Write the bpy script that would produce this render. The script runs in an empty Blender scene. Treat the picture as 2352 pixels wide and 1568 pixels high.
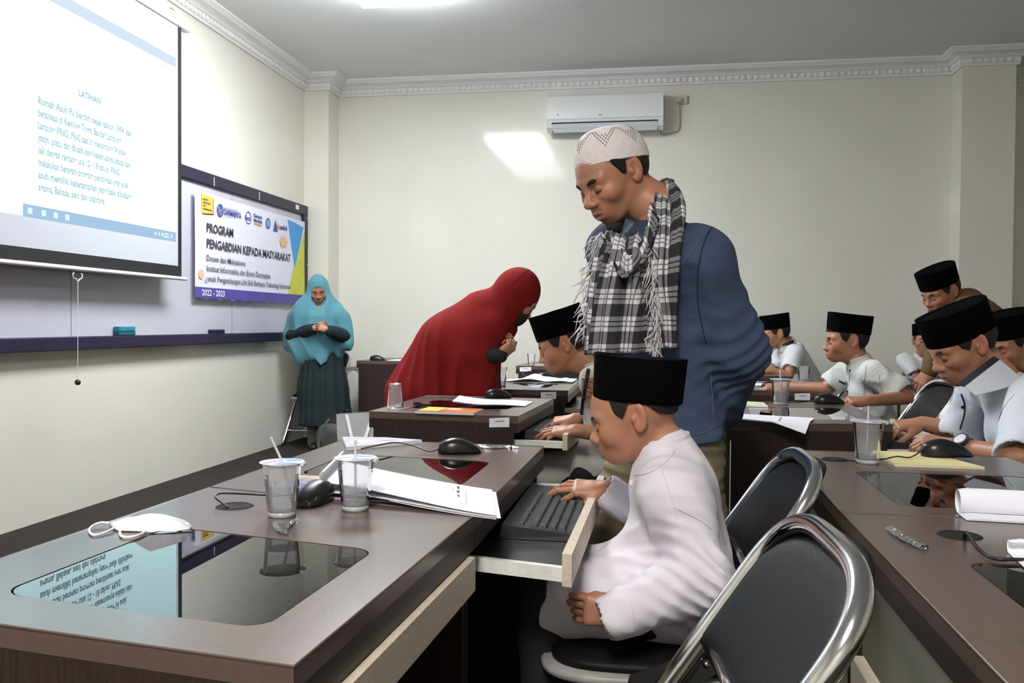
import bpy, bmesh, math, random
import numpy as np
from mathutils import Vector, Matrix, Euler

random.seed(7); rng = np.random.default_rng(7)
SC = bpy.context.scene
COL = SC.collection

# ------------------------------------------------------------------ camera
IW, IH = 2352, 1568
FPX, ROLL, CZ = 2000.0, 0.007, 1.09
YAW = math.atan(329 / FPX); PITCH = math.atan(42.3 / FPX)
V3 = lambda *a: np.array(a, float)
FWD = V3(-math.sin(YAW) * math.cos(PITCH), math.cos(YAW) * math.cos(PITCH), -math.sin(PITCH))
RGT = V3(math.cos(YAW), math.sin(YAW), 0.0); UPV = np.cross(RGT, FWD)
CAMP = V3(0, 0, CZ)
def ray(px, py):
    dx, dy = px - IW / 2, py - IH / 2
    return FWD * FPX + RGT * (dx + ROLL * dy) - UPV * (dy - ROLL * dx)
def onz(px, py, z=0.75): d = ray(px, py); return CAMP + d * ((z - CZ) / d[2])
def onx(px, py, x): d = ray(px, py); return CAMP + d * (x / d[0])
def ony(px, py, y): d = ray(px, py); return CAMP + d * (y / d[1])
def atd(px, py, dist): d = ray(px, py); return CAMP + d * (dist / FPX)     # at camera depth
cam = bpy.data.cameras.new('camera'); cam.sensor_width = 36.0
cam.lens = 36.0 * FPX / IW; cam.clip_start = 0.05; cam.clip_end = 60
camo = bpy.data.objects.new('camera', cam); COL.objects.link(camo)
_r = RGT + ROLL * UPV; _r /= np.linalg.norm(_r); _u = np.cross(_r, FWD)
camo.matrix_world = Matrix(((_r[0], _u[0], -FWD[0], 0), (_r[1], _u[1], -FWD[1], 0), (_r[2], _u[2], -FWD[2], CZ), (0, 0, 0, 1)))
SC.camera = camo
SC.view_settings.view_transform = 'Standard'; SC.view_settings.look = 'None'
SC.view_settings.gamma = 1.0; SC.view_settings.use_curve_mapping = False
SC.view_settings.exposure = 0.45

# ------------------------------------------------------------------ world and lamps
wd = bpy.data.worlds.new('world'); SC.world = wd; wd.use_nodes = True
wd.node_tree.nodes['Background'].inputs[0].default_value = (0.75, 0.85, 0.9, 1)
wd.node_tree.nodes['Background'].inputs[1].default_value = 0.25
TUBE_POWER = 33.0
# lamp fixtures (x centre, y centre) on the ceiling; built in lamp() below
LAMPS = [(-1.70, 5.22), (-1.70, 3.66), (-0.3, -1.1)]
CEIL = 3.385; XL = -3.265; YB = 8.04; XR = 5.2; YF = -3.6

# ------------------------------------------------------------------ materials
MATS = {}
def mat(name, col, rough=0.5, metal=0.0, spec=0.5, bump=0.0, bscale=60.0, var=0.0, vscale=8.0, coat=0.0,
        sheen=0.0, stretch=None, emit=None, estr=0.0, alpha=None, trans=0.0, ior=1.45, attr=None, sss=0.0):
    if name in MATS: return MATS[name]
    m = bpy.data.materials.new(name); m.use_nodes = True
    nt = m.node_tree; b = nt.nodes['Principled BSDF']
    def I(n, v): b.inputs[n].default_value = v
    c = (*col, 1.0)
    I('Base Color', c); I('Roughness', rough); I('Metallic', metal); I('Specular IOR Level', spec); I('IOR', ior)
    if coat: I('Coat Weight', coat); I('Coat Roughness', 0.08)
    if sheen: I('Sheen Weight', sheen); I('Sheen Roughness', 0.5)
    if trans: I('Transmission Weight', trans)
    if sss: I('Subsurface Weight', sss); I('Subsurface Radius', (0.012, 0.005, 0.003)); I('Subsurface Scale', 1.0)
    if emit: I('Emission Color', (*emit, 1)); I('Emission Strength', estr)
    tc = nt.nodes.new('ShaderNodeTexCoord'); mp = nt.nodes.new('ShaderNodeMapping')
    nt.links.new(tc.outputs['Object'], mp.inputs[0])
    if stretch: mp.inputs['Scale'].default_value = stretch
    src = None
    if attr:
        at = nt.nodes.new('ShaderNodeAttribute'); at.attribute_name = attr
        src = at.outputs['Color']; nt.links.new(src, b.inputs['Base Color'])
    if var:
        n = nt.nodes.new('ShaderNodeTexNoise'); n.inputs['Scale'].default_value = vscale; n.inputs['Detail'].default_value = 4
        nt.links.new(mp.outputs[0], n.inputs['Vector'])
        mr = nt.nodes.new('ShaderNodeMapRange'); mr.inputs[1].default_value = 0.3; mr.inputs[2].default_value = 0.7
        mr.inputs[3].default_value = 1 - var; mr.inputs[4].default_value = 1 + var
        nt.links.new(n.outputs[0], mr.inputs[0])
        mx = nt.nodes.new('ShaderNodeVectorMath'); mx.operation = 'SCALE'
        if src is not None: nt.links.new(src, mx.inputs[0])
        else: mx.inputs[0].default_value = col
        nt.links.new(mr.outputs[0], mx.inputs['Scale']); nt.links.new(mx.outputs[0], b.inputs['Base Color'])
    if bump:
        n2 = nt.nodes.new('ShaderNodeTexNoise'); n2.inputs['Scale'].default_value = bscale; n2.inputs['Detail'].default_value = 3
        nt.links.new(mp.outputs[0], n2.inputs['Vector'])
        bp = nt.nodes.new('ShaderNodeBump'); bp.inputs['Strength'].default_value = bump; bp.inputs['Distance'].default_value = 0.004
        nt.links.new(n2.outputs[0], bp.inputs['Height']); nt.links.new(bp.outputs[0], b.inputs['Normal'])
    MATS[name] = m
    return m
def emat(name, col, s):
    if name in MATS: return MATS[name]
    m = bpy.data.materials.new(name); m.use_nodes = True; nt = m.node_tree; nt.nodes.clear()
    e = nt.nodes.new('ShaderNodeEmission'); e.inputs[0].default_value = (*col, 1); e.inputs[1].default_value = s
    o = nt.nodes.new('ShaderNodeOutputMaterial'); nt.links.new(e.outputs[0], o.inputs[0]); MATS[name] = m
    return m
def thin_glass(name, tint, ior=1.6, rough=0.01, haze=0.0, hazecol=(0.9, 0.92, 0.95)):
    """thin clear sheet: see-through with a Fresnel mirror, optional milky haze of the plastic itself"""
    if name in MATS: return MATS[name]
    m = bpy.data.materials.new(name); m.use_nodes = True; nt = m.node_tree; nt.nodes.clear()
    t = nt.nodes.new('ShaderNodeBsdfTransparent'); t.inputs[0].default_value = (*tint, 1)
    g = nt.nodes.new('ShaderNodeBsdfGlossy'); g.inputs['Roughness'].default_value = rough
    f = nt.nodes.new('ShaderNodeFresnel'); f.inputs[0].default_value = ior
    o = nt.nodes.new('ShaderNodeOutputMaterial')
    last = t.outputs[0]
    if haze:
        d = nt.nodes.new('ShaderNodeBsdfDiffuse'); d.inputs[0].default_value = (*hazecol, 1)
        x0 = nt.nodes.new('ShaderNodeMixShader'); x0.inputs[0].default_value = haze
        nt.links.new(last, x0.inputs[1]); nt.links.new(d.outputs[0], x0.inputs[2]); last = x0.outputs[0]
    x = nt.nodes.new('ShaderNodeMixShader')
    nt.links.new(f.outputs[0], x.inputs[0]); nt.links.new(last, x.inputs[1]); nt.links.new(g.outputs[0], x.inputs[2])
    nt.links.new(x.outputs[0], o.inputs[0]); MATS[name] = m
    return m

M_WALL = mat('wall_paint', (0.80, 0.775, 0.70), 0.45, spec=0.35, bump=0.05, bscale=9, var=0.02, vscale=2, coat=0.45)
M_CEIL = mat('ceiling_paint', (0.84, 0.85, 0.85), 0.7, bump=0.03, bscale=30, var=0.02, vscale=1.5)
M_CORN = mat('cornice_plaster', (0.86, 0.86, 0.85), 0.55)
M_FLOOR = mat('carpet', (0.020, 0.015, 0.012), 0.95, bump=0.9, bscale=320, var=0.35, vscale=40)
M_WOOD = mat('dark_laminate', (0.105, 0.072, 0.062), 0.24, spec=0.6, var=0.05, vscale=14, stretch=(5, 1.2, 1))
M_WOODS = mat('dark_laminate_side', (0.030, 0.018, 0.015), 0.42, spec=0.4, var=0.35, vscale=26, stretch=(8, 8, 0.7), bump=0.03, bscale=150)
M_EDGE = mat('edge_band', (0.12, 0.085, 0.065), 0.3)
M_BIRCH = mat('pale_wood', (0.62, 0.53, 0.42), 0.5, var=0.10, vscale=20, stretch=(1, 8, 8))
M_BACKP = mat('pale_panel', (0.34, 0.33, 0.26), 0.55, var=0.06, vscale=6)
M_RAIL = mat('white_rail', (0.80, 0.78, 0.74), 0.35, var=0.08, vscale=30)
M_TRAY = mat('tray_black', (0.018, 0.022, 0.022), 0.25, var=0.3, vscale=60)
M_PGLASS = thin_glass('pane_glass', (0.62, 0.72, 0.68), 1.75, 0.006)
M_BLACK = mat('black_plastic', (0.018, 0.018, 0.019), 0.38, bump=0.05, bscale=500)
M_KEY = mat('key_plastic', (0.030, 0.032, 0.035), 0.45)
M_MOUSE = mat('mouse_plastic', (0.012, 0.012, 0.013), 0.27, bump=0.03, bscale=600)
M_DARK = mat('dark_cavity', (0.008, 0.008, 0.008), 0.8)
M_WHITE = mat('white_plastic', (0.80, 0.81, 0.79), 0.32)
M_OFFW = mat('white_plastic_matte', (0.75, 0.75, 0.72), 0.5)
M_CHROME = mat('chrome', (0.72, 0.73, 0.75), 0.13, metal=1.0)
M_VINYL = mat('black_vinyl', (0.006, 0.0065, 0.008), 0.45, spec=0.18, bump=0.25, bscale=420)
M_GREYV = mat('grey_seat_shell', (0.30, 0.30, 0.28), 0.45, var=0.18, vscale=25)
M_STEEL = mat('dark_steel', (0.14, 0.14, 0.145), 0.3, metal=0.9)
M_PAPER = mat('paper', (0.86, 0.86, 0.93), 0.7)
M_INK = mat('ink', (0.10, 0.10, 0.14), 0.8)
M_NAVY = mat('navy_frame', (0.016, 0.013, 0.042), 0.45, bump=0.1, bscale=60, var=0.15, vscale=14)
M_BOARD = mat('whiteboard', (0.52, 0.52, 0.60), 0.28, var=0.03, vscale=3)

# ------------------------------------------------------------------ mesh kit
class G:
    """collects shapes; .obj() links them as one mesh object"""
    def __init__(s): s.v = []; s.f = []; s.uv = None
    def add(s, v, f):
        n = len(s.v); s.v += [tuple(map(float, p)) for p in v]; s.f += [tuple(i + n for i in q) for q in f]; return s
    def box(s, lo, hi, ch=0.0, M=None):
        lo = np.minimum(lo, hi) if False else np.array(lo, float); hi = np.array(hi, float)
        if ch <= 0:
            v = [(x, y, z) for z in (lo[2], hi[2]) for y in (lo[1], hi[1]) for x in (lo[0], hi[0])]
            f = [(0, 2, 3, 1), (4, 5, 7, 6), (0, 1, 5, 4), (2, 6, 7, 3), (0, 4, 6, 2), (1, 3, 7, 5)]
        else:
            ch = min(ch, *((hi - lo) * 0.49)); c = (lo + hi) / 2; h = (hi - lo) / 2
            v = []; idx = {}
            for sx in (-1, 1):
                for sy in (-1, 1):
                    for sz in (-1, 1):
                        for a in range(3):
                            k = h - ch; k[a] = h[a]; idx[(sx, sy, sz, a)] = len(v)
                            v.append(tuple(c + k * np.array((sx, sy, sz))))
            f = []
            S = (-1, 1)
            for a in range(3):
                o = [i for i in range(3) if i != a]
                for s0 in S:
                    q = []
                    for t in ((-1, -1), (1, -1), (1, 1), (-1, 1)):
                        g = [0, 0, 0]; g[a] = s0; g[o[0]] = t[0]; g[o[1]] = t[1]; q.append(idx[(*g, a)])
                    if (s0 > 0) != (a != 1): q = q[::-1]
                    f.append(q)
            for a in range(3):
                o = [i for i in range(3) if i != a]
                for t in ((-1, -1), (1, -1), (1, 1), (-1, 1)):
                    g1 = [0, 0, 0]; g1[o[0]] = t[0]; g1[o[1]] = t[1]; g2 = list(g1); g1[a] = -1; g2[a] = 1
                    f.append([idx[(*g1, o[0])], idx[(*g2, o[0])], idx[(*g2, o[1])], idx[(*g1, o[1])]])
            for sx in S:
                for sy in S:
                    for sz in S: f.append([idx[(sx, sy, sz, a)] for a in range(3)])
        if M is not None: v = [tuple(M @ Vector(p)) for p in v]
        return s.add(v, f)
    def quad(s, a, b, c, d): return s.add([a, b, c, d], [(0, 1, 2, 3)])
    def prism(s, poly, z0, z1):
        n = len(poly); v = [(*p, z0) for p in poly] + [(*p, z1) for p in poly]
        f = [tuple(range(n))[::-1], tuple(range(n, 2 * n))] + [(i, (i + 1) % n, (i + 1) % n + n, i + n) for i in range(n)]
        return s.add(v, f)
    def lathe(s, prof, n=24, M=None, sx=1.0, sy=1.0):
        v = []; f = []; rings = []
        for r, z in prof:
            if r < 1e-6: rings.append([len(v)]); v.append((0, 0, z))
            else:
                rings.append(list(range(len(v), len(v) + n)))
                v += [(r * sx * math.cos(2 * math.pi * i / n), r * sy * math.sin(2 * math.pi * i / n), z) for i in range(n)]
        for a, b in zip(rings, rings[1:]):
            for i in range(n):
                j = (i + 1) % n
                if len(a) == 1 and len(b) == 1: continue
                if len(a) == 1: f.append((a[0], b[j], b[i]))
                elif len(b) == 1: f.append((a[i], a[j], b[0]))
                else: f.append((a[i], a[j], b[j], b[i]))
        if M is not None: v = [tuple(M @ Vector(p)) for p in v]
        return s.add(v, f)
    def tube(s, pts, r, n=10, caps=True, up=(0, 0, 1)):
        P = [np.array(p, float) for p in pts]; rr = r if hasattr(r, '__len__') else [r] * len(P)
        v = []; f = []; u = None
        for i, p in enumerate(P):
            t = (P[min(i + 1, len(P) - 1)] - P[max(i - 1, 0)]); t /= (np.linalg.norm(t) + 1e-12)
            if u is None:
                a = np.array(up, float)
                if abs(a @ t) > 0.95: a = V3(1, 0, 0)
                u = a - t * (a @ t)
            else: u = u - t * (u @ t)
            u /= (np.linalg.norm(u) + 1e-12); w = np.cross(t, u)
            v += [p + rr[i] * (math.cos(2 * math.pi * k / n) * u + math.sin(2 * math.pi * k / n) * w) for k in range(n)]
        for i in range(len(P) - 1):
            for k in range(n):
                k2 = (k + 1) % n; f.append((i * n + k, i * n + k2, (i + 1) * n + k2, (i + 1) * n + k))
        if caps: f.append(tuple(range(n))[::-1]); f.append(tuple(range((len(P) - 1) * n, len(P) * n)))
        return s.add(v, f)
    def grid(s, P, close_u=False, close_v=False):
        """P: array (nu, nv, 3)"""
        nu, nv = P.shape[:2]; f = []
        for i in range(nu if close_u else nu - 1):
            for j in range(nv if close_v else nv - 1):
                i2, j2 = (i + 1) % nu, (j + 1) % nv
                f.append((i * nv + j, i2 * nv + j, i2 * nv + j2, i * nv + j2))
        return s.add(P.reshape(-1, 3), f)
    def mesh(s, name, m=None, smooth=False, loc=None, recalc=True):
        me = bpy.data.meshes.new(name)
        v = np.array(s.v, float)
        if loc is not None: v = v - np.array(loc)
        me.from_pydata(v.tolist(), [], s.f)
        if recalc:
            bm = bmesh.new(); bm.from_mesh(me); bmesh.ops.recalc_face_normals(bm, faces=bm.faces); bm.to_mesh(me); bm.free()
        if smooth: me.polygons.foreach_set('use_smooth', [True] * len(me.polygons))
        if m: me.materials.append(m)
        me.update(); return me
    def obj(s, name, m=None, parent=None, smooth=False, auto=None, world=True):
        """world=True: vertices are world coordinates and are made relative to the parent's place"""
        loc = wloc(parent) if (world and parent is not None) else None
        me = s.mesh(name, m, smooth or auto is not None, loc)
        if auto is not None: sharp(me, auto)
        return link(name, me, parent)
def sharp(me, ang=40):
    bm = bmesh.new(); bm.from_mesh(me); a = math.radians(ang)
    for e in bm.edges:
        e.smooth = not (len(e.link_faces) == 2 and e.calc_face_angle(0) > a)
    bm.to_mesh(me); bm.free()
WLOC = {}
def wloc(o): return WLOC.get(o.name, (0, 0, 0))
def link(name, data, parent=None):
    o = bpy.data.objects.new(name, data); COL.objects.link(o)
    if parent is not None: o.parent = parent; WLOC[o.name] = wloc(parent)
    return o
def tag(o, label=None, cat=None, group=None, kind=None):
    if label: o['label'] = label
    if cat: o['category'] = cat
    if group: o['group'] = group
    if kind: o['kind'] = kind
    return o
def thing(name, label, cat, loc=(0, 0, 0), rz=0.0, group=None):
    o = bpy.data.objects.new(name, None); COL.objects.link(o); o.empty_display_size = 0.1
    o.location = tuple(float(c) for c in loc); o.rotation_euler = (0, 0, rz); WLOC[o.name] = tuple(map(float, loc))
    return tag(o, label, cat, group)
def struct(name, g, m, smooth=False):
    o = g.obj(name, m, None, smooth); o['kind'] = 'structure'; return o
def text_mesh(body, size, m, name='lettering', bold=0.0, align='LEFT', xs=1.0):
    cu = bpy.data.curves.new(name, 'FONT'); cu.body = body; cu.size = size; cu.align_x = align
    cu.offset = bold; cu.resolution_u = 2
    ob = bpy.data.objects.new(name, cu); COL.objects.link(ob)
    dg = bpy.context.evaluated_depsgraph_get()
    me = bpy.data.meshes.new_from_object(ob.evaluated_get(dg)); bpy.data.objects.remove(ob)
    if xs != 1.0: me.transform(Matrix.Diagonal((xs, 1, 1, 1)))
    me.materials.clear(); me.materials.append(m); return me
def place_text(body, size, m, origin, xdir, ydir, parent, bold=0.0, xs=1.0, name='lettering', width=None, align='LEFT'):
    me = text_mesh(body, size, m, name, bold, align, xs)
    if width:
        xsv = [v.co.x for v in me.vertices]; w = max(xsv) - min(xsv); me.transform(Matrix.Diagonal((width / w, 1, 1, 1)))
    xd = Vector(xdir).normalized(); yd = Vector(ydir).normalized(); zd = xd.cross(yd)
    M = Matrix(((xd[0], yd[0], zd[0], origin[0]), (xd[1], yd[1], zd[1], origin[1]), (xd[2], yd[2], zd[2], origin[2]), (0, 0, 0, 1)))
    me.transform(M)
    if parent is not None:
        L = wloc(parent); me.transform(Matrix.Translation((-L[0], -L[1], -L[2])))
    return link(name, me, parent)
# ------------------------------------------------------------------ room shell
XC, YC = -3.025, 7.77            # corner column: right face, front face
PX0, PX1, PY = 2.50, 2.915, 7.80  # right pillar
struct('floor', G().box((XL - 0.1, YF - 0.1, -0.1), (XR + 0.1, YB + 1.3, 0.0)), M_FLOOR)
struct('ceiling', G().box((XL - 0.1, YF - 0.1, CEIL), (XR + 0.1, YB + 1.3, CEIL + 0.1)), M_CEIL)
struct('wall_left', G().box((XL - 0.12, YF - 0.1, 0.0), (XL, YB + 0.1, CEIL)), M_WALL)
struct('wall_back', G().box((XL, YB, 0.0), (PX0 + 0.02, YB + 0.12, CEIL)), M_WALL)
struct('wall_corner', G().box((XL, YC, 0.0), (XC, YB + 0.02, CEIL)), M_WALL)
struct('wall_pillar', G().box((PX0, PY, 0.0), (PX1, YB + 0.5, CEIL)), M_WALL)
struct('wall_alcove', G().box((PX1 - 0.02, YB + 0.45, 0.0), (XR + 0.1, YB + 0.57, CEIL)), M_WALL)
struct('wall_right', G().box((XR, YF - 0.1, 0.0), (XR + 0.12, YB + 0.6, CEIL)), M_WALL)
struct('wall_front', G().box((XL - 0.1, YF - 0.12, 0.0), (XR + 0.1, YF, CEIL)), M_WALL)

# cornice: profile (distance from wall, height) swept along a mitred path
CPROF = [(0.0, 3.245), (0.018, 3.245), (0.020, 3.262), (0.026, 3.266), (0.026, 3.306), (0.040, 3.312), (0.046, 3.322),
         (0.060, 3.333), (0.085, 3.343), (0.100, 3.348), (0.102, 3.356), (0.112, 3.358), (0.114, 3.366), (0.124, 3.368), (0.126, CEIL), (0.0, CEIL)]
def sweep_cornice(path, name, prof=CPROF):
    g = G(); P = [np.array(p, float) for p in path]; n = len(prof); V = []
    for i, p in enumerate(P):
        def nrm(a, b): t = (b - a) / np.linalg.norm(b - a); return V3(t[1], -t[0])     # interior on the right of travel
        if i == 0: m = nrm(P[0], P[1])
        elif i == len(P) - 1: m = nrm(P[-2], P[-1])
        else:
            a, b = nrm(P[i - 1], p), nrm(p, P[i + 1]); m = (a + b) / (1 + a @ b)
        V += [(*(p + m * d), z) for d, z in prof]
    F = []
    for i in range(len(P) - 1):
        for k in range(n):
            k2 = (k + 1) % n; F.append((i * n + k, i * n + k2, (i + 1) * n + k2, (i + 1) * n + k))
    F.append(tuple(range(n))); F.append(tuple(range((len(P) - 1) * n, len(P) * n))[::-1])
    g.add(V, F)
    o = struct(name, g, M_CORN)
    # dentil row
    d = G()
    for a, b in zip(P, P[1:]):
        L = np.linalg.norm(b - a); t = (b - a) / L; nn = V3(t[1], -t[0]); k = int((L - 0.04) / 0.056)
        for q in range(max(k, 0)):
            c = a + t * (0.03 + (q + 0.5) * (L - 0.06) / k)
            M = Matrix(((t[0], nn[0], 0, c[0]), (t[1], nn[1], 0, c[1]), (0, 0, 1, 0), (0, 0, 0, 1)))
            d.box((-0.014, 0.020, 3.268), (0.014, 0.040, 3.303), 0.004, M)
    dd = d.obj('dentil_row', M_CORN, o); dd['kind'] = 'stuff'
    return o
sweep_cornice([(XL, YF), (XL, YC), (XC, YC), (XC, YB), (PX0, YB), (PX0, PY), (PX1, PY), (PX1, YB + 0.45), (XR, YB + 0.45)], 'trim_1')

# ------------------------------------------------------------------ fluorescent lamps
M_TUBE = emat('opal_cover', (0.95, 0.98, 1.0), TUBE_POWER)
def lamp(x, y, label, m):
    t = thing('ceiling_lamp', label, 'lamp', (x, y, CEIL), 0, 'box lamps on the ceiling')
    G().box((x - 0.30, y - 0.60, CEIL - 0.045), (x + 0.30, y + 0.60, CEIL - 0.0005), 0.006).obj('housing', M_WHITE, t)
    G().box((x - 0.33, y - 0.62, CEIL - 0.125), (x + 0.33, y + 0.62, CEIL - 0.0452), 0.012).obj('opal_cover', m, t)
for (x, y), lb in zip(LAMPS, ['box lamp on the ceiling over the aisle in front of the banner', 'box lamp on the ceiling in front of the projector screen', 'box lamp on the ceiling behind the photographer']):
    lamp(x, y, lb, M_TUBE if y > 5 else emat('opal_cover_dim', (0.95, 0.97, 1.0), TUBE_POWER * 0.35) if y > 0 else emat('opal_cover_warm', (1.0, 0.97, 0.92), TUBE_POWER * 1.3))

# ------------------------------------------------------------------ whiteboard on the left wall
wb = thing('whiteboard', 'long whiteboard with a dark navy frame on the left wall', 'whiteboard', (XL, 5.4, 0.92))
BY0, BY1, BZ0, BZ1 = 1.2, 7.735, 0.922, 2.165
G().box((XL + 0.0005, BY0, BZ0), (XL + 0.03, BY1, BZ1)).obj('board', M_BOARD, wb)
for n, lo, hi in (('frame_bar', (XL + 0.001, BY0, BZ1 - 0.09), (XL + 0.055, BY1, BZ1)), ('frame_bar', (XL + 0.001, BY0, BZ0), (XL + 0.075, BY1, BZ0 + 0.075)),
                  ('frame_bar', (XL + 0.0012, BY1 - 0.10, BZ0 + 0.075), (XL + 0.055, BY1, BZ1 - 0.09)), ('frame_bar', (XL + 0.0012, BY0, BZ0 + 0.075), (XL + 0.055, BY0 + 0.09, BZ1 - 0.09))):
    G().box(lo, hi, 0.006).obj(n, M_NAVY, wb)
MK = []
for y in (5.98, 6.72): MK.append(G().box((XL + 0.0551, y - 0.004, BZ1 - 0.085), (XL + 0.0565, y + 0.004, BZ1 - 0.02)))
for z in (2.05, 1.62, 1.25): MK.append(G().box((XL + 0.0551, BY1 - 0.03, z - 0.004), (XL + 0.0565, BY1 + 0.001, z + 0.004)))
MK.append(G().box((XL + 0.0551, 7.45, BZ1 - 0.06), (XL + 0.0565, 7.52, BZ1 - 0.02)))
for g in MK: g.obj('white_mark', M_WHITE, wb)
for y in (4.42, 6.3): G().box((XL + 0.0301, y - 0.002, BZ0 + 0.075), (XL + 0.0312, y + 0.002, BZ1 - 0.09)).obj('board_seam', mat('seam_grey', (0.16, 0.16, 0.2), 0.6), wb)

# erasers on the board's ledge
for (y0, y1, h, c, lb) in ((4.80, 4.97, 0.055, (0.02, 0.22, 0.30), 'teal block eraser on the whiteboard ledge below the screen'),
                           (5.93, 6.11, 0.03, (0.02, 0.022, 0.06), 'flat dark eraser on the whiteboard ledge below the banner')):
    t = thing('board_eraser', lb, 'eraser', (XL + 0.06, y0, 0.997), 0, 'erasers on the whiteboard ledge')
    G().box((XL + 0.034, y0, 0.9975), (XL + 0.073, y1, 0.9975 + h * 0.45), 0.003).obj('felt', mat('felt_%s' % y0, tuple(k * 0.5 for k in c), 0.9), t)
    g = G().box((XL + 0.032, y0, 0.9975 + h * 0.45), (XL + 0.075, y1 - 0.004, 0.9975 + h), 0.004)
    g.obj('handle', mat('eraser_%s' % y0, c, 0.5, var=0.5, vscale=30), t)

# ------------------------------------------------------------------ banner pinned on the board
BX = XL + 0.060
bn = thing('banner', 'white event banner with blue and yellow triangles pinned to the whiteboard', 'banner', (BX, 6.65, 1.25))
by0, by1, bz0, bz1 = 5.687, 7.63, 1.252, 2.008
nu, nv = 70, 16
P = np.zeros((nu, nv, 3))
for i in range(nu):
    for j in range(nv):
        u, v = i / (nu - 1), j / (nv - 1)
        w = 0.004 * math.sin(u * 40 + v * 3) * (0.3 + (1 - v)) * (0.25 + u) + 0.003 * math.sin(u * 9 + 4 * v)
        edge = 0.006 * math.sin(u * 60) * (1 - v) ** 6
        P[i, j] = (BX + 0.006 + w * 0.5, by0 + u * (by1 - by0), bz0 + v * (bz1 - bz0) + edge)
def banner_xyz(u, v, off): # on the waved sheet
    w = 0.004 * math.sin(u * 40 + v * 3) * (0.3 + (1 - v)) * (0.25 + u) + 0.003 * math.sin(u * 9 + 4 * v)
    return (BX + 0.006 + w * 0.5 + off, by0 + u * (by1 - by0), bz0 + v * (bz1 - bz0))
bsheet = G().grid(P).obj('sheet', mat('banner_cloth', (0.74, 0.74, 0.86), 0.5, var=0.03, vscale=5), bn, smooth=True)
M_BLU = mat('banner_blue', (0.05, 0.33, 0.72), 0.5, var=0.12, vscale=14); M_YEL = mat('banner_lime', (0.60, 0.62, 0.06), 0.5, var=0.08, vscale=10)
M_PUR = mat('banner_violet', (0.085, 0.06, 0.33), 0.5, var=0.12, vscale=12); M_TXT = mat('banner_black', (0.035, 0.035, 0.045), 0.6)
M_TXG = mat('banner_grey', (0.10, 0.10, 0.13), 0.6); M_LOGO = mat('banner_logo_blue', (0.06, 0.08, 0.30), 0.6); M_ORA = mat('banner_orange', (0.75, 0.36, 0.06), 0.6)
def patch(uv, m, name, off=0.0015, parent=None, n=14):
    """flat printed shape on the sheet, subdivided so that it follows the waves (uv polygon is a triangle or quad)"""
    q = [np.array(p) for p in uv]
    if len(q) == 3: q = q + [q[2]]
    A = np.zeros((n, n, 3))
    for i in range(n):
        for j in range(n):
            a, b = i / (n - 1), j / (n - 1)
            p = (q[0] * (1 - a) + q[1] * a) * (1 - b) + (q[3] * (1 - a) + q[2] * a) * b
            A[i, j] = banner_xyz(p[0], p[1], off)
    return G().grid(A).obj(name, m, parent or bn, smooth=True)
patch([(0.0, 0.0), (1.0, 0.0), (1.0, 0.105), (0.0, 0.105)], M_PUR, 'violet_strip', 0.0025, None, 90)
patch([(0.805, 0.975), (0.985, 0.93), (0.885, 0.42)], M_BLU, 'blue_triangle', 0.0022)
patch([(0.80, 0.107), (0.998, 0.107), (0.998, 0.90), (0.96, 0.75)], M_YEL, 'lime_triangle', 0.0018)
patch([(0.045, 0.985), (0.132, 0.975), (0.132, 0.82), (0.045, 0.80)], mat('banner_gold', (0.72, 0.50, 0.08), 0.5), 'gold_square', 0.003)
patch([(0.128, 0.972), (0.136, 0.968), (0.136, 0.81), (0.05, 0.79)], M_TXT, 'gold_square_shadow', 0.0024)
YD, ZD = (0, 1, 0), (0, 0, 1)
def btext(s, u, v, size, m, bold=0.0, width=None, off=0.0062):
    return place_text(s, size, m, (BX + 0.006 + off, by0 + u * (by1 - by0), bz0 + v * (bz1 - bz0)), YD, ZD, bn, bold, 1.0, 'lettering', width)
btext('PROGRAM', 0.078, 0.635, 0.092, M_TXT, 0.002, 0.40)
btext('PENGABDIAN KEPADA MASYARAKAT', 0.078, 0.485, 0.092, M_TXT, 0.002, 1.46)
btext('Dosen dan Mahasiswa', 0.078, 0.36, 0.062, M_TXG, 0.0006, 0.60)
btext('Institut Informatika dan Bisnis Darmajaya', 0.078, 0.262, 0.062, M_TXG, 0.0006, 1.05)
btext('untuk Pengembangan Life Skill Berbasis Teknologi Informasi', 0.078, 0.165, 0.060, M_TXG, 0.0006, 1.46)
btext('2022 - 2023', 0.045, 0.028, 0.062, M_PAPER, 0.0008, 0.33)
btext('DARMAJAYA', 0.212, 0.845, 0.058, M_LOGO, 0.0022, 0.27)
def bbar(u, v, w, h, m, off=0.0065):
    x = BX + 0.006 + off; y = by0 + u * (by1 - by0); z = bz0 + v * (bz1 - bz0)
    G().quad((x, y, z), (x, y + w, z), (x, y + w, z + h), (x, y, z + h)).obj('print_line', m, bn)
bbar(0.212, 0.91, 0.22, 0.005, mat('logo_pale', (0.35, 0.36, 0.55), 0.6)); bbar(0.212, 0.825, 0.12, 0.004, mat('logo_pale', (0.35, 0.36, 0.55), 0.6))
btext('Best', 0.385, 0.845, 0.05, M_LOGO, 0.0012, 0.09)
btext('Kampus', 0.462, 0.895, 0.042, M_LOGO, 0.0014, 0.15); btext('Merdeka', 0.462, 0.845, 0.042, M_LOGO, 0.0014, 0.15)
bbar(0.465, 0.818, 0.14, 0.011, M_ORA)
btext('peduli', 0.715, 0.84, 0.052, M_LOGO, 0.0022, 0.15); btext('dj', 0.688, 0.85, 0.05, M_ORA, 0.0018, 0.045)
for k, w in enumerate((0.075, 0.11, 0.04, 0.13)): bbar(0.052, 0.935 - k * 0.03, w, 0.006, M_TXG, 0.0075)
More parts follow.
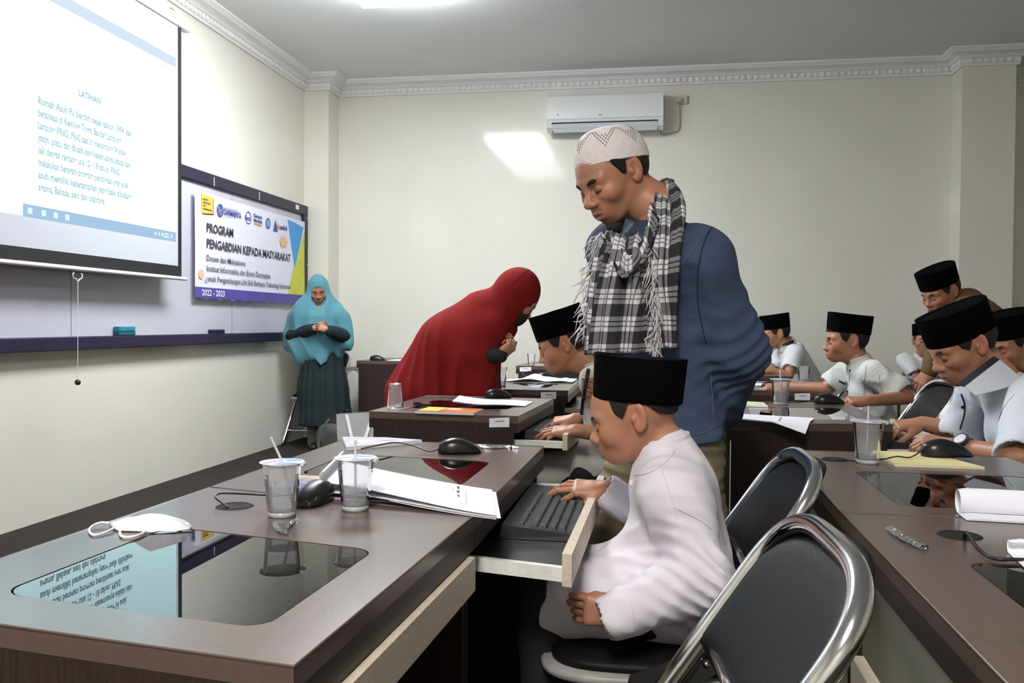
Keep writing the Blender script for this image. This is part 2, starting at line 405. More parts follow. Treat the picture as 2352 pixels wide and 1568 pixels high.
def ring(u, v, r, m, inner=0.72, name='logo_ring'):
    y, z = by0 + u * (by1 - by0), bz0 + v * (bz1 - bz0); x = BX + 0.0125
    n = 28; A = np.array([[(x, y + rr * math.cos(6.2832 * i / n), z + rr * math.sin(6.2832 * i / n)) for rr in (r, r * inner)] for i in range(n)])
    return G().grid(A, close_u=True).obj(name, m, bn)
ring(0.182, 0.872, 0.048, M_LOGO); ring(0.182, 0.872, 0.026, M_LOGO, 0.55); ring(0.415, 0.87, 0.05, M_LOGO, 0.86); ring(0.598, 0.865, 0.045, M_LOGO, 0.7)
ring(0.598, 0.865, 0.03, mat('logo_sky', (0.15, 0.45, 0.72), 0.6), 0.05, 'logo_disc'); ring(0.04, 0.225, 0.035, mat('banner_peach', (0.75, 0.48, 0.28), 0.6), 0.02, 'dot'); ring(0.078, 0.175, 0.02, mat('banner_ltblue', (0.35, 0.5, 0.8), 0.6), 0.02, 'dot')
for du, sz in ((0.0, 0.055), (0.02, 0.06), (0.04, 0.055)):
    c = (0.735 + du, 0.70); G().grid(np.array([[(BX + 0.0128 + du * 0.02, by0 + (c[0] - 0.02) * (by1 - by0), bz0 + c[1] * (bz1 - bz0)), (BX + 0.0128 + du * 0.02, by0 + c[0] * (by1 - by0), bz0 + c[1] * (bz1 - bz0) - sz)],
        [(BX + 0.0128 + du * 0.02, by0 + c[0] * (by1 - by0), bz0 + c[1] * (bz1 - bz0) + sz), (BX + 0.0128 + du * 0.02, by0 + (c[0] + 0.02) * (by1 - by0), bz0 + c[1] * (bz1 - bz0))]])).obj('diamond', mat('banner_peach', (0.75, 0.48, 0.28), 0.6), bn)
ya, za = by0 + 0.672 * 1.943, bz0 + 0.80 * 0.756
G().add([(BX + 0.0125, ya - 0.045, za), (BX + 0.0125, ya + 0.045, za), (BX + 0.0125, ya, za + 0.10)], [(0, 1, 2)]).obj('logo_triangle', M_LOGO, bn)

# ------------------------------------------------------------------ projector screen hanging on the left wall
SX = -3.10
sc = thing('projector_screen', 'pull-down projector screen showing a text document, hanging over the whiteboard', 'projector screen', (SX, 4.3, 1.36))
sy0, sy1, sz0, sz1 = 2.95, 5.345, 1.375, 3.02
M_FAB = mat('screen_fabric', (0.50, 0.52, 0.58), 0.75)
M_SBLK = mat('screen_border', (0.012, 0.013, 0.014), 0.7)
G().box((SX - 0.0030, sy0, sz0), (SX - 0.0012, sy1, sz1)).obj('border', M_SBLK, sc)
G().box((SX - 0.0013, sy0 + 0.045, sz0 + 0.075), (SX - 0.0004, sy1 - 0.045, sz1 - 0.01)).obj('fabric', M_FAB, sc)
M_IMG = emat('screen_white', (0.66, 0.95, 1.0), 1.85)
M_IMGT = emat('screen_text', (0.62, 0.90, 0.97), 0.50)
M_IMGB = emat('screen_taskbar', (0.47, 0.70, 0.95), 0.62); M_IMGR = emat('screen_ribbon', (0.72, 0.86, 1.0), 0.70); M_IMGI = emat('screen_icon', (0.75, 0.97, 0.92), 0.78)
py0, py1, pz0, pz1 = 3.42, 5.275, 1.605, 2.80
def sq(y0, y1, z0, z1, m, name, off): return G().quad((SX + off, y0, z0), (SX + off, y1, z0), (SX + off, y1, z1), (SX + off, y0, z1)).obj(name, m, sc)
sq(py0, py1, pz0, pz1, M_IMG, 'picture', 0.0)
sq(3.876, py1, pz0, pz0 + 0.062, M_IMGB, 'taskbar', 0.0008); sq(py0, py1, 2.735, pz1, M_IMGR, 'ribbon', 0.0008)
for k, y in enumerate((3.91, 4.01, 4.10, 4.19)): sq(y, y + 0.032, pz0 + 0.016, pz0 + 0.046, M_IMGI, 'taskbar_icon', 0.0016)
for y in (5.03, 5.07, 5.105, 5.21): sq(y, y + 0.018, pz0 + 0.022, pz0 + 0.042, M_IMGI, 'taskbar_icon', 0.0016)
sq(5.135, 5.185, pz0 + 0.034, pz0 + 0.044, M_IMGI, 'taskbar_icon', 0.0016); sq(5.128, 5.192, pz0 + 0.016, pz0 + 0.026, M_IMGI, 'taskbar_icon', 0.0016)
def stext(s, y, z, size, w): return place_text(s, size, M_IMGT, (SX + 0.002, y, z), YD, ZD, sc, 0.0020, 1.0, 'lettering', w)
stext('LATIHAN', 4.30, 2.305, 0.05, 0.19)
for k, (s, w) in enumerate((('Rumah Asuh Pu berdiri sejak tahun 1994 dan', 0.80), ('beralokasi di Kemiling Tinggi, Bandar Lampung,', 0.70), ('Lampung (PRAS). PRAS saat ini menampung 54 anak', 0.74),
        ('yatim, piatu, dan dhuafa yang kesemuanya adalah laki-', 0.80), ('laki dengan rentang usia 12 - 18 tahun. PRAS', 0.68), ('melakukan beragam program pembinaan agar anak', 0.77),
        ('asuh memiliki keterampilan yang baik dibidang', 0.80), ('agama, Bahasa, seni dan olahraga', 0.54))):
    stext(s, 3.985, 2.185 - k * 0.0625, 0.054, w)
# weighted bottom rod, pull handle, cord and ball
M_ROD = mat('screen_rod', (0.80, 0.78, 0.76), 0.35)
G().tube([(SX, sy0 - 0.01, sz0 - 0.006), (SX, sy1 + 0.055, sz0 - 0.006)], 0.0125, 12).obj('bottom_rod', M_ROD, sc, smooth=False, auto=40)
G().tube([(SX, 4.26, 1.345), (SX, 4.25, 1.335), (SX, 4.255, 1.318), (SX, 4.28, 1.312), (SX, 4.285, 1.302), (SX, 4.30, 1.302), (SX, 4.305, 1.312), (SX, 4.325, 1.318), (SX, 4.33, 1.335), (SX, 4.32, 1.345)], 0.0035, 8).obj('pull_handle', M_ROD, sc, True)
G().tube([(SX, 4.292, 1.302), (SX + 0.001, 4.290, 1.05), (SX, 4.288, 0.765)], 0.0022, 6).obj('pull_cord', M_ROD, sc)
b = G(); b.lathe([(0, -0.016)] + [(0.016 * math.cos(a), 0.016 * math.sin(a)) for a in np.linspace(-1.2, 1.2, 9)] + [(0, 0.016)], 14, Matrix.Translation((SX, 4.288, 0.751)))
b.obj('cord_ball', M_BLACK, sc, True)
hs = G(); a0 = np.linspace(0, 2 * math.pi, 21)[:-1]
for (y, r) in (): pass
hs.tube([(SX - 0.015, sy0 - 0.10, 3.055), (SX - 0.015, sy1 + 0.075, 3.055)], 0.043, 20)
hs.obj('housing', mat('screen_case', (0.78, 0.79, 0.83), 0.3), sc, auto=40)
G().tube([(SX - 0.015, sy1 + 0.075, 3.055), (SX - 0.015, sy1 + 0.105, 3.055)], [0.045, 0.038], 20).obj('end_cap', M_WHITE, sc, auto=40)
for y in (3.4, 5.26): G().box((XL + 0.001, y - 0.02, 3.04), (SX - 0.01, y + 0.02, 3.115), 0.003).obj('wall_bracket', mat('brass_bracket', (0.30, 0.24, 0.12), 0.5, metal=0.5), sc)

# ------------------------------------------------------------------ air conditioner on the back wall
ac = thing('air_conditioner', 'white split air conditioner high on the back wall above the man in the knit cap', 'air conditioner', (-0.46, YB, 2.82))
ax0, ax1 = -0.985, 0.05
prof = [(YB - 0.001, 2.86), (YB - 0.14, 2.815), (YB - 0.195, 2.85), (YB - 0.215, 2.90), (YB - 0.22, 3.02), (YB - 0.205, 3.125), (YB - 0.17, 3.155), (YB - 0.001, 3.16)]
g = G(); n = len(prof); g.add([(x, *p) for x in (ax0, ax1) for p in prof], [tuple(range(n)), tuple(range(n, 2 * n))[::-1]] + [(i, (i + 1) % n, (i + 1) % n + n, i + n) for i in range(n)])
acb = g.obj('body', M_WHITE, ac, auto=30)
def acface(x0, x1, t0, t1, m, name, off):  # strip on the sloped lower front between profile points 1 and 3
    A, B = np.array(prof[1]), np.array(prof[3]); d = B - A; nrm = V3(-d[1], d[0]); nrm /= np.linalg.norm(nrm); nrm = nrm if nrm[0] < 0 else -nrm
    nrm = V3(-0.9, -0.43)
    p, q = A + d * t0 + nrm * off, A + d * t1 + nrm * off; p2, q2 = p + nrm * 0.006, q + nrm * 0.006
    G().add([(x0, *p), (x1, *p), (x1, *q), (x0, *q), (x0, *p2), (x1, *p2), (x1, *q2), (x0, *q2)],
            [(0, 1, 2, 3), (4, 7, 6, 5), (0, 4, 5, 1), (1, 5, 6, 2), (2, 6, 7, 3), (3, 7, 4, 0)]).obj(name, m, ac)
acface(ax0 + 0.045, ax1 - 0.045, 0.06, 0.95, mat('ac_slot', (0.06, 0.065, 0.07), 0.6), 'air_outlet', 0.002)
acface(ax0 + 0.055, ax1 - 0.05, 0.08, 0.84, mat('ac_flap', (0.80, 0.83, 0.90), 0.25), 'louvre_flap', 0.0105)
G().box((ax0, YB - 0.223, 2.918), (ax1, YB - 0.2165, 2.926), 0.001).obj('panel_line', M_OFFW, ac)
G().box((ax0 + 0.095, YB - 0.2235, 2.955), (ax0 + 0.105, YB - 0.2195, 2.968)).obj('indicator_lamp', M_STEEL, ac)
G().box((-0.52, YB - 0.2235, 2.945), (-0.49, YB - 0.2195, 2.956)).obj('maker_badge', mat('badge_grey', (0.4, 0.4, 0.4), 0.4), ac)
so = thing('wall_socket', 'white wall socket with a plug beside the air conditioner', 'socket', (0.20, YB, 3.10))
G().box((0.165, YB - 0.03, 3.07), (0.265, YB - 0.0005, 3.15), 0.008).obj('plate', mat('socket_beige', (0.66, 0.62, 0.54), 0.5), so)
G().box((0.165, YB - 0.075, 3.078), (0.215, YB - 0.03, 3.12), 0.012).obj('plug', mat('plug_beige', (0.55, 0.52, 0.45), 0.5), so)
G().tube([(0.19, YB - 0.05, 3.08), (0.195, YB - 0.02, 3.0), (0.20, YB - 0.012, 2.92), (0.195, YB - 0.012, 2.85), (0.17, YB - 0.012, 2.825), (0.11, YB - 0.012, 2.815), (0.06, YB - 0.012, 2.80), (0.03, YB - 0.03, 2.81), (0.02, YB - 0.05, 2.84)], 0.006, 6).obj('power_cord', mat('cord_grey', (0.42, 0.40, 0.36), 0.6), so, True)
# ------------------------------------------------------------------ computer desks
DESKS = []
def rounded_rect(u0, u1, v0, v1, ru, rv, n=5):
    pts = []
    for cu, cv, a0 in ((u1 - ru, v1 - rv, 0), (u0 + ru, v1 - rv, 90), (u0 + ru, v0 + rv, 180), (u1 - ru, v0 + rv, 270)):
        for k in range(n + 1):
            a = math.radians(a0 + 90 * k / n); pts.append((cu + ru * math.cos(a), cv + rv * math.sin(a)))
    return pts      # four arcs of n+1 points
def desk(label, NB, NU, FU, FB, glass=(0.16, 0.84, 0.13, 0.62), ext=0.0, back='dark', sticker=None, hole=(0.22, 0.84), keyboard=None, vent=False, group='dark wood computer desks'):
    """corner points on the floor plan: near-back, near-user, far-user, far-back; u runs back to user, v near to far"""
    NB, NU, FU, FB = (np.array(p[:2], float) for p in (NB, NU, FU, FB))
    cen = (NB + NU + FU + FB) / 4; H = 0.75
    t = thing('computer_desk', label, 'desk', (cen[0], cen[1], 0), 0, group)
    dep = np.linalg.norm(NU - NB); ln = np.linalg.norm(FB - NB)
    def M(u, v, z): p = (NB * (1 - u) + NU * u) * (1 - v) + (FB * (1 - u) + FU * u) * v; return (p[0], p[1], z)
    du, dv = 1 / dep, 1 / ln
    def hexa(g, u0, u1, v0, v1, z0, z1):
        c = [M(u, v, z) for z in (z0, z1) for v in (v0, v1) for u in (u0, u1)]
        g.add(c, [(0, 2, 3, 1), (4, 5, 7, 6), (0, 1, 5, 4), (2, 6, 7, 3), (0, 4, 6, 2), (1, 3, 7, 5)]); return g
    # top slab with a rounded opening for the glass
    u0, u1, v0, v1 = glass; ru, rv = 0.035 * du, 0.035 * dv; n = 5
    inn = rounded_rect(u0, u1, v0, v1, ru, rv, n); N = len(inn)
    out = [(1, 1), (0, 1), (0, 0), (1, 0)]
    T = 0.026; g = G()
    for z, flip in ((H, False), (H - T, True)):
        V = [M(*p, z) for p in inn] + [M(*p, z) for p in out]; F = []
        for c in range(4):
            for k in range(n): F.append((N + c, c * (n + 1) + k + 1, c * (n + 1) + k))
            F.append((N + c, N + (c + 1) % 4, ((c + 1) * (n + 1)) % N, c * (n + 1) + n))
        g.add(V, F)
    Vt = [M(*p, H) for p in inn]; Vb = [M(*p, H - T) for p in inn]; g.add(Vt + Vb, [(i, (i + 1) % N, (i + 1) % N + N, i + N) for i in range(N)])
    Vt = [M(*p, H) for p in out]; Vb = [M(*p, H - T) for p in out]; g.add(Vt + Vb, [(i, (i + 1) % 4, (i + 1) % 4 + 4, i + 4) for i in range(4)])
    me = g.obj('desk_top', M_WOOD, t)
    bm = bmesh.new(); bm.from_mesh(me.data); bmesh.ops.remove_doubles(bm, verts=bm.verts, dist=1e-5); bmesh.ops.recalc_face_normals(bm, faces=bm.faces); bm.to_mesh(me.data); bm.free()
    # pale line of the edge banding
    e = G(); e.tube([M(u, v, H - 0.0005) for u, v in ((0, 0), (1, 0), (1, 1), (0, 1), (0, 0))], 0.0016, 5, False); e.obj('edge_band', M_EDGE, t)
    # glass pane lying in the opening
    ins = rounded_rect(u0 + 0.0022 * du, u1 - 0.0022 * du, v0 + 0.0022 * dv, v1 - 0.0022 * dv, ru, rv, n)
    gp = G(); gp.add([M(*p, H - 0.0008) for p in ins], [tuple(range(N))]); gp.obj('glass_pane', M_PGLASS, t)
    # apron band under the top, user side and back
    a = 0.018
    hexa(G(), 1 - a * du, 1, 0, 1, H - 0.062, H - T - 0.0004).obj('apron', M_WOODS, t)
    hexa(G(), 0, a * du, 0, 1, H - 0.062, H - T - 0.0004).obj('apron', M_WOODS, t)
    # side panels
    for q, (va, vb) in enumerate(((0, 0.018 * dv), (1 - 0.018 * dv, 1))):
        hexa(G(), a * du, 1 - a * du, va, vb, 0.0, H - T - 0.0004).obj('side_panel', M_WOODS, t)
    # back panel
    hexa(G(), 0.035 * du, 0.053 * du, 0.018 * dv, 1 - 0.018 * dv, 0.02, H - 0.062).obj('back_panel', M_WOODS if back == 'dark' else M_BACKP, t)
    # inner shelf with the sunken monitor under the glass
    hexa(G(), 0.06 * du, 0.55, 0.03 * dv, 1 - 0.03 * dv, 0.36, 0.375).obj('inner_shelf', M_DARK, t)
    gm = G(); c = [M(u, v, z) for (u, z) in ((0.2, 0.40), (0.24, 0.385), (0.70, 0.60), (0.66, 0.615)) for v in (v0 + 0.02, v1 - 0.02)]
    gm.add(c, [(0, 1, 3, 2), (2, 3, 5, 4), (4, 5, 7, 6), (6, 7, 1, 0), (0, 2, 4, 6), (1, 7, 5, 3)]); gm.obj('sunken_monitor', M_BLACK, t)
    # keyboard tray: board, rails, front panel
    v_a, v_b = 0.07 * 0.8 * dv, 1 - 0.07 * 0.8 * dv
    tz = 0.655; ua, ub = 1 - 0.30 * du + ext * du, 1 - 0.006 * du + ext * du
    tr = hexa(G(), ua, ub, v_a, v_b, tz - 0.012, tz).obj('keyboard_tray', M_TRAY, t)
    for vv in (v_a - 0.012 * dv, v_b):
        hexa(G(), ua, ub, vv, vv + 0.012 * dv, tz - 0.022, tz + 0.003).obj('rail', M_RAIL, tr)
    hexa(G(), ub, ub + 0.018 * du, v_a - 0.016 * dv, v_b + 0.016 * dv, tz - 0.028, tz + 0.030).obj('front_panel', M_BIRCH, tr)
    if hole:
        hc = M(hole[0], hole[1], H)
        gh = G(); gh.lathe([(0.0, 0.0006), (0.024, 0.0006), (0.030, 0.0022), (0.034, 0.0003)], 24, Matrix.Translation(hc)); gh.obj('cable_hole', M_DARK, t)
    if sticker is not None:
        p0, p1, tilt = sticker        # u range on the near side panel
        zt = 0.743; w = (p1 - p0)
        c = [M(p0, -0.0012 * dv, zt - 0.037), M(p1, -0.0012 * dv, zt - 0.036 + tilt), M(p1, -0.0012 * dv, zt + tilt), M(p0, -0.0012 * dv, zt - 0.004)]
        s = G().quad(*c).obj('inventory_sticker', M_PAPER, t)
        c2 = [M(p0 + w * 0.3, -0.002 * dv, zt - 0.016), M(p0 + w * 0.75, -0.002 * dv, zt - 0.015 + tilt * 0.6), M(p0 + w * 0.75, -0.002 * dv, zt - 0.012 + tilt * 0.6), M(p0 + w * 0.3, -0.002 * dv, zt - 0.013)]
        G().quad(*c2).obj('sticker_print', M_INK, s)
    if vent:
        hexa(G(), -0.045 * du, -0.027 * du, 0.05, 0.62, 0.05, 0.60).obj('vent_panel', M_BIRCH, t)
        for k in range(3):
            c = M(-0.0455 * du, 0.52 - 0.09 * k, 0.50 - 0.06 * k)
            gh = G(); gh.lathe([(0, 0), (0.022, 0)], 18, Matrix.Translation((c[0] - 0.0012, c[1], c[2])) @ Matrix.Rotation(math.pi / 2, 4, 'Y')); gh.obj('vent_hole', M_BACKP, t)
    t_info = dict(M=M, tz=tz, ub=ub, obj=t, du=du, dv=dv); DESKS.append(t_info); return t_info
dA = desk('dark desk nearest the camera, its glass pane mirroring the projected text', (-0.925, 0.889), (-0.349, 0.807), (-0.313, 1.508), (-0.897, 1.652), glass=(0.205, 0.86, 0.115, 0.60), hole=(0.245, 0.83))
dB = desk('dark desk with drawn-out keyboard tray in front of the boy in the lilac-white shirt', (-0.897, 1.654), (-0.313, 1.510), (-0.301, 2.381), (-0.887, 2.41), glass=(0.19, 0.85, 0.27, 0.66), ext=0.165, hole=None)
dC = desk('dark desk holding an upside-down cup and an orange booklet, with a white sticker', (-1.075, 3.186), (-0.491, 3.131), (-0.449, 3.90), (-1.05, 3.93), glass=(0.18, 0.84, 0.22, 0.72), ext=0.165, sticker=(0.815, 0.945, 0.003))
dD = desk('dark desk behind the red-robed woman with blue papers and a white sticker', (-1.04, 4.42), (-0.432, 4.387), (-0.442, 5.18), (-1.03, 5.20), glass=(0.16, 0.84, 0.12, 0.62), ext=0.10, sticker=(0.77, 0.90, 0.0))
dE = desk('small-looking far desk by the back wall beside the bowed boy', (-1.09, 6.83), (-0.48, 6.83), (-0.48, 7.62), (-1.08, 7.62), sticker=(0.05, 0.2, 0.0))
dF = desk('far dark desk with its tray pulled out towards the woman in the teal veil', (-1.95, 7.32), (-2.59, 7.33), (-2.59, 7.98), (-1.95, 7.98), ext=0.12)
dR1 = desk('dark desk at the lower right corner beside the empty folding chair', (0.335, 0.86), (0.93, 0.86), (0.93, 1.650), (0.338, 1.650), glass=(0.18, 0.84, 0.27, 0.61), back='pale', vent=True, hole=(0.26, 0.82))
dR2 = desk('dark desk on the right holding the yellow notebook and a mouse', (0.338, 1.654), (0.93, 1.654), (0.905, 2.447), (0.355, 2.457), glass=(0.20, 0.86, 0.10, 0.60), back='pale', hole=(0.18, 0.81))
dR3 = desk('dark desk behind the yellow notebook desk, its long side panel facing the camera', (0.246, 3.10), (0.811, 3.165), (0.83, 4.02), (0.30, 3.97), glass=(0.17, 0.86, 0.16, 0.70), ext=0.2, back='pale', hole=(0.3, 0.88))
dR4 = desk('dark desk where the short-sleeved boy rests his hand on a mouse', (0.25, 4.70), (0.823, 4.62), (0.86, 5.42), (0.28, 5.45), ext=0.15, back='pale', sticker=(0.80, 0.93, 0.0))
dR5 = desk('far dark desk in front of the boy typing with a grey collar', (0.30, 6.0), (0.90, 6.0), (0.90, 6.8), (0.30, 6.8), ext=0.12, back='pale')
dT1 = desk('far right desk with the tipped-over plastic cup', (1.62, 5.30), (2.25, 5.30), (2.25, 6.30), (1.62, 6.30), back='pale')
dT3 = desk('far desk at the right edge behind the boy with the wristwatch', (2.62, 6.9), (3.3, 6.9), (3.3, 7.6), (2.62, 7.6), back='pale')

# ------------------------------------------------------------------ folding chairs
def bez(P, n=12):
    P = [np.array(p, float) for p in P]; out = []
    for i in range(len(P) - 1):
        p0, p1, p2, p3 = P[max(i - 1, 0)], P[i], P[i + 1], P[min(i + 2, len(P) - 1)]
        for k in range(n):
            s = k / n; out.append(0.5 * ((2 * p1) + (-p0 + p2) * s + (2 * p0 - 5 * p1 + 4 * p2 - p3) * s * s + (-p0 + 3 * p1 - 3 * p2 + p3) * s ** 3))
    out.append(P[-1]); return out
CH = {}
def chair_meshes():
    if CH: return CH
    LX = 0.68; W = 0.205
    def fx(z): return -0.262 + LX * z
    # main inverted U of chrome tube
    leg = [V3(fx(z), 0, z) for z in np.linspace(0.012, 0.695, 18)]
    arc = []
    for a in np.linspace(math.pi, 0, 31):
        cx, cz = math.cos(a), math.sin(a); y = W * np.sign(cx) * abs(cx) ** 0.62; z = 0.72 + 0.10 * cz ** 0.75; arc.append(V3(fx(z), y, z))
    pts = [p + V3(0, -W, 0) for p in leg] + arc + [p + V3(0, W, 0) for p in leg[::-1]]
    CH['frame'] = G().tube(pts, 0.0145, 14).mesh('frame_tube', M_CHROME, True)
    # backrest pad, curved, following the tube
    nu, nv = 22, 12; P = np.zeros((nu, nv, 3)); Q = np.zeros((nu, nv, 3))
    for i in range(nu):
        y = -1 + 2 * i / (nu - 1)
        zt = 0.72 + 0.098 * max(0.0, 1 - abs(y) ** 3.2) ** 0.6; zb = 0.60 + 0.018 * y * y
        for j in range(nv):
            s = j / (nv - 1); z = zb + (zt - zb) * s
            bow = 0.030 * (1 - y * y); th = 0.013 * (1 - abs(2 * s - 1) ** 4) ** 0.5 * (1 - abs(y) ** 6) ** 0.5
            yy = y * (W - 0.005)
            P[i, j] = (fx(z) + bow - 0.004 - th, yy, z); Q[i, j] = (fx(z) + bow + 0.004 + th * 0.5, yy, z)
    g = G(); g.grid(P); g.grid(Q[::-1]); me = g.mesh('backrest', M_VINYL, True)
    bm = bmesh.new(); bm.from_mesh(me)
    be = [e for e in bm.edges if e.is_boundary]; bmesh.ops.bridge_loops(bm, edges=be); bmesh.ops.recalc_face_normals(bm, faces=bm.faces); bm.to_mesh(me); bm.free()
    me.polygons.foreach_set('use_smooth', [True] * len(me.polygons)); CH['back'] = me
    # seat shell and pad
    def seat(hx, hy, z0, z1, crown, m, name, ex=4.0):
        prof = []; n = 40; rings = []
        lev = [(z0, 0.96), (z0 + 0.006, 1.0), (z1 - 0.008, 1.0), (z1 - 0.002, 0.975), (z1 + crown * 0.5, 0.85), (z1 + crown * 0.9, 0.5), (z1 + crown, 0.001)]
        A = np.zeros((len(lev), n, 3))
        for k, (z, s) in enumerate(lev):
            for i in range(n):
                a = 2 * math.pi * i / n; c, d = math.cos(a), math.sin(a)
                A[k, i] = (-0.015 + s * hx * np.sign(c) * abs(c) ** (2 / ex), s * hy * np.sign(d) * abs(d) ** (2 / ex), z)
        g = G().grid(A, close_v=True); g.f.append(tuple(range(n))); return g.mesh(name, m, True)
    CH['shell'] = seat(0.215, 0.19, 0.405, 0.428, 0.0, M_GREYV, 'seat_shell'); CH['pad'] = seat(0.195, 0.172, 0.424, 0.446, 0.012, M_VINYL, 'seat_pad')
    gl = []
    for s in (-1, 1):
        gl.append(G().tube([(0.045, s * 0.178, 0.40), (0.12, s * 0.18, 0.25), (0.245, s * 0.185, 0.012)], 0.011, 12).mesh('rear_leg', M_CHROME, True))
    CH['rear'] = gl
    CH['cross'] = [G().tube([(x, -w, z), (x, w, z)], 0.008, 8).mesh('crossbar', M_CHROME, True) for x, z, w in ((fx(0.13), 0.13, 0.20), (0.20, 0.10, 0.18), (fx(0.62) + 0.012, 0.62, 0.2))]
    hb = []
    for s in (-1, 1):
        g = G(); y0, y1 = s * 0.192, s * 0.197
        poly = [(-0.055, 0.415), (-0.05, 0.435), (0.03, 0.47), (0.115, 0.475), (0.12, 0.455), (0.06, 0.42), (-0.02, 0.395)]
        n = len(poly); g.add([(x, y, z) for y in (y0, y1) for x, z in poly], [tuple(range(n)), tuple(range(n, 2 * n))[::-1]] + [(i, (i + 1) % n, (i + 1) % n + n, i + n) for i in range(n)])
        rv = G()
        hb.append((g.mesh('hinge_bracket', M_STEEL), [G().lathe([(0, 0.005), (0.005, 0.004), (0.0075, 0.0)], 10, Matrix.Translation((x, s * 0.197 + s * 0.0002, z)) @ Matrix.Rotation(-s * math.pi / 2, 4, 'X')).mesh('rivet', M_CHROME, True) for x, z in ((-0.03, 0.415), (0.03, 0.45), (0.09, 0.465))]))
    CH['hinge'] = hb
    return CH
def chair(label, x, y, rz=0.0):
    c = chair_meshes(); t = thing('folding_chair', label, 'chair', (x, y, 0), rz, 'black folding chairs with chrome tube frames')
    link('frame_tube', c['frame'], t); link('backrest', c['back'], t)
    s = link('seat', c['shell'], t); link('seat_pad', c['pad'], s)
    for m in c['rear']: link('rear_leg', m, t)
    for m in c['cross']: link('crossbar', m, t)
    for m, rv in c['hinge']:
        h = link('hinge_bracket', m, t)
        for r in rv: link('rivet', r, h)
    return t
chair('black folding chair under the boy in the lilac-white shirt', 0.005, 1.82, 0.02)
chair('empty black folding chair nearest the camera beside the right desk', -0.072, 1.12, 0.07)
chair('black folding chair behind the short-sleeved boy reaching for a mouse', 1.09, 4.45, 0.06)
chair('black folding chair behind the boy with the grey collar', 1.10, 6.75, 0.0)
chair('black folding chair under the boy bowed over the desk with blue papers', -0.14, 3.50, 0.0)
chair('black folding chair under the boy with the wristwatch', 1.26, 3.05, 0.0)
chair('black folding chair behind the woman in the teal veil', -2.99, 7.42, 1.5)
chair('black folding chair under the boy hidden behind the grey-collared boy', 1.34, 7.42, 0.0)
chair('black folding chair under the small boy facing the camera', 2.04, 6.74, 1.5)
chair('black folding chair under the frowning boy at the far right edge', 2.06, 4.2, 0.2)
chair('black folding chair hidden behind the woman in the red robe', -2.15, 7.72, -1.4) if False else None
# ------------------------------------------------------------------ plastic cups of water
M_CUP = thin_glass('cup_plastic', (0.975, 0.98, 0.985), 1.28, 0.08, 0.20)
M_CUPB = thin_glass('cup_base', (0.9, 0.92, 0.95), 1.45, 0.05, 0.42)
M_LIDF = mat('lid_foil', (0.72, 0.74, 0.84), 0.3, var=0.15, vscale=40)
M_LIDB = mat('lid_print_blue', (0.30, 0.45, 0.75), 0.35); M_LIDP = mat('lid_print_pink', (0.78, 0.55, 0.66), 0.35)
M_STRAW = thin_glass('straw_plastic', (0.90, 0.90, 0.95), 1.4, 0.1, 0.45)
M_WATER = thin_glass('water', (0.86, 0.90, 0.92), 1.36, 0.01)
CUPM = {}
def cup_prof(h=0.094, rb=0.0235, rt=0.0335):
    p = [(0.0, 0.004), (rb - 0.004, 0.004), (rb - 0.003, 0.0), (rb, 0.0), (rb + 0.0004, 0.006), (rb - 0.001, 0.0075), (rb + 0.0014, 0.010)]
    for k in range(1, 30):
        s = k / 30; r = rb + 0.0014 + (rt - rb - 0.0014) * s; p.append((r + (0.00035 if k % 2 else -0.00035) * (0.2 < s < 0.78), 0.010 + (h - 0.010) * s))
    p += [(rt, h), (rt + 0.0045, h + 0.0008), (rt + 0.0048, h - 0.0008)]
    return p
def cup(label, x, y, z=0.75, water=0.5, lid=True, straw=None, upside=False, rot=None, scale=1.0):
    t = thing('plastic_cup', label, 'cup', (x, y, z), 0, 'clear plastic water cups')
    t.scale = (scale,) * 3
    if 'c' not in CUPM:
        CUPM['c'] = G().lathe(cup_prof(), 36).mesh('cup_wall', M_CUP, True)
        CUPM['b'] = G().lathe([(0.0225, 0.0), (0.0242, 0.0005), (0.0245, 0.0085), (0.023, 0.0088)], 36).mesh('base_ring', M_CUPB, True)
        CUPM['lid'] = G().lathe([(0, 0.0955), (0.02, 0.0953), (0.0385, 0.0952), (0.0388, 0.0945)], 36).mesh('lid', M_LIDF)
    b = link('cup_wall', CUPM['c'], t); br = link('base_ring', CUPM['b'], t)
    if water:
        rw = lambda s: 0.0225 + 0.0085 * s
        g = G().lathe([(0, 0.0062), (rw(0.05), 0.0062), (rw(water), 0.0062 + 0.085 * water), (0, 0.0062 + 0.085 * water)], 32)
        link('water', g.mesh('water', M_WATER, False), t)
    if lid:
        l = link('lid', CUPM['lid'], t)
        for k, m in ((0, M_LIDB), (1, M_LIDP), (2, M_LIDB)):
            a0 = 0.6 + 2.1 * k; V = [(0.008 * math.cos(a0), 0.008 * math.sin(a0), 0.0958)] + [(0.034 * math.cos(a0 + q * 0.16), 0.034 * math.sin(a0 + q * 0.16), 0.0958) for q in range(9)]
            link('lid_print', G().add(V, [tuple(range(10))]).mesh('lid_print', m), l)
        tab = G().box((0.034, -0.009, 0.088), (0.042, 0.009, 0.0948), 0.002); link('lid_tab', tab.mesh('lid_tab', M_LIDF), l)
    if straw:
        (ax, ay), up = straw
        g = G().tube([(-ax * 0.045, -ay * 0.045, 0.012), (0.0, 0.0, 0.095), (ax * up, ay * up, 0.095 + up * 1.0)], 0.0024, 10); link('straw', g.mesh('straw', M_STRAW, True), t)
    if upside: t.rotation_euler = (math.pi, 0, 0.4); t.location.z = z + 0.0948 * scale
    if rot: t.rotation_euler = rot
    return t
c = onz(648, 1184); cup('half-full plastic cup with a leaning straw on the nearest desk, left of the other cup', c[0], c[1], 0.75, 0.58, True, ((-0.55, 0.1), 0.042))
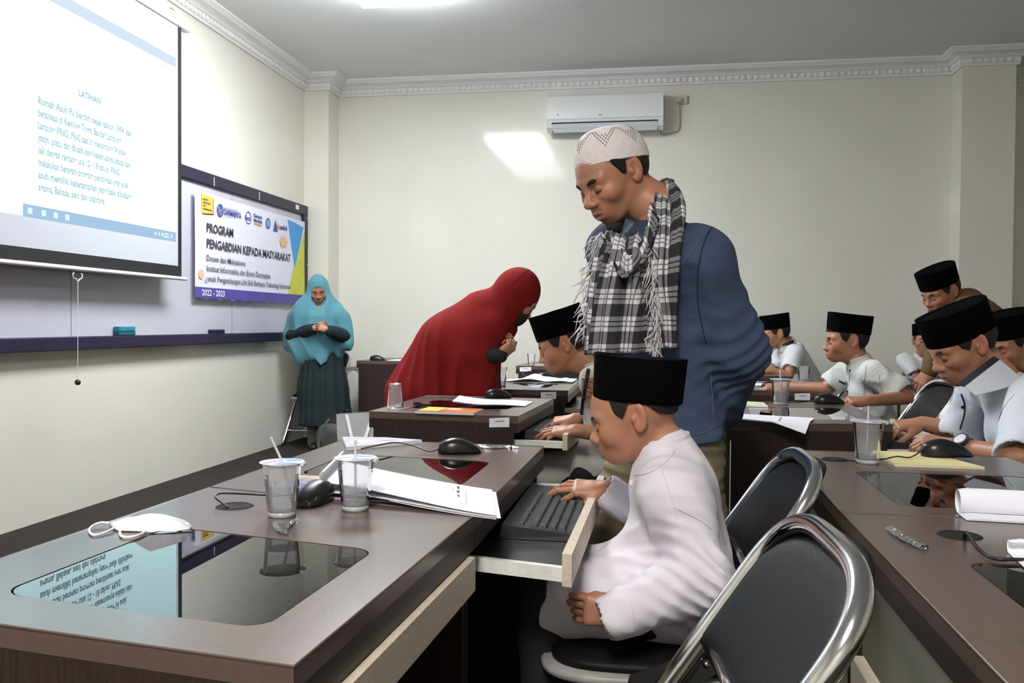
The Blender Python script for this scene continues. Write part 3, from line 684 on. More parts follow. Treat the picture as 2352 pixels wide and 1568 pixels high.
c = onz(816, 1170); cup('quarter-full plastic cup standing by the curled papers, right of the other cup', c[0], c[1], 0.75, 0.36, True, ((-0.05, 0.1), 0.030))
c = onz(1992, 1063); cup('plastic cup with a little water and a straw beside the yellow notebook', c[0], c[1], 0.75, 0.16, True, ((0.06, 0.05), 0.034), scale=1.1)
c = onz(1792, 929); cup('plastic water cup on the desk in front of the short-sleeved boy', c[0], c[1], 0.75, 0.5, True, ((-0.05, 0.1), 0.035), scale=1.15)
c = onz(908, 934); cup('empty plastic cup turned upside down on the desk with the orange booklet', c[0], c[1], 0.75, 0, False, None, True, None, 1.0)
c = onz(1147, 886); cup('plastic cup on the desk behind the red-robed woman', c[0], c[1] + 0.05, 0.75, 0.3, False, None, scale=1.05)
cup('plastic cup on the far desk by the back wall', -0.98, 6.92, 0.75, 0.2, False, None)
c = onz(1827, 866, 0.75); cup('plastic cup in front of the boy with the grey collar', 0.86, 5.30, 0.75, 0.2, False, None, scale=1.05)
cup('plastic cup tipped over on its side on the far right desk', 1.78, 5.98, 0.790, 0, True, None, False, (math.pi / 2, 0, 1.2), 1.15)

# ------------------------------------------------------------------ mice with cables
MOUSE = {}
def mouse_meshes():
    if MOUSE: return MOUSE
    nu, nv = 26, 20; A = np.zeros((nu, nv, 3))      # length along x (front = -x)
    for i in range(nu):
        s = i / (nu - 1); x = -0.056 + 0.112 * s
        w = 0.030 * max(0.0, 1 - abs(2 * s - 1.04) ** 3.2 / 1.14) ** 0.5 * (0.93 + 0.1 * s); w = max(w, 0.0008)
        hgt = 0.0385 * max(0.02, math.sin(math.pi * (0.10 + 0.85 * s) ** 0.82)) ** 0.75
        if s < 0.02 or s > 0.98: hgt *= 0.45
        for j in range(nv):
            a = math.pi * j / (nv - 1); cy = math.cos(a); cz = math.sin(a)
            A[i, j] = (x, w * np.sign(cy) * abs(cy) ** 0.75, 0.0015 + hgt * cz ** 0.8)
    g = G().grid(A)
    g.f.append(tuple(range(nv))); g.f.append(tuple(range((nu - 1) * nv, nu * nv))[::-1])
    g.f.append(tuple([i * nv for i in range(nu)] + [i * nv + nv - 1 for i in range(nu - 1, -1, -1)]))
    MOUSE['body'] = g.mesh('mouse_shell', M_MOUSE, True)
    def ridge(path): return [(x, y, z) for x, y, z in path]
    MOUSE['wheel'] = G().lathe([(0, -0.003), (0.007, -0.003), (0.008, 0), (0.007, 0.003), (0, 0.003)], 14, Matrix.Translation((-0.034, 0, 0.0255)) @ Matrix.Rotation(math.pi / 2, 4, 'X')).mesh('scroll_wheel', M_STEEL, True)
    MOUSE['seam'] = G().tube([(-0.012, -0.028, 0.018), (-0.012, -0.018, 0.033), (-0.012, 0, 0.0375), (-0.012, 0.018, 0.033), (-0.012, 0.028, 0.018)], 0.0009, 5).mesh('button_seam', M_DARK)
    return MOUSE
def mouse(label, x, y, rz, z=0.75, cable=None, scale=1.0):
    m = mouse_meshes(); t = thing('computer_mouse', label, 'mouse', (x, y, z), rz, 'black wired mice'); t.scale = (scale,) * 3
    b = link('mouse_shell', m['body'], t); link('scroll_wheel', m['wheel'], t); link('button_seam', m['seam'], b)
    if cable is not None:
        Mx = (Matrix.Translation((x, y, z)) @ Matrix.Rotation(rz, 4, 'Z') @ Matrix.Scale(scale, 4)).inverted()
        P = [tuple(Vector((-0.055, 0, 0.012)))] + [tuple(Mx @ Vector(tuple(map(float, p)))) for p in cable]
        link('cable', G().tube(bez(P, 8), 0.0019 / scale, 6).mesh('cable', M_BLACK, True), t)
    return t
zc = 0.7535
c = onz(708, 1160); mouse('black mouse half hidden behind the left water cup on the nearest desk', c[0], c[1] + 0.03, 0.1 - 1.75, 0.75,
      [onz(640, 1138, .758), onz(600, 1136, .768), onz(545, 1133, .766), onz(505, 1133, .765), onz(494, 1141, .764), onz(508, 1153, .757), onz(524, 1165, .7525)], 1.0)
c = onz(1055, 1040); mouse('black mouse with a curved cable beside the lilac notebook', c[0], c[1], 0.35, 0.75, [onz(985, 1036, .757), onz(945, 1022, .765), onz(905, 1016, .768), onz(860, 1024, .768), onz(830, 1030, .756)], 1.0)
c = onz(2172, 1054); mouse('black mouse lying on the yellow notebook', c[0], c[1], 0.15, 0.757, [onz(2090, 1050, .761), onz(2060, 1048, .765), onz(2030, 1054, .757), onz(1985, 1060, .754), onz(1940, 1056, .7535), onz(1922, 1056, .752)], 1.12)
c = onz(1904, 927); mouse('black mouse by the left hand of the short-sleeved boy', c[0], c[1], 0.2, 0.75, [onz(1850, 923, .755), onz(1800, 925, .755), onz(1745, 922, .755), onz(1735, 926, .752)], 1.15)
c = onz(1143, 913); mouse('black mouse on the desk with the upside-down cup', c[0], c[1], 0.5, 0.75, None, 1.1)
c = onz(1256, 872); mouse('black mouse in front of the blue papers', c[0], c[1], 0.3, 0.75, [c + V3(-0.12, 0.1, 0.004), c + V3(-0.2, 0.35, 0.02), c + V3(-0.1, 0.45, 0.03), c + V3(0.0, 0.5, 0.004)], 1.15)
c = onz(1764, 890); mouse('black mouse under the reaching hand of the short-sleeved boy', 0.615, 4.78, 0.2, 0.75, None, 1.05)
mouse('black mouse on the far desk by the back wall', -0.56, 7.05, 0.5, 0.75, [(-0.64, 7.1, .755), (-0.75, 7.2, .77), (-0.9, 7.15, .76), (-0.8, 7.0, .755)], 1.1)
mouse('black mouse on the far desk behind the teal-veiled woman', -2.42, 7.40, 0.2, 0.75, [(-2.3, 7.45, .754), (-2.1, 7.5, .754)], 1.25)
mouse('black mouse beside the tipped cup on the far right desk', 2.02, 6.05, 0.2, 0.75, None, 1.1)

# ------------------------------------------------------------------ keyboards
M_LED = emat('amber_led', (1.0, 0.35, 0.05), 4.0); M_LEDR = emat('red_led', (1.0, 0.12, 0.08), 3.0)
KEYM = {}
def keycap(w, d):
    k = (round(w, 4), round(d, 4))
    if k not in KEYM:
        h = 0.0085; g = G(); a, b = w / 2, d / 2; ta, tb = a - 0.0026, b - 0.0030
        g.add([(-a, -b, 0), (a, -b, 0), (a, b, 0), (-a, b, 0), (-ta, -tb + 0.0008, h), (ta, -tb + 0.0008, h), (ta, tb + 0.0008, h), (-ta, tb + 0.0008, h)],
              [(0, 3, 2, 1), (4, 5, 6, 7), (0, 1, 5, 4), (1, 2, 6, 5), (2, 3, 7, 6), (3, 0, 4, 7)])
        KEYM[k] = g
    return KEYM[k]
def kb_layout():
    u = 0.019; R = []
    def row(y, items, x0=0.0, d=0.0175):
        x = x0
        for it in items:
            if it < 0: x += -it * u; continue
            R.append((x + it * u / 2, y, it * u - 0.0014, d)); x += it * u
    fn = [1, -0.9, 1, 1, 1, 1, -0.45, 1, 1, 1, 1, -0.45, 1, 1, 1, 1, -0.25, 1, 1, 1]
    row(5.35 * u, fn, 0, 0.0145)
    row(4 * u, [1] * 13 + [2, -0.25, 1, 1, 1, -0.25, 1, 1, 1, 1]); row(3 * u, [1.5] + [1] * 12 + [1.5, -0.25, 1, 1, 1, -0.25, 1, 1, 1, 1])
    row(2 * u, [1.75] + [1] * 11 + [2.25, -3.5, 1, 1, 1]); row(1 * u, [2.25] + [1] * 10 + [2.75, -1.25, 1, -1.25, 1, 1, 1, 1])
    row(0, [1.4, 1.1, 1.2, 6.0, 1.2, 1.1, 1.1, 1.9, -0.25, 1, 1, 1, -0.25, 2, 1])
    return R
def keyboard(label, x, y, z, rz, single_keys, led=None, scale=1.0):
    """local x along the long side, local y away from the user"""
    t = thing('keyboard', label, 'keyboard', (x, y, z), rz, 'black wired keyboards'); t.scale = (scale,) * 3
    g = G(); L, D = 0.455, 0.165; tilt = 0.085
    def top(yy): return 0.012 + (yy + 0.02) * tilt
    g.add([(-0.014, -0.022, 0), (L - 0.014, -0.022, 0), (L - 0.014, D - 0.022, 0), (-0.014, D - 0.022, 0), (-0.011, -0.019, top(-0.022)), (L - 0.017, -0.019, top(-0.022)), (L - 0.017, D - 0.026, top(D)), (-0.011, D - 0.026, top(D))],
          [(0, 3, 2, 1), (4, 5, 6, 7), (0, 1, 5, 4), (1, 2, 6, 5), (2, 3, 7, 6), (3, 0, 4, 7)])
    link('keyboard_case', g.mesh('keyboard_case', M_BLACK), t)
    if single_keys:
        cache = {}
        for (kx, ky, w, d) in kb_layout():
            k = (round(w, 4), round(d, 4))
            if k not in cache: cache[k] = keycap(w, d).mesh('key', M_KEY)
            o = link('key', cache[k], t); o.location = (kx, ky, top(ky) - 0.001); o.rotation_euler = (tilt, 0, 0)
    else:
        G2 = G()
        for (kx, ky, w, d) in kb_layout():
            kc = keycap(w, d); G2.add([(a + kx, b + ky, c + top(ky) - 0.001) for a, b, c in kc.v], kc.f)
        o = link('key_field', G2.mesh('key_field', M_KEY), t); o['kind'] = 'stuff'
    if led is not None:
        gl = G().box((L - 0.06, 5.35 * 0.019 + 0.012, top(0.11)), (L - 0.056, 5.35 * 0.019 + 0.016, top(0.11) + 0.0015)); link('indicator_light', gl.mesh('indicator_light', led), t)
    return t
# local x -> world +Y, local y -> world -X : rotation +90 degrees
k0 = onz(1300, 1226, 0.665)
keyboard('black keyboard on the drawn-out tray under the typing hand', -0.163, 1.735, 0.656, math.pi / 2 + 0.01, True, M_LED)
keyboard('black keyboard under the hands of the boy bowed over his tray', -0.345, 3.29, 0.656, math.pi / 2, False, M_LEDR)
keyboard('black keyboard under the hands of the boy with the wristwatch', 0.945, 3.26, 0.656, math.pi / 2 + 0.06, False)
keyboard('black keyboard seen through the glass of the nearest desk', -0.40, 0.985, 0.656, math.pi / 2 + 0.05, False)
keyboard('black keyboard in front of the boy with the grey collar', 0.96, 6.14, 0.656, math.pi / 2, False)

# ------------------------------------------------------------------ papers, booklets, small litter
def sheet(name, P, m, parent, thick=0.0008):
    """curved sheet with real thickness from a grid of points"""
    P = np.array(P, float); nu, nv = P.shape[:2]
    du = np.gradient(P, axis=0); dv = np.gradient(P, axis=1); nn = np.cross(du, dv); nn /= (np.linalg.norm(nn, axis=2, keepdims=True) + 1e-12)
    g = G(); g.grid(P + nn * thick / 2); g.grid((P - nn * thick / 2)[::-1])
    rim = [(i, 0) for i in range(nu)] + [(nu - 1, j) for j in range(1, nv)] + [(i, nv - 1) for i in range(nu - 2, -1, -1)] + [(0, j) for j in range(nv - 2, 0, -1)]
    A = np.array([[P[i, j] + nn[i, j] * thick / 2, P[i, j] - nn[i, j] * thick / 2] for i, j in rim]); g.grid(A, close_u=True)
    return g.obj(name, m, parent, smooth=True, auto=50)
def slab(name, corners, z0, z1, m, parent):
    c = [np.array(p[:2]) for p in corners]
    return G().prism([tuple(p) for p in c], z0, z1).obj(name, m, parent)
def lerp(a, b, s): return np.array(a) * (1 - s) + np.array(b) * s
def bil(c, u, v): return lerp(lerp(c[0], c[1], u), lerp(c[3], c[2], u), v)
def print_line(c, z, u0, u1, v0, v1, m, parent, name='print'):
    P = [bil(c, u, v) for u, v in ((u0, v0), (u1, v0), (u1, v1), (u0, v1))]
    return G().add([(p[0], p[1], z) for p in P], [(0, 1, 2, 3)]).obj(name, m, parent)
# curled stack of hand-outs by the cups
pp = thing('paper_stack', 'stack of printed sheets curled over at the left, by the water cups', 'papers', (-0.45, 1.62, 0.75))
cA = [V3(-0.655, 1.60), V3(-0.268, 1.475), V3(-0.318, 1.70), V3(-0.71, 1.86)]     # near-left, near-right, far-right, far-left
def curl(u, v, zb, r, drop):
    """u 0..1 from right end to the roll at the left, past 1 the sheet folds back over itself"""
    if u <= 1.0:
        p = bil(cA, 1 - u * 0.93, v); z = zb + 0.003 + drop * (u ** 1.6) + 0.010 * u * (1 - v) * math.sin(u * 3.0); return V3(p[0], p[1], z)
    a = (u - 1.0) * math.pi * 1.15; e = bil(cA, 0.07, v); e2 = bil(cA, 0.5, v); d = (e - e2) / np.linalg.norm(e - e2)
    p = e + d * r * math.sin(a); z = zb + 0.003 + drop + r * (1 - math.cos(a)); return V3(p[0], p[1], z)
for k, (zb, r, dr, um) in enumerate(((0.7512, 0.006, 0.006, 1.95), (0.7545, 0.011, 0.022, 1.9))):
    P = [[curl(u, v, zb, r, dr) for v in np.linspace(0, 1, 9)] for u in np.linspace(0, um, 46)]
    o = sheet('sheet', P, M_PAPER, pp, 0.0012)
for k in range(3):
    c = [p + V3(0.004 * k, 0.003 * (k % 2)) for p in cA]
    P = [[(*(bil(c, 0.45 + 0.55 * u, v)), 0.7508 + 0.0011 * k + 0.010 * (1 - u) ** 2 * (1 - v)) for v in np.linspace(0, 1, 6)] for u in np.linspace(0, 1, 12)]
    sheet('sheet', P, M_PAPER, pp, 0.0008)
for q in range(4):
    v = 0.25 + 0.18 * q
    print_line(cA, 0.7605, 0.80, 0.815, v, v + 0.12, M_INK, pp)
print_line(cA, 0.7608, 0.775, 0.782, 0.3, 0.75, mat('print_grey', (0.3, 0.3, 0.36), 0.8), pp); print_line(cA, 0.7608, 0.85, 0.853, 0.2, 0.8, mat('print_grey', (0.3, 0.3, 0.36), 0.8), pp)
# magazine under it
mg = thing('magazine', 'glossy magazine with a violet and yellow cover under the curled papers', 'magazine', (-0.56, 1.66, 0.75))
cM = [V3(-0.70, 1.590), V3(-0.47, 1.575), V3(-0.46, 1.80), V3(-0.765, 1.80)]
slab('pages', cM, 0.7503, 0.7535, mat('mag_pages', (0.5, 0.45, 0.42), 0.6), mg)
for (u0, u1, v0, v1, c) in ((0, 1, 0, 0.35, (0.38, 0.10, 0.52)), (0, 1, 0.35, 0.6, (0.22, 0.20, 0.42)), (0, 1, 0.6, 0.85, (0.42, 0.36, 0.52)), (0, 1, 0.85, 1, (0.72, 0.52, 0.28))):
    print_line(cM, 0.7538 + 0.00001, u0, u1, v0, v1, mat('mag_%s' % v0, c, 0.25, var=0.3, vscale=30), mg, 'cover_print')
def booklet(label, C, m, z0=0.75, th=0.006, name='booklet', prints=(), page=None):
    c = [np.array(p[:2], float) for p in C]; cen = sum(c) / 4
    t = thing(name, label, 'booklet', (cen[0], cen[1], z0)); slab('pages', c, z0 + 0.0004, z0 + th - 0.0008, page or M_PAPER, t)
    slab('cover', c, z0 + th - 0.0007, z0 + th, m, t)
    for (u0, u1, v0, v1, mm) in prints: print_line(c, z0 + th + 0.0006, u0, u1, v0, v1, mm, t)
    return t
M_LIL = mat('lilac_cover', (0.52, 0.48, 0.58), 0.5, var=0.12, vscale=20); M_CREAM = mat('cream_paper', (0.72, 0.66, 0.50), 0.6)
booklet('lilac notebook lying open-ended at the far end of the desk by the curved cable', [(-0.80, 2.19), (-0.645, 2.372), (-0.76, 2.40), (-0.885, 2.385)], M_LIL, prints=((0.2, 0.45, 0.2, 0.5, M_PAPER), (0.55, 0.8, 0.3, 0.6, mat('lilac_print', (0.44, 0.40, 0.54), 0.5)), (0.05, 0.95, 0.82, 0.95, M_CREAM)), th=0.010)
booklet('orange and yellow booklet on the desk with the upside-down cup', [(-0.885, 3.15), (-0.655, 3.125), (-0.655, 3.30), (-0.875, 3.325)], mat('orange_cover', (0.55, 0.16, 0.03), 0.35, var=0.5, vscale=30), prints=((0.0, 0.35, 0.2, 0.98, mat('yellow_print', (0.78, 0.62, 0.05), 0.4)), (0.4, 0.65, 0.5, 0.9, mat('peach_print', (0.75, 0.5, 0.32), 0.4))), th=0.008)
booklet('yellow notebook under the mouse on the right desk', [(0.573, 2.216), (0.774, 2.213), (0.715, 2.436), (0.575, 2.44)], mat('yellow_paper', (0.80, 0.70, 0.36), 0.6), th=0.007, page=M_CREAM)
booklet('small green-topped booklet at the edge of the desk behind the standing man', [(0.33, 3.72), (0.46, 3.70), (0.46, 3.86), (0.34, 3.9)], mat('lime_paper', (0.62, 0.68, 0.42), 0.6), th=0.008)
# single sheets
def loose(label, C, fn, m=M_PAPER, nu=16, nv=8, name='paper_sheet', copies=1, marks=()):
    c = [np.array(p[:2], float) for p in C]; cen = sum(c) / 4
    t = thing(name, label, 'papers', (cen[0], cen[1], 0.75))
    for k in range(copies):
        P = [[(*(bil(c, u, v)), 0.7506 + 0.0012 * k + fn(u, v) * (1 + 0.12 * k)) for v in np.linspace(0, 1, nv)] for u in np.linspace(0, 1, nu)]
        sheet('sheet', P, m, t, 0.0009)
    for (u0, u1, v0, v1) in marks:
        P = [bil(c, u, v) for u, v in ((u0, v0), (u1, v0), (u1, v1), (u0, v1))]; zz = 0.7506 + 0.0012 * (copies - 1) + fn((u0 + u1) / 2, (v0 + v1) / 2) * (1 + 0.12 * (copies - 1)) + 0.0014
        G().add([(p[0], p[1], zz) for p in P], [(0, 1, 2, 3)]).obj('print', mat('print_grey', (0.3, 0.3, 0.36), 0.8), t)
    return t
loose('white printed sheet with a lifted left edge on the desk with the upside-down cup', [(-0.80, 3.40), (-0.52, 3.50), (-0.515, 3.70), (-0.83, 3.66)], lambda u, v: 0.022 * max(0, 1 - u * 2.2) ** 1.5 + 0.008 * math.sin(u * 3), copies=2)
loose('printed sheets hanging over the edge of the desk behind the standing man', [(0.27, 3.06), (0.50, 3.035), (0.57, 3.26), (0.295, 3.36)], lambda u, v: 0.004 + 0.012 * (1 - u) * (1 - v) - 0.035 * max(0, u - 0.55) * max(0, 0.45 - v) * 4, copies=2, marks=((0.6, 0.62, 0.25, 0.7),))
def rollp(label, A, B, r, turns, m=M_PAPER, z=0.75, flap=0.10):
    """sheets rolled about the axis A-B, with a flap lying open towards the back"""
    A, B = np.array(A, float), np.array(B, float); d = (B - A) / np.linalg.norm(B - A); n = V3(-d[1], d[0])
    t = thing('rolled_paper', label, 'papers', (*((A + B) / 2), z))
    for k in range(3):
        P = []
        for s in np.linspace(0, 1, 10):
            p = A + (B - A) * s + d * 0.006 * k; row = []
            for q in np.linspace(0, 1, 34):
                if q < 0.25: off = -flap * (1 - q / 0.25) ; x = r + off * 1.0; zz = 0.0015 + 0.0012 * k; row.append((*(p - n * (r * 0 + flap * (1 - q / 0.25))), z + zz))
                else:
                    a = (q - 0.25) / 0.75 * turns * 2 * math.pi; rr = r * (1 - 0.12 * (q - 0.25)) - 0.0012 * k * 0
                    row.append((*(p + n * rr * math.sin(a)), z + 0.0015 + r + 0.0012 * k - rr * math.cos(a)))
            P.append(row)
        sheet('sheet', P, m, t, 0.0009)
    return t
rollp('loosely rolled white papers at the right edge of the desk with the yellow notebook', (0.545, 1.685), (0.84, 1.66), 0.022, 0.93, flap=0.06)
rollp('white papers and a booklet at the right edge of the nearest right desk', (0.525, 1.40), (0.78, 1.37), 0.010, 0.6, flap=0.10)
# blue papers on the desk behind the woman in red
bp = thing('paper_stack', 'pile of white and pale blue papers on the desk behind the red-robed woman', 'papers', (-0.68, 5.05, 0.75))
M_PBLU = mat('pale_blue_paper', (0.36, 0.50, 0.72), 0.6); M_PLB = mat('ice_paper', (0.66, 0.72, 0.84), 0.6)
for k, (C, m, f) in enumerate((([(-0.93, 5.02), (-0.62, 4.95), (-0.60, 5.15), (-0.90, 5.16)], M_PBLU, 0.002), ([(-0.88, 4.99), (-0.52, 5.0), (-0.47, 5.17), (-0.86, 5.15)], M_PAPER, 0.02), ([(-0.84, 4.97), (-0.60, 4.96), (-0.60, 5.12), (-0.80, 5.14)], M_PLB, 0.035), ([(-0.60, 4.96), (-0.462, 4.93), (-0.462, 5.12), (-0.58, 5.14)], M_PAPER, 0.012))):
    P = [[(*bil([np.array(p) for p in C], u, v), 0.7508 + 0.0022 * k + f * math.sin(u * 3.1) ** 2 * (0.4 + 0.6 * v)) for v in np.linspace(0, 1, 7)] for u in np.linspace(0, 1, 14)]
    sheet('sheet', P, m, bp)
booklet('pale blue booklet at the far side of the desk behind the red-robed woman', [(-0.62, 5.14), (-0.455, 5.10), (-0.455, 5.17), (-0.60, 5.185)], M_PBLU, 0.757, 0.006)
booklet('white booklet on the far desk behind the teal-veiled woman', [(-2.32, 7.38), (-2.0, 7.38), (-2.0, 7.6), (-2.32, 7.6)], M_PAPER)
bb = loose('bright blue folded paper on the far right desk behind the boy with the wristwatch', [(1.80, 5.42), (2.05, 5.42), (2.02, 5.58), (1.78, 5.58)], lambda u, v: 0.03 * math.sin(u * 3.1) * (0.3 + v), mat('sky_paper', (0.25, 0.38, 0.75), 0.6))
loose('white sheet at the left hand of the boy with the grey collar', [(0.55, 5.0), (0.78, 5.0), (0.78, 5.2), (0.55, 5.2)], lambda u, v: 0.003 * math.sin(3 * u))

# face mask on the nearest desk
fm = thing('face_mask', 'white folding face mask with ear loops on the nearest desk', 'face mask', (-0.81, 1.30, 0.75))
M_MASK = mat('mask_cloth', (0.86, 0.85, 0.90), 0.7, bump=0.15, bscale=200)
out = [onz(251, 1199, .757), onz(282, 1197, .760), onz(320, 1188, .772), onz(345, 1184, .778), onz(395, 1187, .772), onz(425, 1194, .766), onz(441, 1206, .757), onz(433, 1214, .753), onz(400, 1219, .752), onz(320, 1219, .752), onz(272, 1218, .752), onz(262, 1212, .754)]
low = [V3(p[0], p[1], 0.7515) for p in out]; n = len(out)
cen = sum(out) / n; top = [cen + (p - cen) * 0.55 + V3(0, 0, 0.010) for p in out]
g = G(); g.add(low + out + top + [cen + V3(0, 0, 0.013)], [tuple(range(n))[::-1]] + [(i, (i + 1) % n, (i + 1) % n + n, i + n) for i in range(n)] + [(n + i, n + (i + 1) % n, 2 * n + (i + 1) % n, 2 * n + i) for i in range(n)] + [(2 * n + i, 2 * n + (i + 1) % n, 3 * n) for i in range(n)])
g.obj('mask_body', M_MASK, fm, smooth=True)
G().tube(bez([onz(252, 1201, .756), onz(232, 1200, .757), onz(213, 1207, .755), onz(205, 1218, .753), onz(214, 1228, .753), onz(235, 1225, .753), onz(262, 1212, .755)], 6), 0.0021, 6).obj('ear_loop', M_MASK, fm, True)
G().tube(bez([onz(275, 1219, .753), onz(279, 1231, .753), onz(300, 1233, .753), onz(322, 1227, .753), onz(335, 1219, .753)], 6), 0.0021, 6).obj('ear_loop', M_MASK, fm, True)

# crumpled plastic wrappers
M_WRAP = thin_glass('wrapper_film', (0.93, 0.93, 0.95), 1.55, 0.12, 0.12)
def wrapper(label, pts, w, seed):
    r = np.random.default_rng(seed); P = bez([np.array(p) for p in pts], 5); cen = sum(P) / len(P)
    t = thing('plastic_wrapper', label, 'wrapper', (cen[0], cen[1], 0.75)); nv = 6; A = np.zeros((len(P), nv, 3))
    for i, p in enumerate(P):
        d = P[min(i + 1, len(P) - 1)] - P[max(i - 1, 0)]; nn = V3(-d[1], d[0], 0); nn /= np.linalg.norm(nn) + 1e-9
        for j in range(nv):
            a = math.pi * 2 * j / nv; A[i, j] = p + nn * w * math.cos(a) * (0.7 + 0.6 * r.random()) + V3(0, 0, 0.0035 + 0.0030 * math.sin(a) * (0.6 + r.random()))
    G().grid(A, close_v=True).obj('film', M_WRAP, t); return t
wrapper('twisted straw wrapper in front of the half-full cup', [onz(632, 1208), onz(640, 1220), onz(655, 1226), onz(656, 1222), onz(668, 1205), onz(684, 1198)], 0.0045, 1)
wrapper('crumpled clear wrapper beside the mouse by the lilac notebook', [onz(1105, 1024), onz(1130, 1030), onz(1155, 1027), onz(1180, 1031)], 0.018, 2)
wrapper('clear straw wrappers lying on the right desk near the cable hole', [onz(2045, 1217), onz(2070, 1235), onz(2095, 1250), onz(2122, 1262)], 0.009, 3)
# key ring and pen cap beside the upside-down cup
kr = thing('key_bunch', 'small bunch of dark keys beside the upside-down cup', 'keys', (*onz(960, 930)[:2], 0.75))
for k, (a, l) in enumerate(((0.2, 0.055), (0.7, 0.05), (-0.3, 0.06))):
    c = onz(960, 929); g = G(); M = Matrix.Translation((c[0], c[1], 0.7515 + 0.003 * k)) @ Matrix.Rotation(a, 4, 'Z'); g.box((0, -0.005, 0), (l, 0.005, 0.003), 0.001, M); g.obj('key_blade', M_STEEL, kr)
    g = G(); g.lathe([(0, 0), (0.013, 0), (0.013, 0.004), (0, 0.004)], 12, M @ Matrix.Translation((-0.008, 0, 0))); g.obj('key_head', M_BLACK, kr)
G().tube(bez([onz(940, 936, .752), onz(920, 940, .752), onz(895, 940, .752)], 6), 0.004, 6).obj('strap', M_STRAW, kr, True)
# cable at the right edge
cb = thing('loose_cable', 'black cable rising from the cable hole of the lower right desk', 'cable', (*onz(2215, 1245)[:2], 0.75))
G().tube(bez([onz(2216, 1240, .745), onz(2217, 1222, .766), onz(2228, 1232, .765), onz(2243, 1255, .757), onz(2270, 1277, .754), onz(2300, 1284, .754), onz(2352, 1285, .754), onz(2420, 1290, .754)], 8), 0.0028, 8).obj('cable_cord', M_BLACK, cb, True)

# ------------------------------------------------------------------ bags on the floor at the back
tb = thing('tote_bag', 'white printed tote bag standing behind the desk with the upside-down cup', 'bag', (-2.05, 6.0, 0))
g = G(); P = np.zeros((2, 1, 3))
bx0, bx1, byy, bz = -2.27, -1.92, 6.05, 0.42
V = [(bx0 + 0.03, byy - 0.08, 0.001), (bx1 - 0.03, byy - 0.08, 0.001), (bx1 - 0.03, byy + 0.06, 0.001), (bx0 + 0.03, byy + 0.06, 0.001), (bx0 - 0.01, byy - 0.03, bz), (bx1, byy - 0.04, bz + 0.02), (bx1, byy + 0.02, bz + 0.03), (bx0, byy + 0.03, bz)]
M_TOTE = mat('tote_fabric', (0.34, 0.34, 0.335), 0.7, var=0.08, vscale=12, bump=0.3, bscale=25)
g.add(V, [(0, 3, 2, 1), (0, 1, 5, 4), (1, 2, 6, 5), (2, 3, 7, 6), (3, 0, 4, 7)]); g.obj('bag_body', M_TOTE, tb)
for (xa, xb) in ((bx0 + 0.075, bx0 + 0.155), (bx0 + 0.27, bx0 + 0.19)):
    G().add([(xa - 0.012, byy - 0.046, bz - 0.0), (xa + 0.012, byy - 0.046, bz - 0.0), (xb + 0.012, byy - 0.083, 0.14), (xb - 0.012, byy - 0.083, 0.14)], [(0, 1, 2, 3)]).obj('strap', M_WHITE, tb)
def tmark(x0, x1, z0, z1): G().quad((bx0 + x0, byy - 0.0815 + z0 * 0.12, z0), (bx0 + x1, byy - 0.0815 + z0 * 0.12, z0), (bx0 + x1, byy - 0.0815 + z1 * 0.12, z1), (bx0 + x0, byy - 0.0815 + z1 * 0.12, z1)).obj('bag_print', M_INK, tb)
for q in ((0.08, 0.088, 0.12, 0.21), (0.152, 0.16, 0.12, 0.21), (0.08, 0.16, 0.205, 0.213), (0.095, 0.145, 0.118, 0.126), (0.11, 0.13, 0.14, 0.185)): tmark(*q)
for k in range(4): tmark(0.19, 0.29 - 0.012 * (k % 2), 0.19 - 0.022 * k, 0.20 - 0.022 * k)
bk = thing('backpack', 'grey and black backpack on the floor by the teal-veiled woman', 'backpack', (-2.55, 6.75, 0))
M_BKP = mat('backpack_black', (0.008, 0.008, 0.009), 0.6, bump=0.5, bscale=40, var=0.3, vscale=10); M_BKG = mat('backpack_grey', (0.055, 0.057, 0.058), 0.7, var=0.4, vscale=14, bump=0.4, bscale=40)
def blob(c, r, n=12, ex=2.6):
    A = np.zeros((n, 2 * n, 3))
    for i in range(n):
        ph = -math.pi / 2 + math.pi * i / (n - 1)
        for j in range(2 * n):
            th = 2 * math.pi * j / (2 * n); f = lambda v: np.sign(v) * abs(v) ** (2 / ex)
            A[i, j] = (c[0] + r[0] * f(math.cos(ph)) * f(math.cos(th)), c[1] + r[1] * f(math.cos(ph)) * f(math.sin(th)), c[2] + r[2] * f(math.sin(ph)))
    return G().grid(A, close_v=True)
blob((-2.50, 6.80, 0.17), (0.20, 0.12, 0.168)).obj('bag_body', M_BKP, bk, True); blob((-2.58, 6.69, 0.15), (0.12, 0.06, 0.12)).obj('front_pocket', M_BKG, bk, True)
blob((-2.42, 6.70, 0.22), (0.06, 0.05, 0.06)).obj('side_pocket', M_BKG, bk, True)
G().tube(bez([(-2.60, 6.72, 0.30), (-2.64, 6.66, 0.22), (-2.66, 6.63, 0.10), (-2.62, 6.62, 0.02)], 6), 0.013, 8).obj('strap', M_BKG, bk, True)
G().tube(bez([(-2.50, 6.78, 0.33), (-2.48, 6.74, 0.37), (-2.44, 6.74, 0.37), (-2.42, 6.78, 0.33)], 6), 0.008, 8).obj('handle', M_BKP, bk, True)

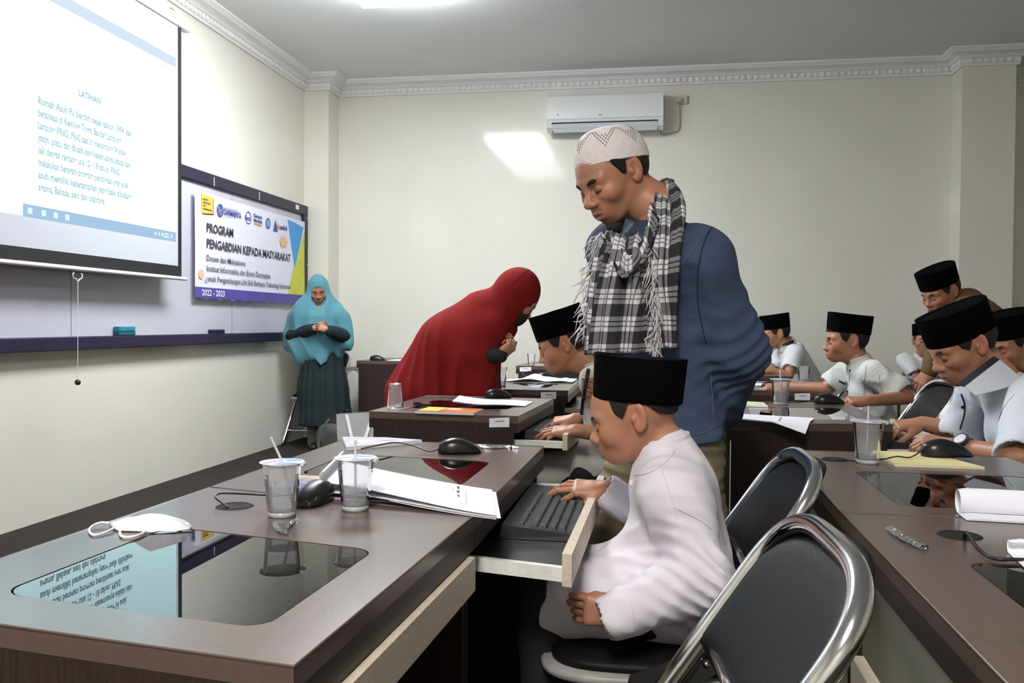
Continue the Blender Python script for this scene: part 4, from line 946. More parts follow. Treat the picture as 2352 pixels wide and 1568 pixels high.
# ------------------------------------------------------------------ office chair peeking out behind the woman in red
oc = thing('office_chair', 'black office chair by the back wall, its backrest showing behind the red robe', 'chair', (-1.70, 7.62, 0))
ox, oy = -1.70, 7.62
M_OC = mat('office_black', (0.012, 0.012, 0.013), 0.6)
G().box((ox - 0.20, oy + 0.15, 0.56), (ox + 0.20, oy + 0.20, 0.985), 0.02).obj('backrest', M_OC, oc); G().box((ox - 0.22, oy - 0.24, 0.44), (ox + 0.22, oy + 0.20, 0.51), 0.03).obj('seat', M_OC, oc)
G().tube([(ox, oy + 0.17, 0.58), (ox, oy + 0.19, 0.47), (ox, oy, 0.43)], 0.02, 8).obj('back_bracket', M_STEEL, oc, True); G().tube([(ox, oy, 0.10), (ox, oy, 0.44)], 0.025, 12).obj('gas_lift', M_STEEL, oc, True)
for k in range(5):
    a = 2 * math.pi * k / 5 + 0.3; e = (ox + 0.26 * math.cos(a), oy + 0.26 * math.sin(a))
    lg = G().tube([(ox, oy, 0.12), (e[0], e[1], 0.075)], [0.025, 0.016], 8).obj('base_arm', M_OC, oc, True)
    G().lathe([(0, -0.012), (0.026, -0.012), (0.028, 0), (0.026, 0.012), (0, 0.012)], 14, Matrix.Translation((e[0], e[1], 0.028)) @ Matrix.Rotation(math.pi / 2, 4, 'X')).obj('castor', M_OC, lg, True)
# ------------------------------------------------------------------ implicit-surface kit for people and clothes
def _n(v): v = np.array(v, float); return v / (np.linalg.norm(v) + 1e-12)
class Cap:      # tapered capsule, optionally flattened along an axis (s > 1 = thinner)
    def __init__(s, a, b, ra, rb=None, k=0.02, flat=None):
        s.a, s.b = np.array(a, float), np.array(b, float); s.ra = ra; s.rb = ra if rb is None else rb; s.k = k; s.flat = flat
    def bb(s):
        r = max(s.ra, s.rb); return np.minimum(s.a, s.b) - r, np.maximum(s.a, s.b) + r
    def d(s, X, Y, Z):
        px, py, pz = X - s.a[0], Y - s.a[1], Z - s.a[2]; b = s.b - s.a
        if s.flat is not None:
            ax, f = _n(s.flat[0]), s.flat[1]; q = (px * ax[0] + py * ax[1] + pz * ax[2]) * (f - 1); px, py, pz = px + q * ax[0], py + q * ax[1], pz + q * ax[2]
            b = b + (f - 1) * (b @ ax) * ax
        t = np.clip((px * b[0] + py * b[1] + pz * b[2]) / (b @ b + 1e-12), 0, 1)
        d = np.sqrt((px - b[0] * t) ** 2 + (py - b[1] * t) ** 2 + (pz - b[2] * t) ** 2) - (s.ra + (s.rb - s.ra) * t)
        return d / (s.flat[1] ** 0.5 if s.flat is not None and s.flat[1] > 1 else 1)
class Ell:
    def __init__(s, c, r, R=None, k=0.02):
        s.c = np.array(c, float); s.r = np.array(r, float) if hasattr(r, '__len__') else np.array((r, r, r), float); s.R = None if R is None else np.array(R, float); s.k = k
    def bb(s):
        e = s.r if s.R is None else np.abs(s.R) @ s.r; return s.c - e, s.c + e
    def d(s, X, Y, Z):
        x, y, z = X - s.c[0], Y - s.c[1], Z - s.c[2]
        if s.R is not None: R = s.R; x, y, z = (R[0, 0] * x + R[1, 0] * y + R[2, 0] * z), (R[0, 1] * x + R[1, 1] * y + R[2, 1] * z), (R[0, 2] * x + R[1, 2] * y + R[2, 2] * z)
        k0 = np.sqrt((x / s.r[0]) ** 2 + (y / s.r[1]) ** 2 + (z / s.r[2]) ** 2); k1 = np.sqrt((x / s.r[0] ** 2) ** 2 + (y / s.r[1] ** 2) ** 2 + (z / s.r[2] ** 2) ** 2)
        return k0 * (k0 - 1) / (k1 + 1e-9)
def smin(a, b, k):
    h = np.clip(0.5 + 0.5 * (b - a) / k, 0, 1); return b * (1 - h) + a * h - k * h * (1 - h)
class Field:
    def __init__(s, lo, hi, res):
        s.lo = np.array(lo, float); s.res = res; n = np.maximum(4, np.ceil((np.array(hi) - s.lo) / res).astype(int) + 1)
        s.ax = [s.lo[i] + res * np.arange(n[i]) for i in range(3)]; s.F = np.full(tuple(n), 0.25, np.float32)
    def win(s, lo, hi):
        sl = []
        for i in range(3):
            a = int(max(0, math.floor((lo[i] - s.lo[i]) / s.res))); b = int(min(len(s.ax[i]), math.ceil((hi[i] - s.lo[i]) / s.res) + 1))
            if b <= a: return None
            sl.append(slice(a, b))
        return tuple(sl)
    def xyz(s, sl): return s.ax[0][sl[0]][:, None, None].astype(np.float32), s.ax[1][sl[1]][None, :, None].astype(np.float32), s.ax[2][sl[2]][None, None, :].astype(np.float32)
    def add(s, p):
        m = p.k + 3 * s.res; lo, hi = p.bb(); sl = s.win(lo - m, hi + m)
        if sl is None: return s
        s.F[sl] = smin(s.F[sl], p.d(*s.xyz(sl)), max(p.k, 1e-4)); return s
    def sub(s, p):
        m = p.k + 3 * s.res; lo, hi = p.bb(); sl = s.win(lo - m, hi + m)
        if sl is None: return s
        s.F[sl] = -smin(-s.F[sl], p.d(*s.xyz(sl)), max(p.k, 1e-4)); return s
    def full(s): return tuple(slice(0, len(a)) for a in s.ax)
    def cut(s, pt, nrm, k=0.0):      # remove what lies on the side of nrm
        X, Y, Z = s.xyz(s.full()); n = _n(nrm); d = (X - pt[0]) * n[0] + (Y - pt[1]) * n[1] + (Z - pt[2]) * n[2]
        s.F = np.maximum(s.F, d) if k <= 0 else -smin(-s.F, -d, k); return s
    def disp(s, fn):
        X, Y, Z = s.xyz(s.full()); near = np.abs(s.F) < 0.06
        s.F = s.F + np.where(near, fn(X, Y, Z), 0).astype(np.float32); return s
    def mesh(s):
        F = s.F; ins = F < 0; n = np.array(F.shape) - 1
        c = np.zeros(tuple(n), np.uint8)
        for dx in (0, 1):
            for dy in (0, 1):
                for dz in (0, 1): c += ins[dx:dx + n[0], dy:dy + n[1], dz:dz + n[2]]
        act = (c > 0) & (c < 8); idx = np.argwhere(act)
        if len(idx) == 0: return np.zeros((0, 3)), []
        ids = np.full(tuple(n), -1, np.int64); ids[act] = np.arange(len(idx))
        acc = np.zeros((len(idx), 3)); cnt = np.zeros(len(idx)); cor = [(a, b, d) for a in (0, 1) for b in (0, 1) for d in (0, 1)]
        val = {q: F[idx[:, 0] + q[0], idx[:, 1] + q[1], idx[:, 2] + q[2]] for q in cor}
        for q in cor:
            for a in range(3):
                if q[a] == 0:
                    q2 = list(q); q2[a] = 1; q2 = tuple(q2); v0, v1 = val[q], val[q2]; m = (v0 < 0) != (v1 < 0)
                    t = np.where(m, v0 / np.where(v0 == v1, 1, v0 - v1), 0)
                    p = np.array(q, float)[None, :] + np.eye(3)[a][None, :] * t[:, None]; acc[m] += p[m]; cnt[m] += 1
        V = s.lo + s.res * (idx + acc / cnt[:, None]); faces = []
        for a in range(3):
            b, d = (a + 1) % 3, (a + 2) % 3
            sl0 = [slice(None)] * 3; sl1 = [slice(None)] * 3; sl0[a] = slice(0, -1); sl1[a] = slice(1, None)
            A, B = ins[tuple(sl0)], ins[tuple(sl1)]; ch = np.argwhere(A != B)
            ok = (ch[:, b] > 0) & (ch[:, d] > 0) & (ch[:, b] < F.shape[b] - 1) & (ch[:, d] < F.shape[d] - 1); ch = ch[ok]
            if len(ch) == 0: continue
            def cell(ob, od): q = ch.copy(); q[:, b] += ob; q[:, d] += od; return ids[q[:, 0], q[:, 1], q[:, 2]]
            q = np.stack([cell(-1, -1), cell(0, -1), cell(0, 0), cell(-1, 0)], 1)
            fl = ~A[ch[:, 0], ch[:, 1], ch[:, 2]]; q[fl] = q[fl][:, ::-1]; faces.append(q[(q >= 0).all(1)])
        return V, np.concatenate(faces)
def bounds(prims, m=0.02):
    lo = np.min([p.bb()[0] for p in prims], axis=0) - m; hi = np.max([p.bb()[1] for p in prims], axis=0) + m; return lo, hi
def field(prims, res, m=0.03, lo=None, hi=None):
    l, h = bounds(prims, m); l = l if lo is None else np.maximum(l, lo); h = h if hi is None else np.minimum(h, hi)
    f = Field(l, h, res)
    for p in prims: f.add(p)
    return f
def np_mesh(name, V, Fq, m, parent, col=None, smooth=True, uv=None):
    L = np.array(wloc(parent)) if parent is not None else np.zeros(3); V = np.asarray(V, float) - L; Fq = np.asarray(Fq)
    me = bpy.data.meshes.new(name); me.vertices.add(len(V)); me.vertices.foreach_set('co', V.astype(np.float32).ravel())
    nf = len(Fq); me.loops.add(nf * 4); me.loops.foreach_set('vertex_index', Fq.astype(np.int32).ravel()); me.polygons.add(nf)
    me.polygons.foreach_set('loop_start', np.arange(nf, dtype=np.int32) * 4)
    me.polygons.foreach_set('use_smooth', np.full(nf, smooth)); me.update(); me.validate()
    if col is not None:
        a = me.color_attributes.new('Col', 'FLOAT_COLOR', 'POINT'); c4 = np.ones((len(V), 4), np.float32); c4[:, :3] = col; a.data.foreach_set('color', c4.ravel())
    me.materials.append(m); return link(name, me, parent)
def noise3(X, Y, Z, sc, seed=0):
    r = np.random.default_rng(seed); out = 0
    for k in range(5):
        d = r.normal(size=3); d /= np.linalg.norm(d); d = d * sc * (0.6 + 0.9 * r.random()); out = out + np.sin(X * d[0] + Y * d[1] + Z * d[2] + r.random() * 6.28 + 0.9 * np.sin(X * d[1] * 0.7 + Y * d[2] * 0.7 + Z * d[0] * 0.7 + r.random() * 6))
    return out / 2.6

# ------------------------------------------------------------------ head
def face_frame(yaw, pitch, roll=0.0):
    """columns: forward (x), left (y), up (z) in world; yaw in degrees (0 = +X, 90 = +Y), pitch down, roll towards the left ear"""
    R = Matrix.Rotation(math.radians(yaw), 3, 'Z') @ Matrix.Rotation(math.radians(pitch), 3, 'Y') @ Matrix.Rotation(math.radians(roll), 3, 'X')
    return np.array(R)
def head_prims(child=False, eyes='down', beard=0.0, nose=1.0):
    """adult head about 0.225 m tall, face towards +x"""
    ch = 1.0 if child else 0.0; P = []; A = P.append
    A(Ell((-0.012, 0, 0.032), (0.095, 0.0765, 0.086), k=0.02)); A(Ell((-0.035, 0, 0.012), (0.068, 0.070, 0.068), k=0.03))
    A(Ell((0.026, 0, 0.002), (0.066, 0.064, 0.080), k=0.03)); A(Ell((0.030, 0, -0.052), (0.054, 0.052, 0.048), k=0.025))
    jw = 0.054 - 0.006 * ch
    for s in (-1, 1):
        A(Cap((-0.012, s * jw, -0.042), (0.052, s * 0.024, -0.088 + 0.008 * ch), 0.017, 0.015, 0.022))
        A(Ell((0.058, s * 0.040, -0.024), (0.030, 0.028, 0.024 + 0.006 * ch), k=0.022))           # cheek
        A(Cap((0.084, s * 0.012, 0.021), (0.070, s * 0.046, 0.020), 0.0105, 0.010, 0.014))          # brow ridge
    A(Ell((0.066, 0, -0.094 + 0.008 * ch), (0.022, 0.025, 0.017), k=0.02)); A(Ell((0.074, 0, -0.058), (0.030, 0.034, 0.030), k=0.02))
    SUB = [Ell((0.096, s * 0.0315, 0.000), (0.015, 0.019, 0.0125), k=0.012) for s in (-1, 1)]
    B = []; A = B.append
    for s in (-1, 1):
        A(Ell((0.0765, s * 0.0315, -0.001), (0.0135, 0.0155, 0.0118), k=0.004))                    # lid-covered eyeball
    nz = nose
    A(Cap((0.0855, 0, 0.010), (0.098 + 0.008 * nz, 0, -0.024), 0.0085, 0.0105, 0.012)); A(Ell((0.1005 + 0.008 * nz, 0, -0.0285), (0.0125, 0.0135, 0.0105), k=0.010))
    for s in (-1, 1): A(Ell((0.0945 + 0.004 * nz, s * 0.0140, -0.0330), (0.0120, 0.0085, 0.0078), k=0.007))
    A(Cap((0.0935, -0.017, -0.0625), (0.0935, 0.017, -0.0625), 0.0058, None, 0.008)); A(Ell((0.0995, 0, -0.0605), (0.0085, 0.014, 0.006), k=0.006))
    A(Cap((0.0915, -0.014, -0.0725), (0.0915, 0.014, -0.0725), 0.0064, None, 0.007)); A(Ell((0.0965, 0, -0.0735), (0.008, 0.013, 0.0065), k=0.006))
    S2 = [Cap((0.106, -0.021, -0.0668), (0.106, 0.021, -0.0668), 0.0062, None, 0.003)] + [Ell((0.1000 + 0.005 * nose, s * 0.0085, -0.0400), (0.006, 0.0042, 0.0035), k=0.003) for s in (-1, 1)]
    E = []
    for s in (-1, 1):
        R = np.array(Matrix.Rotation(math.radians(-s * 22), 3, 'Z') @ Matrix.Rotation(math.radians(-12), 3, 'Y'))
        E.append((Ell((-0.016, s * 0.0805, -0.004), (0.0195, 0.0072, 0.0325), R, 0.006), Ell((-0.011, s * 0.0895, 0.002), (0.0115, 0.0085, 0.0205), R, 0.003), Ell((-0.008, s * 0.0795, -0.028), (0.010, 0.0062, 0.010), R, 0.006), Ell((-0.003, s * 0.0785, -0.006), (0.0062, 0.0075, 0.0085), R, 0.005)))
    return P, SUB, B, S2, E
ZL = ([-0.12, -0.075, -0.045, -0.030, -0.005, 0.018, 0.022, 0.040, 0.050, 0.12], [-0.062, -0.060, -0.052, 0.028, 0.036, 0.000, -0.004, 0.012, 0.050, 0.058])
def hair_mask(V, zl=ZL): return V[:, 2] - np.interp(V[:, 0], *zl)
SKIN = (0.40, 0.185, 0.110)
M_SKIN = mat('skin', (1, 1, 1), 0.42, spec=0.45, attr='Col', bump=0.06, bscale=260, var=0.06, vscale=18)
M_HAIR = mat('hair_black', (0.012, 0.010, 0.010), 0.55, spec=0.35, bump=0.8, bscale=420)
M_BROW = mat('brow_hair', (0.020, 0.014, 0.011), 0.7, bump=0.5, bscale=500)
M_PECI = mat('black_velvet', (0.0022, 0.0022, 0.0027), 0.95, spec=0.04, bump=0.1, bscale=500)
def build_head(parent, center, R, neck, s=1.0, child=False, res=0.0028, tone=SKIN, nose=1.0, neck_r=(0.050, 0.056), hair=True, zl=ZL, beard=0.0, brow=1.0, hair_t=0.005, hcut=None):
    """returns (verts, faces, colours) of head and neck in world space, adds hair and brows as children"""
    center = np.array(center, float); P, SUB, B, S2, E = head_prims(child, nose=nose)
    f = field(P, res / s, 0.03, lo=V3(-0.16, -0.14, -0.30), hi=V3(0.16, 0.14, 0.15))
    nb = (R.T @ (np.array(neck) - center)) / s
    ext = Field(np.minimum(f.lo, nb - 0.07), np.maximum(f.lo + (np.array(f.F.shape) - 1) * f.res, nb + 0.07), f.res)
    f = ext
    for p in P: f.add(p)
    f.add(Cap((-0.030, 0, -0.045), nb, neck_r[0] / s if False else neck_r[0], neck_r[1], 0.022)); f.add(Cap((0.005, 0, -0.078), nb + V3(0.012, 0, 0), 0.036, 0.044, 0.022))
    for p in SUB: f.sub(p)
    for p in B: f.add(p)
    for p in S2: f.sub(p)
    for e, c, l, t in E: f.add(e); f.sub(c); f.add(l); f.add(t)
    skull = f.F.copy()
    V, Fq = f.mesh()
    col = np.tile(np.array(tone, float), (len(V), 1))
    x, y, z = V.T
    lip = np.exp(-(((z + 0.067) / 0.0085) ** 2 + (y / 0.019) ** 4)) * (x > 0.085); col *= (1 - lip * np.array([0.32, 0.45, 0.42])[:, None]).T
    under = np.exp(-(((z - 0.006) / 0.010) ** 2 + ((np.abs(y) - 0.031) / 0.017) ** 2)) * (x > 0.06); col *= (1 - 0.16 * under)[:, None]
    ck = np.exp(-(((z + 0.022) / 0.025) ** 2 + ((np.abs(y) - 0.045) / 0.022) ** 2)) * (x > 0.03); col *= (1 + ck[:, None] * np.array([0.10, 0.0, -0.02]))
    er = (np.abs(y) > 0.078) * 1.0; col *= (1 + er[:, None] * np.array([0.08, -0.04, -0.04]))
    if beard:
        bm_ = np.clip((-z - 0.070) / 0.020, 0, 1) * (x > 0.0) * np.clip((x - 0.02) / 0.03, 0, 1) * np.clip(1.6 - np.abs(y) / 0.03, 0, 1); col *= (1 - 0.6 * beard * bm_)[:, None]
        mu = np.exp(-(((z + 0.051) / 0.006) ** 2)) * (np.abs(y) < 0.026) * (x > 0.08); col *= (1 - 0.35 * beard * mu)[:, None]
    # fine shaved hair shadow colour of the scalp
    sc_ = np.clip(hair_mask(V, zl) / 0.012 + 0.6, 0, 1) * (np.abs(y) < 0.0785 + 0.02 * (x < -0.04)); col = col * (1 - 0.75 * sc_[:, None]) + np.array((0.03, 0.022, 0.02)) * 0.75 * sc_[:, None]
    W = center + s * (V @ R.T)
    if hair:
        h = Field(f.lo, f.lo + (np.array(f.F.shape) - 1) * f.res, f.res)
        for p in P[:4]: h.add(p)
        X, Y, Z = h.xyz(h.full()); b = h.F - hair_t
        low = np.interp(h.ax[0], *zl)[:, None, None] - Z + 0.002 * np.sin(X * 900 + Y * 700)
        b = np.maximum(b, low * 0.8)
        b = np.maximum(b, (np.abs(Y) - 0.082))
        if hcut is not None: ct = math.radians(hcut[0]); b = np.maximum(b, X * math.sin(ct) + Z * math.cos(ct) - hcut[1])
        b = np.maximum(b, -Ell((-0.014, 0.086, -0.004), (0.022, 0.013, 0.034)).d(X, Y, Z))
        b = np.maximum(b, -Ell((-0.014, -0.086, -0.004), (0.022, 0.013, 0.034)).d(X, Y, Z))
        h.F = b.astype(np.float32); HV, HF = h.mesh()
        if len(HF): np_mesh('hair', center + s * (HV @ R.T), HF, M_HAIR, parent)
    # eyebrows and lash lines
    g = G()
    for sd in (-1, 1):
        pts = [(0.0925, sd * 0.013, 0.0175), (0.0925, sd * 0.022, 0.0215), (0.088, sd * 0.033, 0.0235), (0.0795, sd * 0.044, 0.0205), (0.073, sd * 0.050, 0.0165)]
        if brow: G().tube([tuple(center + s * (R @ np.array(p))) for p in bez(pts, 4)], [s * brow * r for r in np.concatenate([np.linspace(0.0028, 0.0042, 8), np.linspace(0.0042, 0.0014, 9)])], 7).obj('eyebrow', M_BROW, parent, True)
        pts = [(0.0815, sd * 0.0175, -0.0055), (0.0885, sd * 0.024, -0.0078), (0.0905, sd * 0.0315, -0.0085), (0.0875, sd * 0.039, -0.0075), (0.0785, sd * 0.0465, -0.0035)]
        G().tube([tuple(center + s * (R @ np.array(p))) for p in bez(pts, 4)], 0.0014 * s, 6).obj('eyelash', M_BROW, parent, True)
    return W, Fq, col
def peci(parent, center, R, s=1.0, z0=0.040, h=0.088, tilt=-4.0, a=0.107, b=0.087, flare=1.035, m=None, dx=-0.008, back=0.0):
    """oval black cap with flat creased top"""
    n = 48; Rt = R @ np.array(Matrix.Rotation(math.radians(tilt), 3, 'Y')); rows = []
    def ringp(z, f, shrink=1.0, lift=0.0):
        return [np.array([dx + f * shrink * a * np.sign(math.cos(t)) * abs(math.cos(t)) ** 0.88, f * shrink * b * np.sign(math.sin(t)) * abs(math.sin(t)) ** 0.95, z + lift * math.cos(t) ** 2 - back * (math.cos(t) < 0) * math.cos(t) ** 2]) for t in [2 * math.pi * i / n for i in range(n)]]
    for z, f, sh, li in ((z0 - 0.004, 0.965, 1, 0), (z0, 1.0, 1, 0), (z0 + h * 0.5, (1 + flare) / 2, 1, 0), (z0 + h - 0.002, flare, 1, 0.004), (z0 + h, flare, 0.985, 0.004), (z0 + h - 0.004, flare, 0.93, 0.003), (z0 + h - 0.006, flare, 0.6, 0.004), (z0 + h + 0.002, flare, 0.25, 0.0), (z0 + h + 0.003, flare, 0.01, 0)):
        rows.append(ringp(z, f, sh, li))
    A = np.array(rows); A = center + s * (A @ Rt.T)
    g = G().grid(A, close_v=True); return g.obj('cap', m or M_PECI, parent, auto=38)

# ------------------------------------------------------------------ arms and hands
def hand_prims(wrist, fwd, back, side, s=1.0, curl=(0.3, 0.35, 0.4, 0.45), thumb=0.5, spread=0.10, tcurl=0.3, fine=1.0):
    """wrist position, pointing direction, direction out of the back of the hand; side +1 left hand, -1 right hand.
    the thumb sits on the inner side: across(fwd, back)*side"""
    w = np.array(wrist, float); f = _n(fwd); u = np.array(back, float); u = _n(u - f * (u @ f)); lat = np.cross(u, f) * (1 if side > 0 else -1) * -1     # towards the thumb
    P = []
    P.append(Cap(w - f * 0.015 * s, w + f * 0.03 * s, 0.024 * s, 0.027 * s, 0.012, (u, 1.5)))
    for o in (-0.026, -0.009, 0.009, 0.026):
        P.append(Cap(w + f * 0.018 * s + lat * o * 0.6 * s, w + f * 0.080 * s + lat * o * s + u * 0.002 * s, 0.0145 * s, 0.0125 * s, 0.012, (u, 1.15)))
    P.append(Ell(w + f * 0.04 * s + lat * 0.022 * s - u * 0.010 * s, (0.026 * s, 0.016 * s, 0.014 * s), np.stack([f, lat, u], 1), 0.012))
    P.append(Ell(w + f * 0.045 * s - lat * 0.02 * s - u * 0.009 * s, (0.030 * s, 0.014 * s, 0.012 * s), np.stack([f, lat, u], 1), 0.012))
    ln = ((0.043, 0.026, 0.021), (0.047, 0.029, 0.022), (0.043, 0.027, 0.021), (0.034, 0.021, 0.019))      # index .. little
    nails = []
    for i, o in enumerate((0.026, 0.009, -0.009, -0.026)):
        p = w + f * (0.084 - 0.006 * abs(i - 1) * (1 if i else 0.5)) * s + lat * o * 1.05 * s + u * 0.001 * s
        a = spread * (1.5 - i); d = _n(f * math.cos(a) + lat * math.sin(a)); ang = 0.0; r0 = (0.0088, 0.0091, 0.0087, 0.0076)[i] * s
        c = curl[i]
        for j, L in enumerate(ln[i]):
            ang += (c[j] if hasattr(c, '__len__') else c * (1.0, 1.25, 0.75)[j]) * (math.pi / 2); dd = d * math.cos(ang) - u * math.sin(ang)
            q = p + dd * L * s; ra = r0 * (1 - 0.09 * j); P.append(Cap(p, q, ra, ra * 0.92, 0.0014)); p = q
        nails.append((p, dd, np.cross(dd, np.cross(u, d)), ra))
    b0 = w + f * 0.026 * s + lat * 0.026 * s - u * 0.008 * s; td = _n(f * math.cos(thumb) + lat * math.sin(thumb) - u * 0.25); b1 = b0 + td * 0.040 * s
    td2 = _n(td - lat * tcurl - u * 0.15); b2 = b1 + td2 * 0.031 * s; td3 = _n(td2 - lat * tcurl * 0.8); b3 = b2 + td3 * 0.024 * s
    P += [Cap(b0, b1, 0.0145 * s, 0.0115 * s, 0.010), Cap(b1, b2, 0.0112 * s, 0.0103 * s, 0.004), Cap(b2, b3, 0.0104 * s, 0.0088 * s, 0.004)]
    nails.append((b3, td3, _n(np.cross(td3, np.cross(u, td3)) + lat * 0.6), 0.0092 * s))
    return P, nails
def arm_hand(wrist, elbow, fwd, back, side, s=1.0, res=0.0024, tone=SKIN, fr=(0.036, 0.025), **kw):
    """hand plus bare forearm as one implicit surface; returns verts, faces, colours"""
    P, nails = hand_prims(wrist, fwd, back, side, s, **kw)
    w, e = np.array(wrist, float), np.array(elbow, float)
    arm = [Cap(e, w, fr[0] * s, fr[1] * s, 0.015)]
    lo, hi = bounds(P, 0.02); f = Field(np.minimum(lo, w - 0.05), np.maximum(hi, w + 0.05), res)
    for p in arm + P: f.add(p)
    V, Fq = f.mesh(); col = np.tile(np.array(tone, float), (len(V), 1))
    for c, d, nu, r in nails:
        q = V - c; t = q @ _n(d); o = q @ _n(nu); m = (t > -0.004 * s) & (np.abs(t) < 0.011 * s) & (o > r * 0.45) & (np.linalg.norm(q, axis=1) < 0.013 * s); col[m] = np.array(tone) * np.array((1.5, 1.75, 1.8))
    out = [(V, Fq, col)]
    d = (e - w); L = np.linalg.norm(d)
    if L > 0.06:
        # the rest of the forearm, sampled more coarsely, shares the same surface
        lo2, hi2 = bounds([Cap(e, w + d / L * 0.01, fr[0] * s, fr[1] * s)], 0.02); f2 = Field(lo2, hi2, max(res * 1.6, 0.004))
        for p in arm: f2.add(p)
        f2.cut(w + d / L * 0.012, -d)
        V2, F2 = f2.mesh(); out.append((V2, F2, np.tile(np.array(tone, float), (len(V2), 1))))
    return out
def limb_core(pts, r, tone=SKIN, res=0.012):
    P = [Cap(a, b, r[0], r[1], 0.02) for a, b in zip(pts, pts[1:])]; f = field(P, res); V, Fq = f.mesh(); return V, Fq, np.tile(np.array(tone, float), (len(V), 1))
from mathutils.bvhtree import BVHTree
def bvh(o):
    L = np.array(WLOC.get(o.name, (0, 0, 0))); n = len(o.data.vertices); co = np.zeros(n * 3, np.float32); o.data.vertices.foreach_get('co', co)
    return BVHTree.FromPolygons((co.reshape(-1, 3) + L).tolist(), [tuple(p.vertices) for p in o.data.polygons])
def hit(tree, px, py, off=0.0015, fallback=None):
    """point on a cloth surface seen at a pixel, lifted a little off it"""
    d = Vector(tuple(ray(px, py))).normalized(); loc, nrm, i, dist = tree.ray_cast(Vector((0, 0, CZ)), d)
    if loc is None: return None
    if nrm.dot(d) > 0: nrm = -nrm
    return np.array(loc + nrm * off)
def seam(name, parent, tree, pts, m, r=0.0012, off=0.0008):
    P = [hit(tree, *p, off) for p in bez([V3(*p, 0)[:2] for p in pts], 6)]; P = [p for p in P if p is not None]
    if len(P) > 2: return G().tube(P, r, 5).obj(name, m, parent, True)
def decal(name, parent, tree, quad, m, nu=8, nv=8, off=0.002, smooth=True):
    q = [np.array(p, float) for p in quad]; P = np.zeros((nu, nv, 3)); last = None
    for i in range(nu):
        for j in range(nv):
            p = bil(q, i / (nu - 1), j / (nv - 1)); h = hit(tree, p[0], p[1], off)
            if h is None: return None
            P[i, j] = h
    return G().grid(P).obj(name, m, parent, smooth)
def button(parent, tree, px, py, r, m):
    h = hit(tree, px, py, 0.001)
    if h is not None: G().lathe([(0, -r * 0.3), (r, -r * 0.2), (r, r * 0.2), (0, r * 0.3)], 12, Matrix.Translation(tuple(h)) @ Matrix.Rotation(math.pi / 2, 4, 'X')).obj('button', m, parent)
def join_body(parent, parts, name='body', m=None):
    V = []; Fs = []; C = []; n = 0
    for v, f, c in parts:
        if len(v) == 0: continue
        V.append(v); Fs.append(np.asarray(f) + n); C.append(c); n += len(v)
    return np_mesh(name, np.concatenate(V), np.concatenate(Fs), m or M_SKIN, parent, np.concatenate(C))
def cloth(name, parent, prims, m, res=0.007, cuts=(), subs=(), folds=None, margin=0.03, post=()):
    f = field(prims, res, margin)
    if folds is not None: f.disp(folds)
    for p in subs: f.sub(p)
    for c in cuts: f.cut(*c)
    for p in post: f.add(p)
    V, Fq = f.mesh(); return np_mesh(name, V, Fq, m, parent)
# ------------------------------------------------------------------ clothing materials
M_LILAC = mat('lilac_white_cotton', (0.70, 0.66, 0.73), 0.85, bump=0.12, bscale=700, var=0.03, vscale=10, sheen=0.1)
M_WCOT = mat('white_cotton', (0.68, 0.70, 0.72), 0.85, bump=0.12, bscale=700, var=0.03, vscale=10)
M_WLIN = mat('white_linen', (0.66, 0.67, 0.65), 0.85, bump=0.3, bscale=900, var=0.05, vscale=14)
M_WBLU = mat('bluish_white_shirt', (0.63, 0.66, 0.73), 0.8, bump=0.12, bscale=700, var=0.03, vscale=10)
M_DENIM = mat('denim', (0.042, 0.064, 0.120), 0.85, bump=0.35, bscale=1100, var=0.30, vscale=9)
M_KHAKI = mat('khaki_cotton', (0.20, 0.16, 0.095), 0.85, bump=0.25, bscale=600, var=0.12, vscale=12)
M_BLKTR = mat('black_trousers', (0.010, 0.010, 0.013), 0.8, var=0.2, vscale=10)
M_SHOE = mat('black_shoe', (0.010, 0.010, 0.010), 0.35)
M_RED = mat('red_veil', (0.185, 0.010, 0.010), 0.95, spec=0.2, bump=0.2, bscale=500, var=0.14, vscale=7)
M_TEAL = mat('teal_veil', (0.085, 0.26, 0.32), 0.85, bump=0.2, bscale=500, var=0.10, vscale=7, sheen=0.2)
M_DTEAL = mat('dark_teal_dress', (0.007, 0.018, 0.022), 0.85, var=0.25, vscale=30, stretch=(6, 6, 0.6))
M_BROWN = mat('brown_shirt', (0.16, 0.085, 0.035), 0.85, bump=0.2, bscale=500, var=0.15, vscale=9)
M_DNAVY = mat('dark_navy_trim', (0.018, 0.016, 0.030), 0.8)
M_GREYC = mat('grey_collar', (0.36, 0.38, 0.36), 0.8)
M_KNIT = None

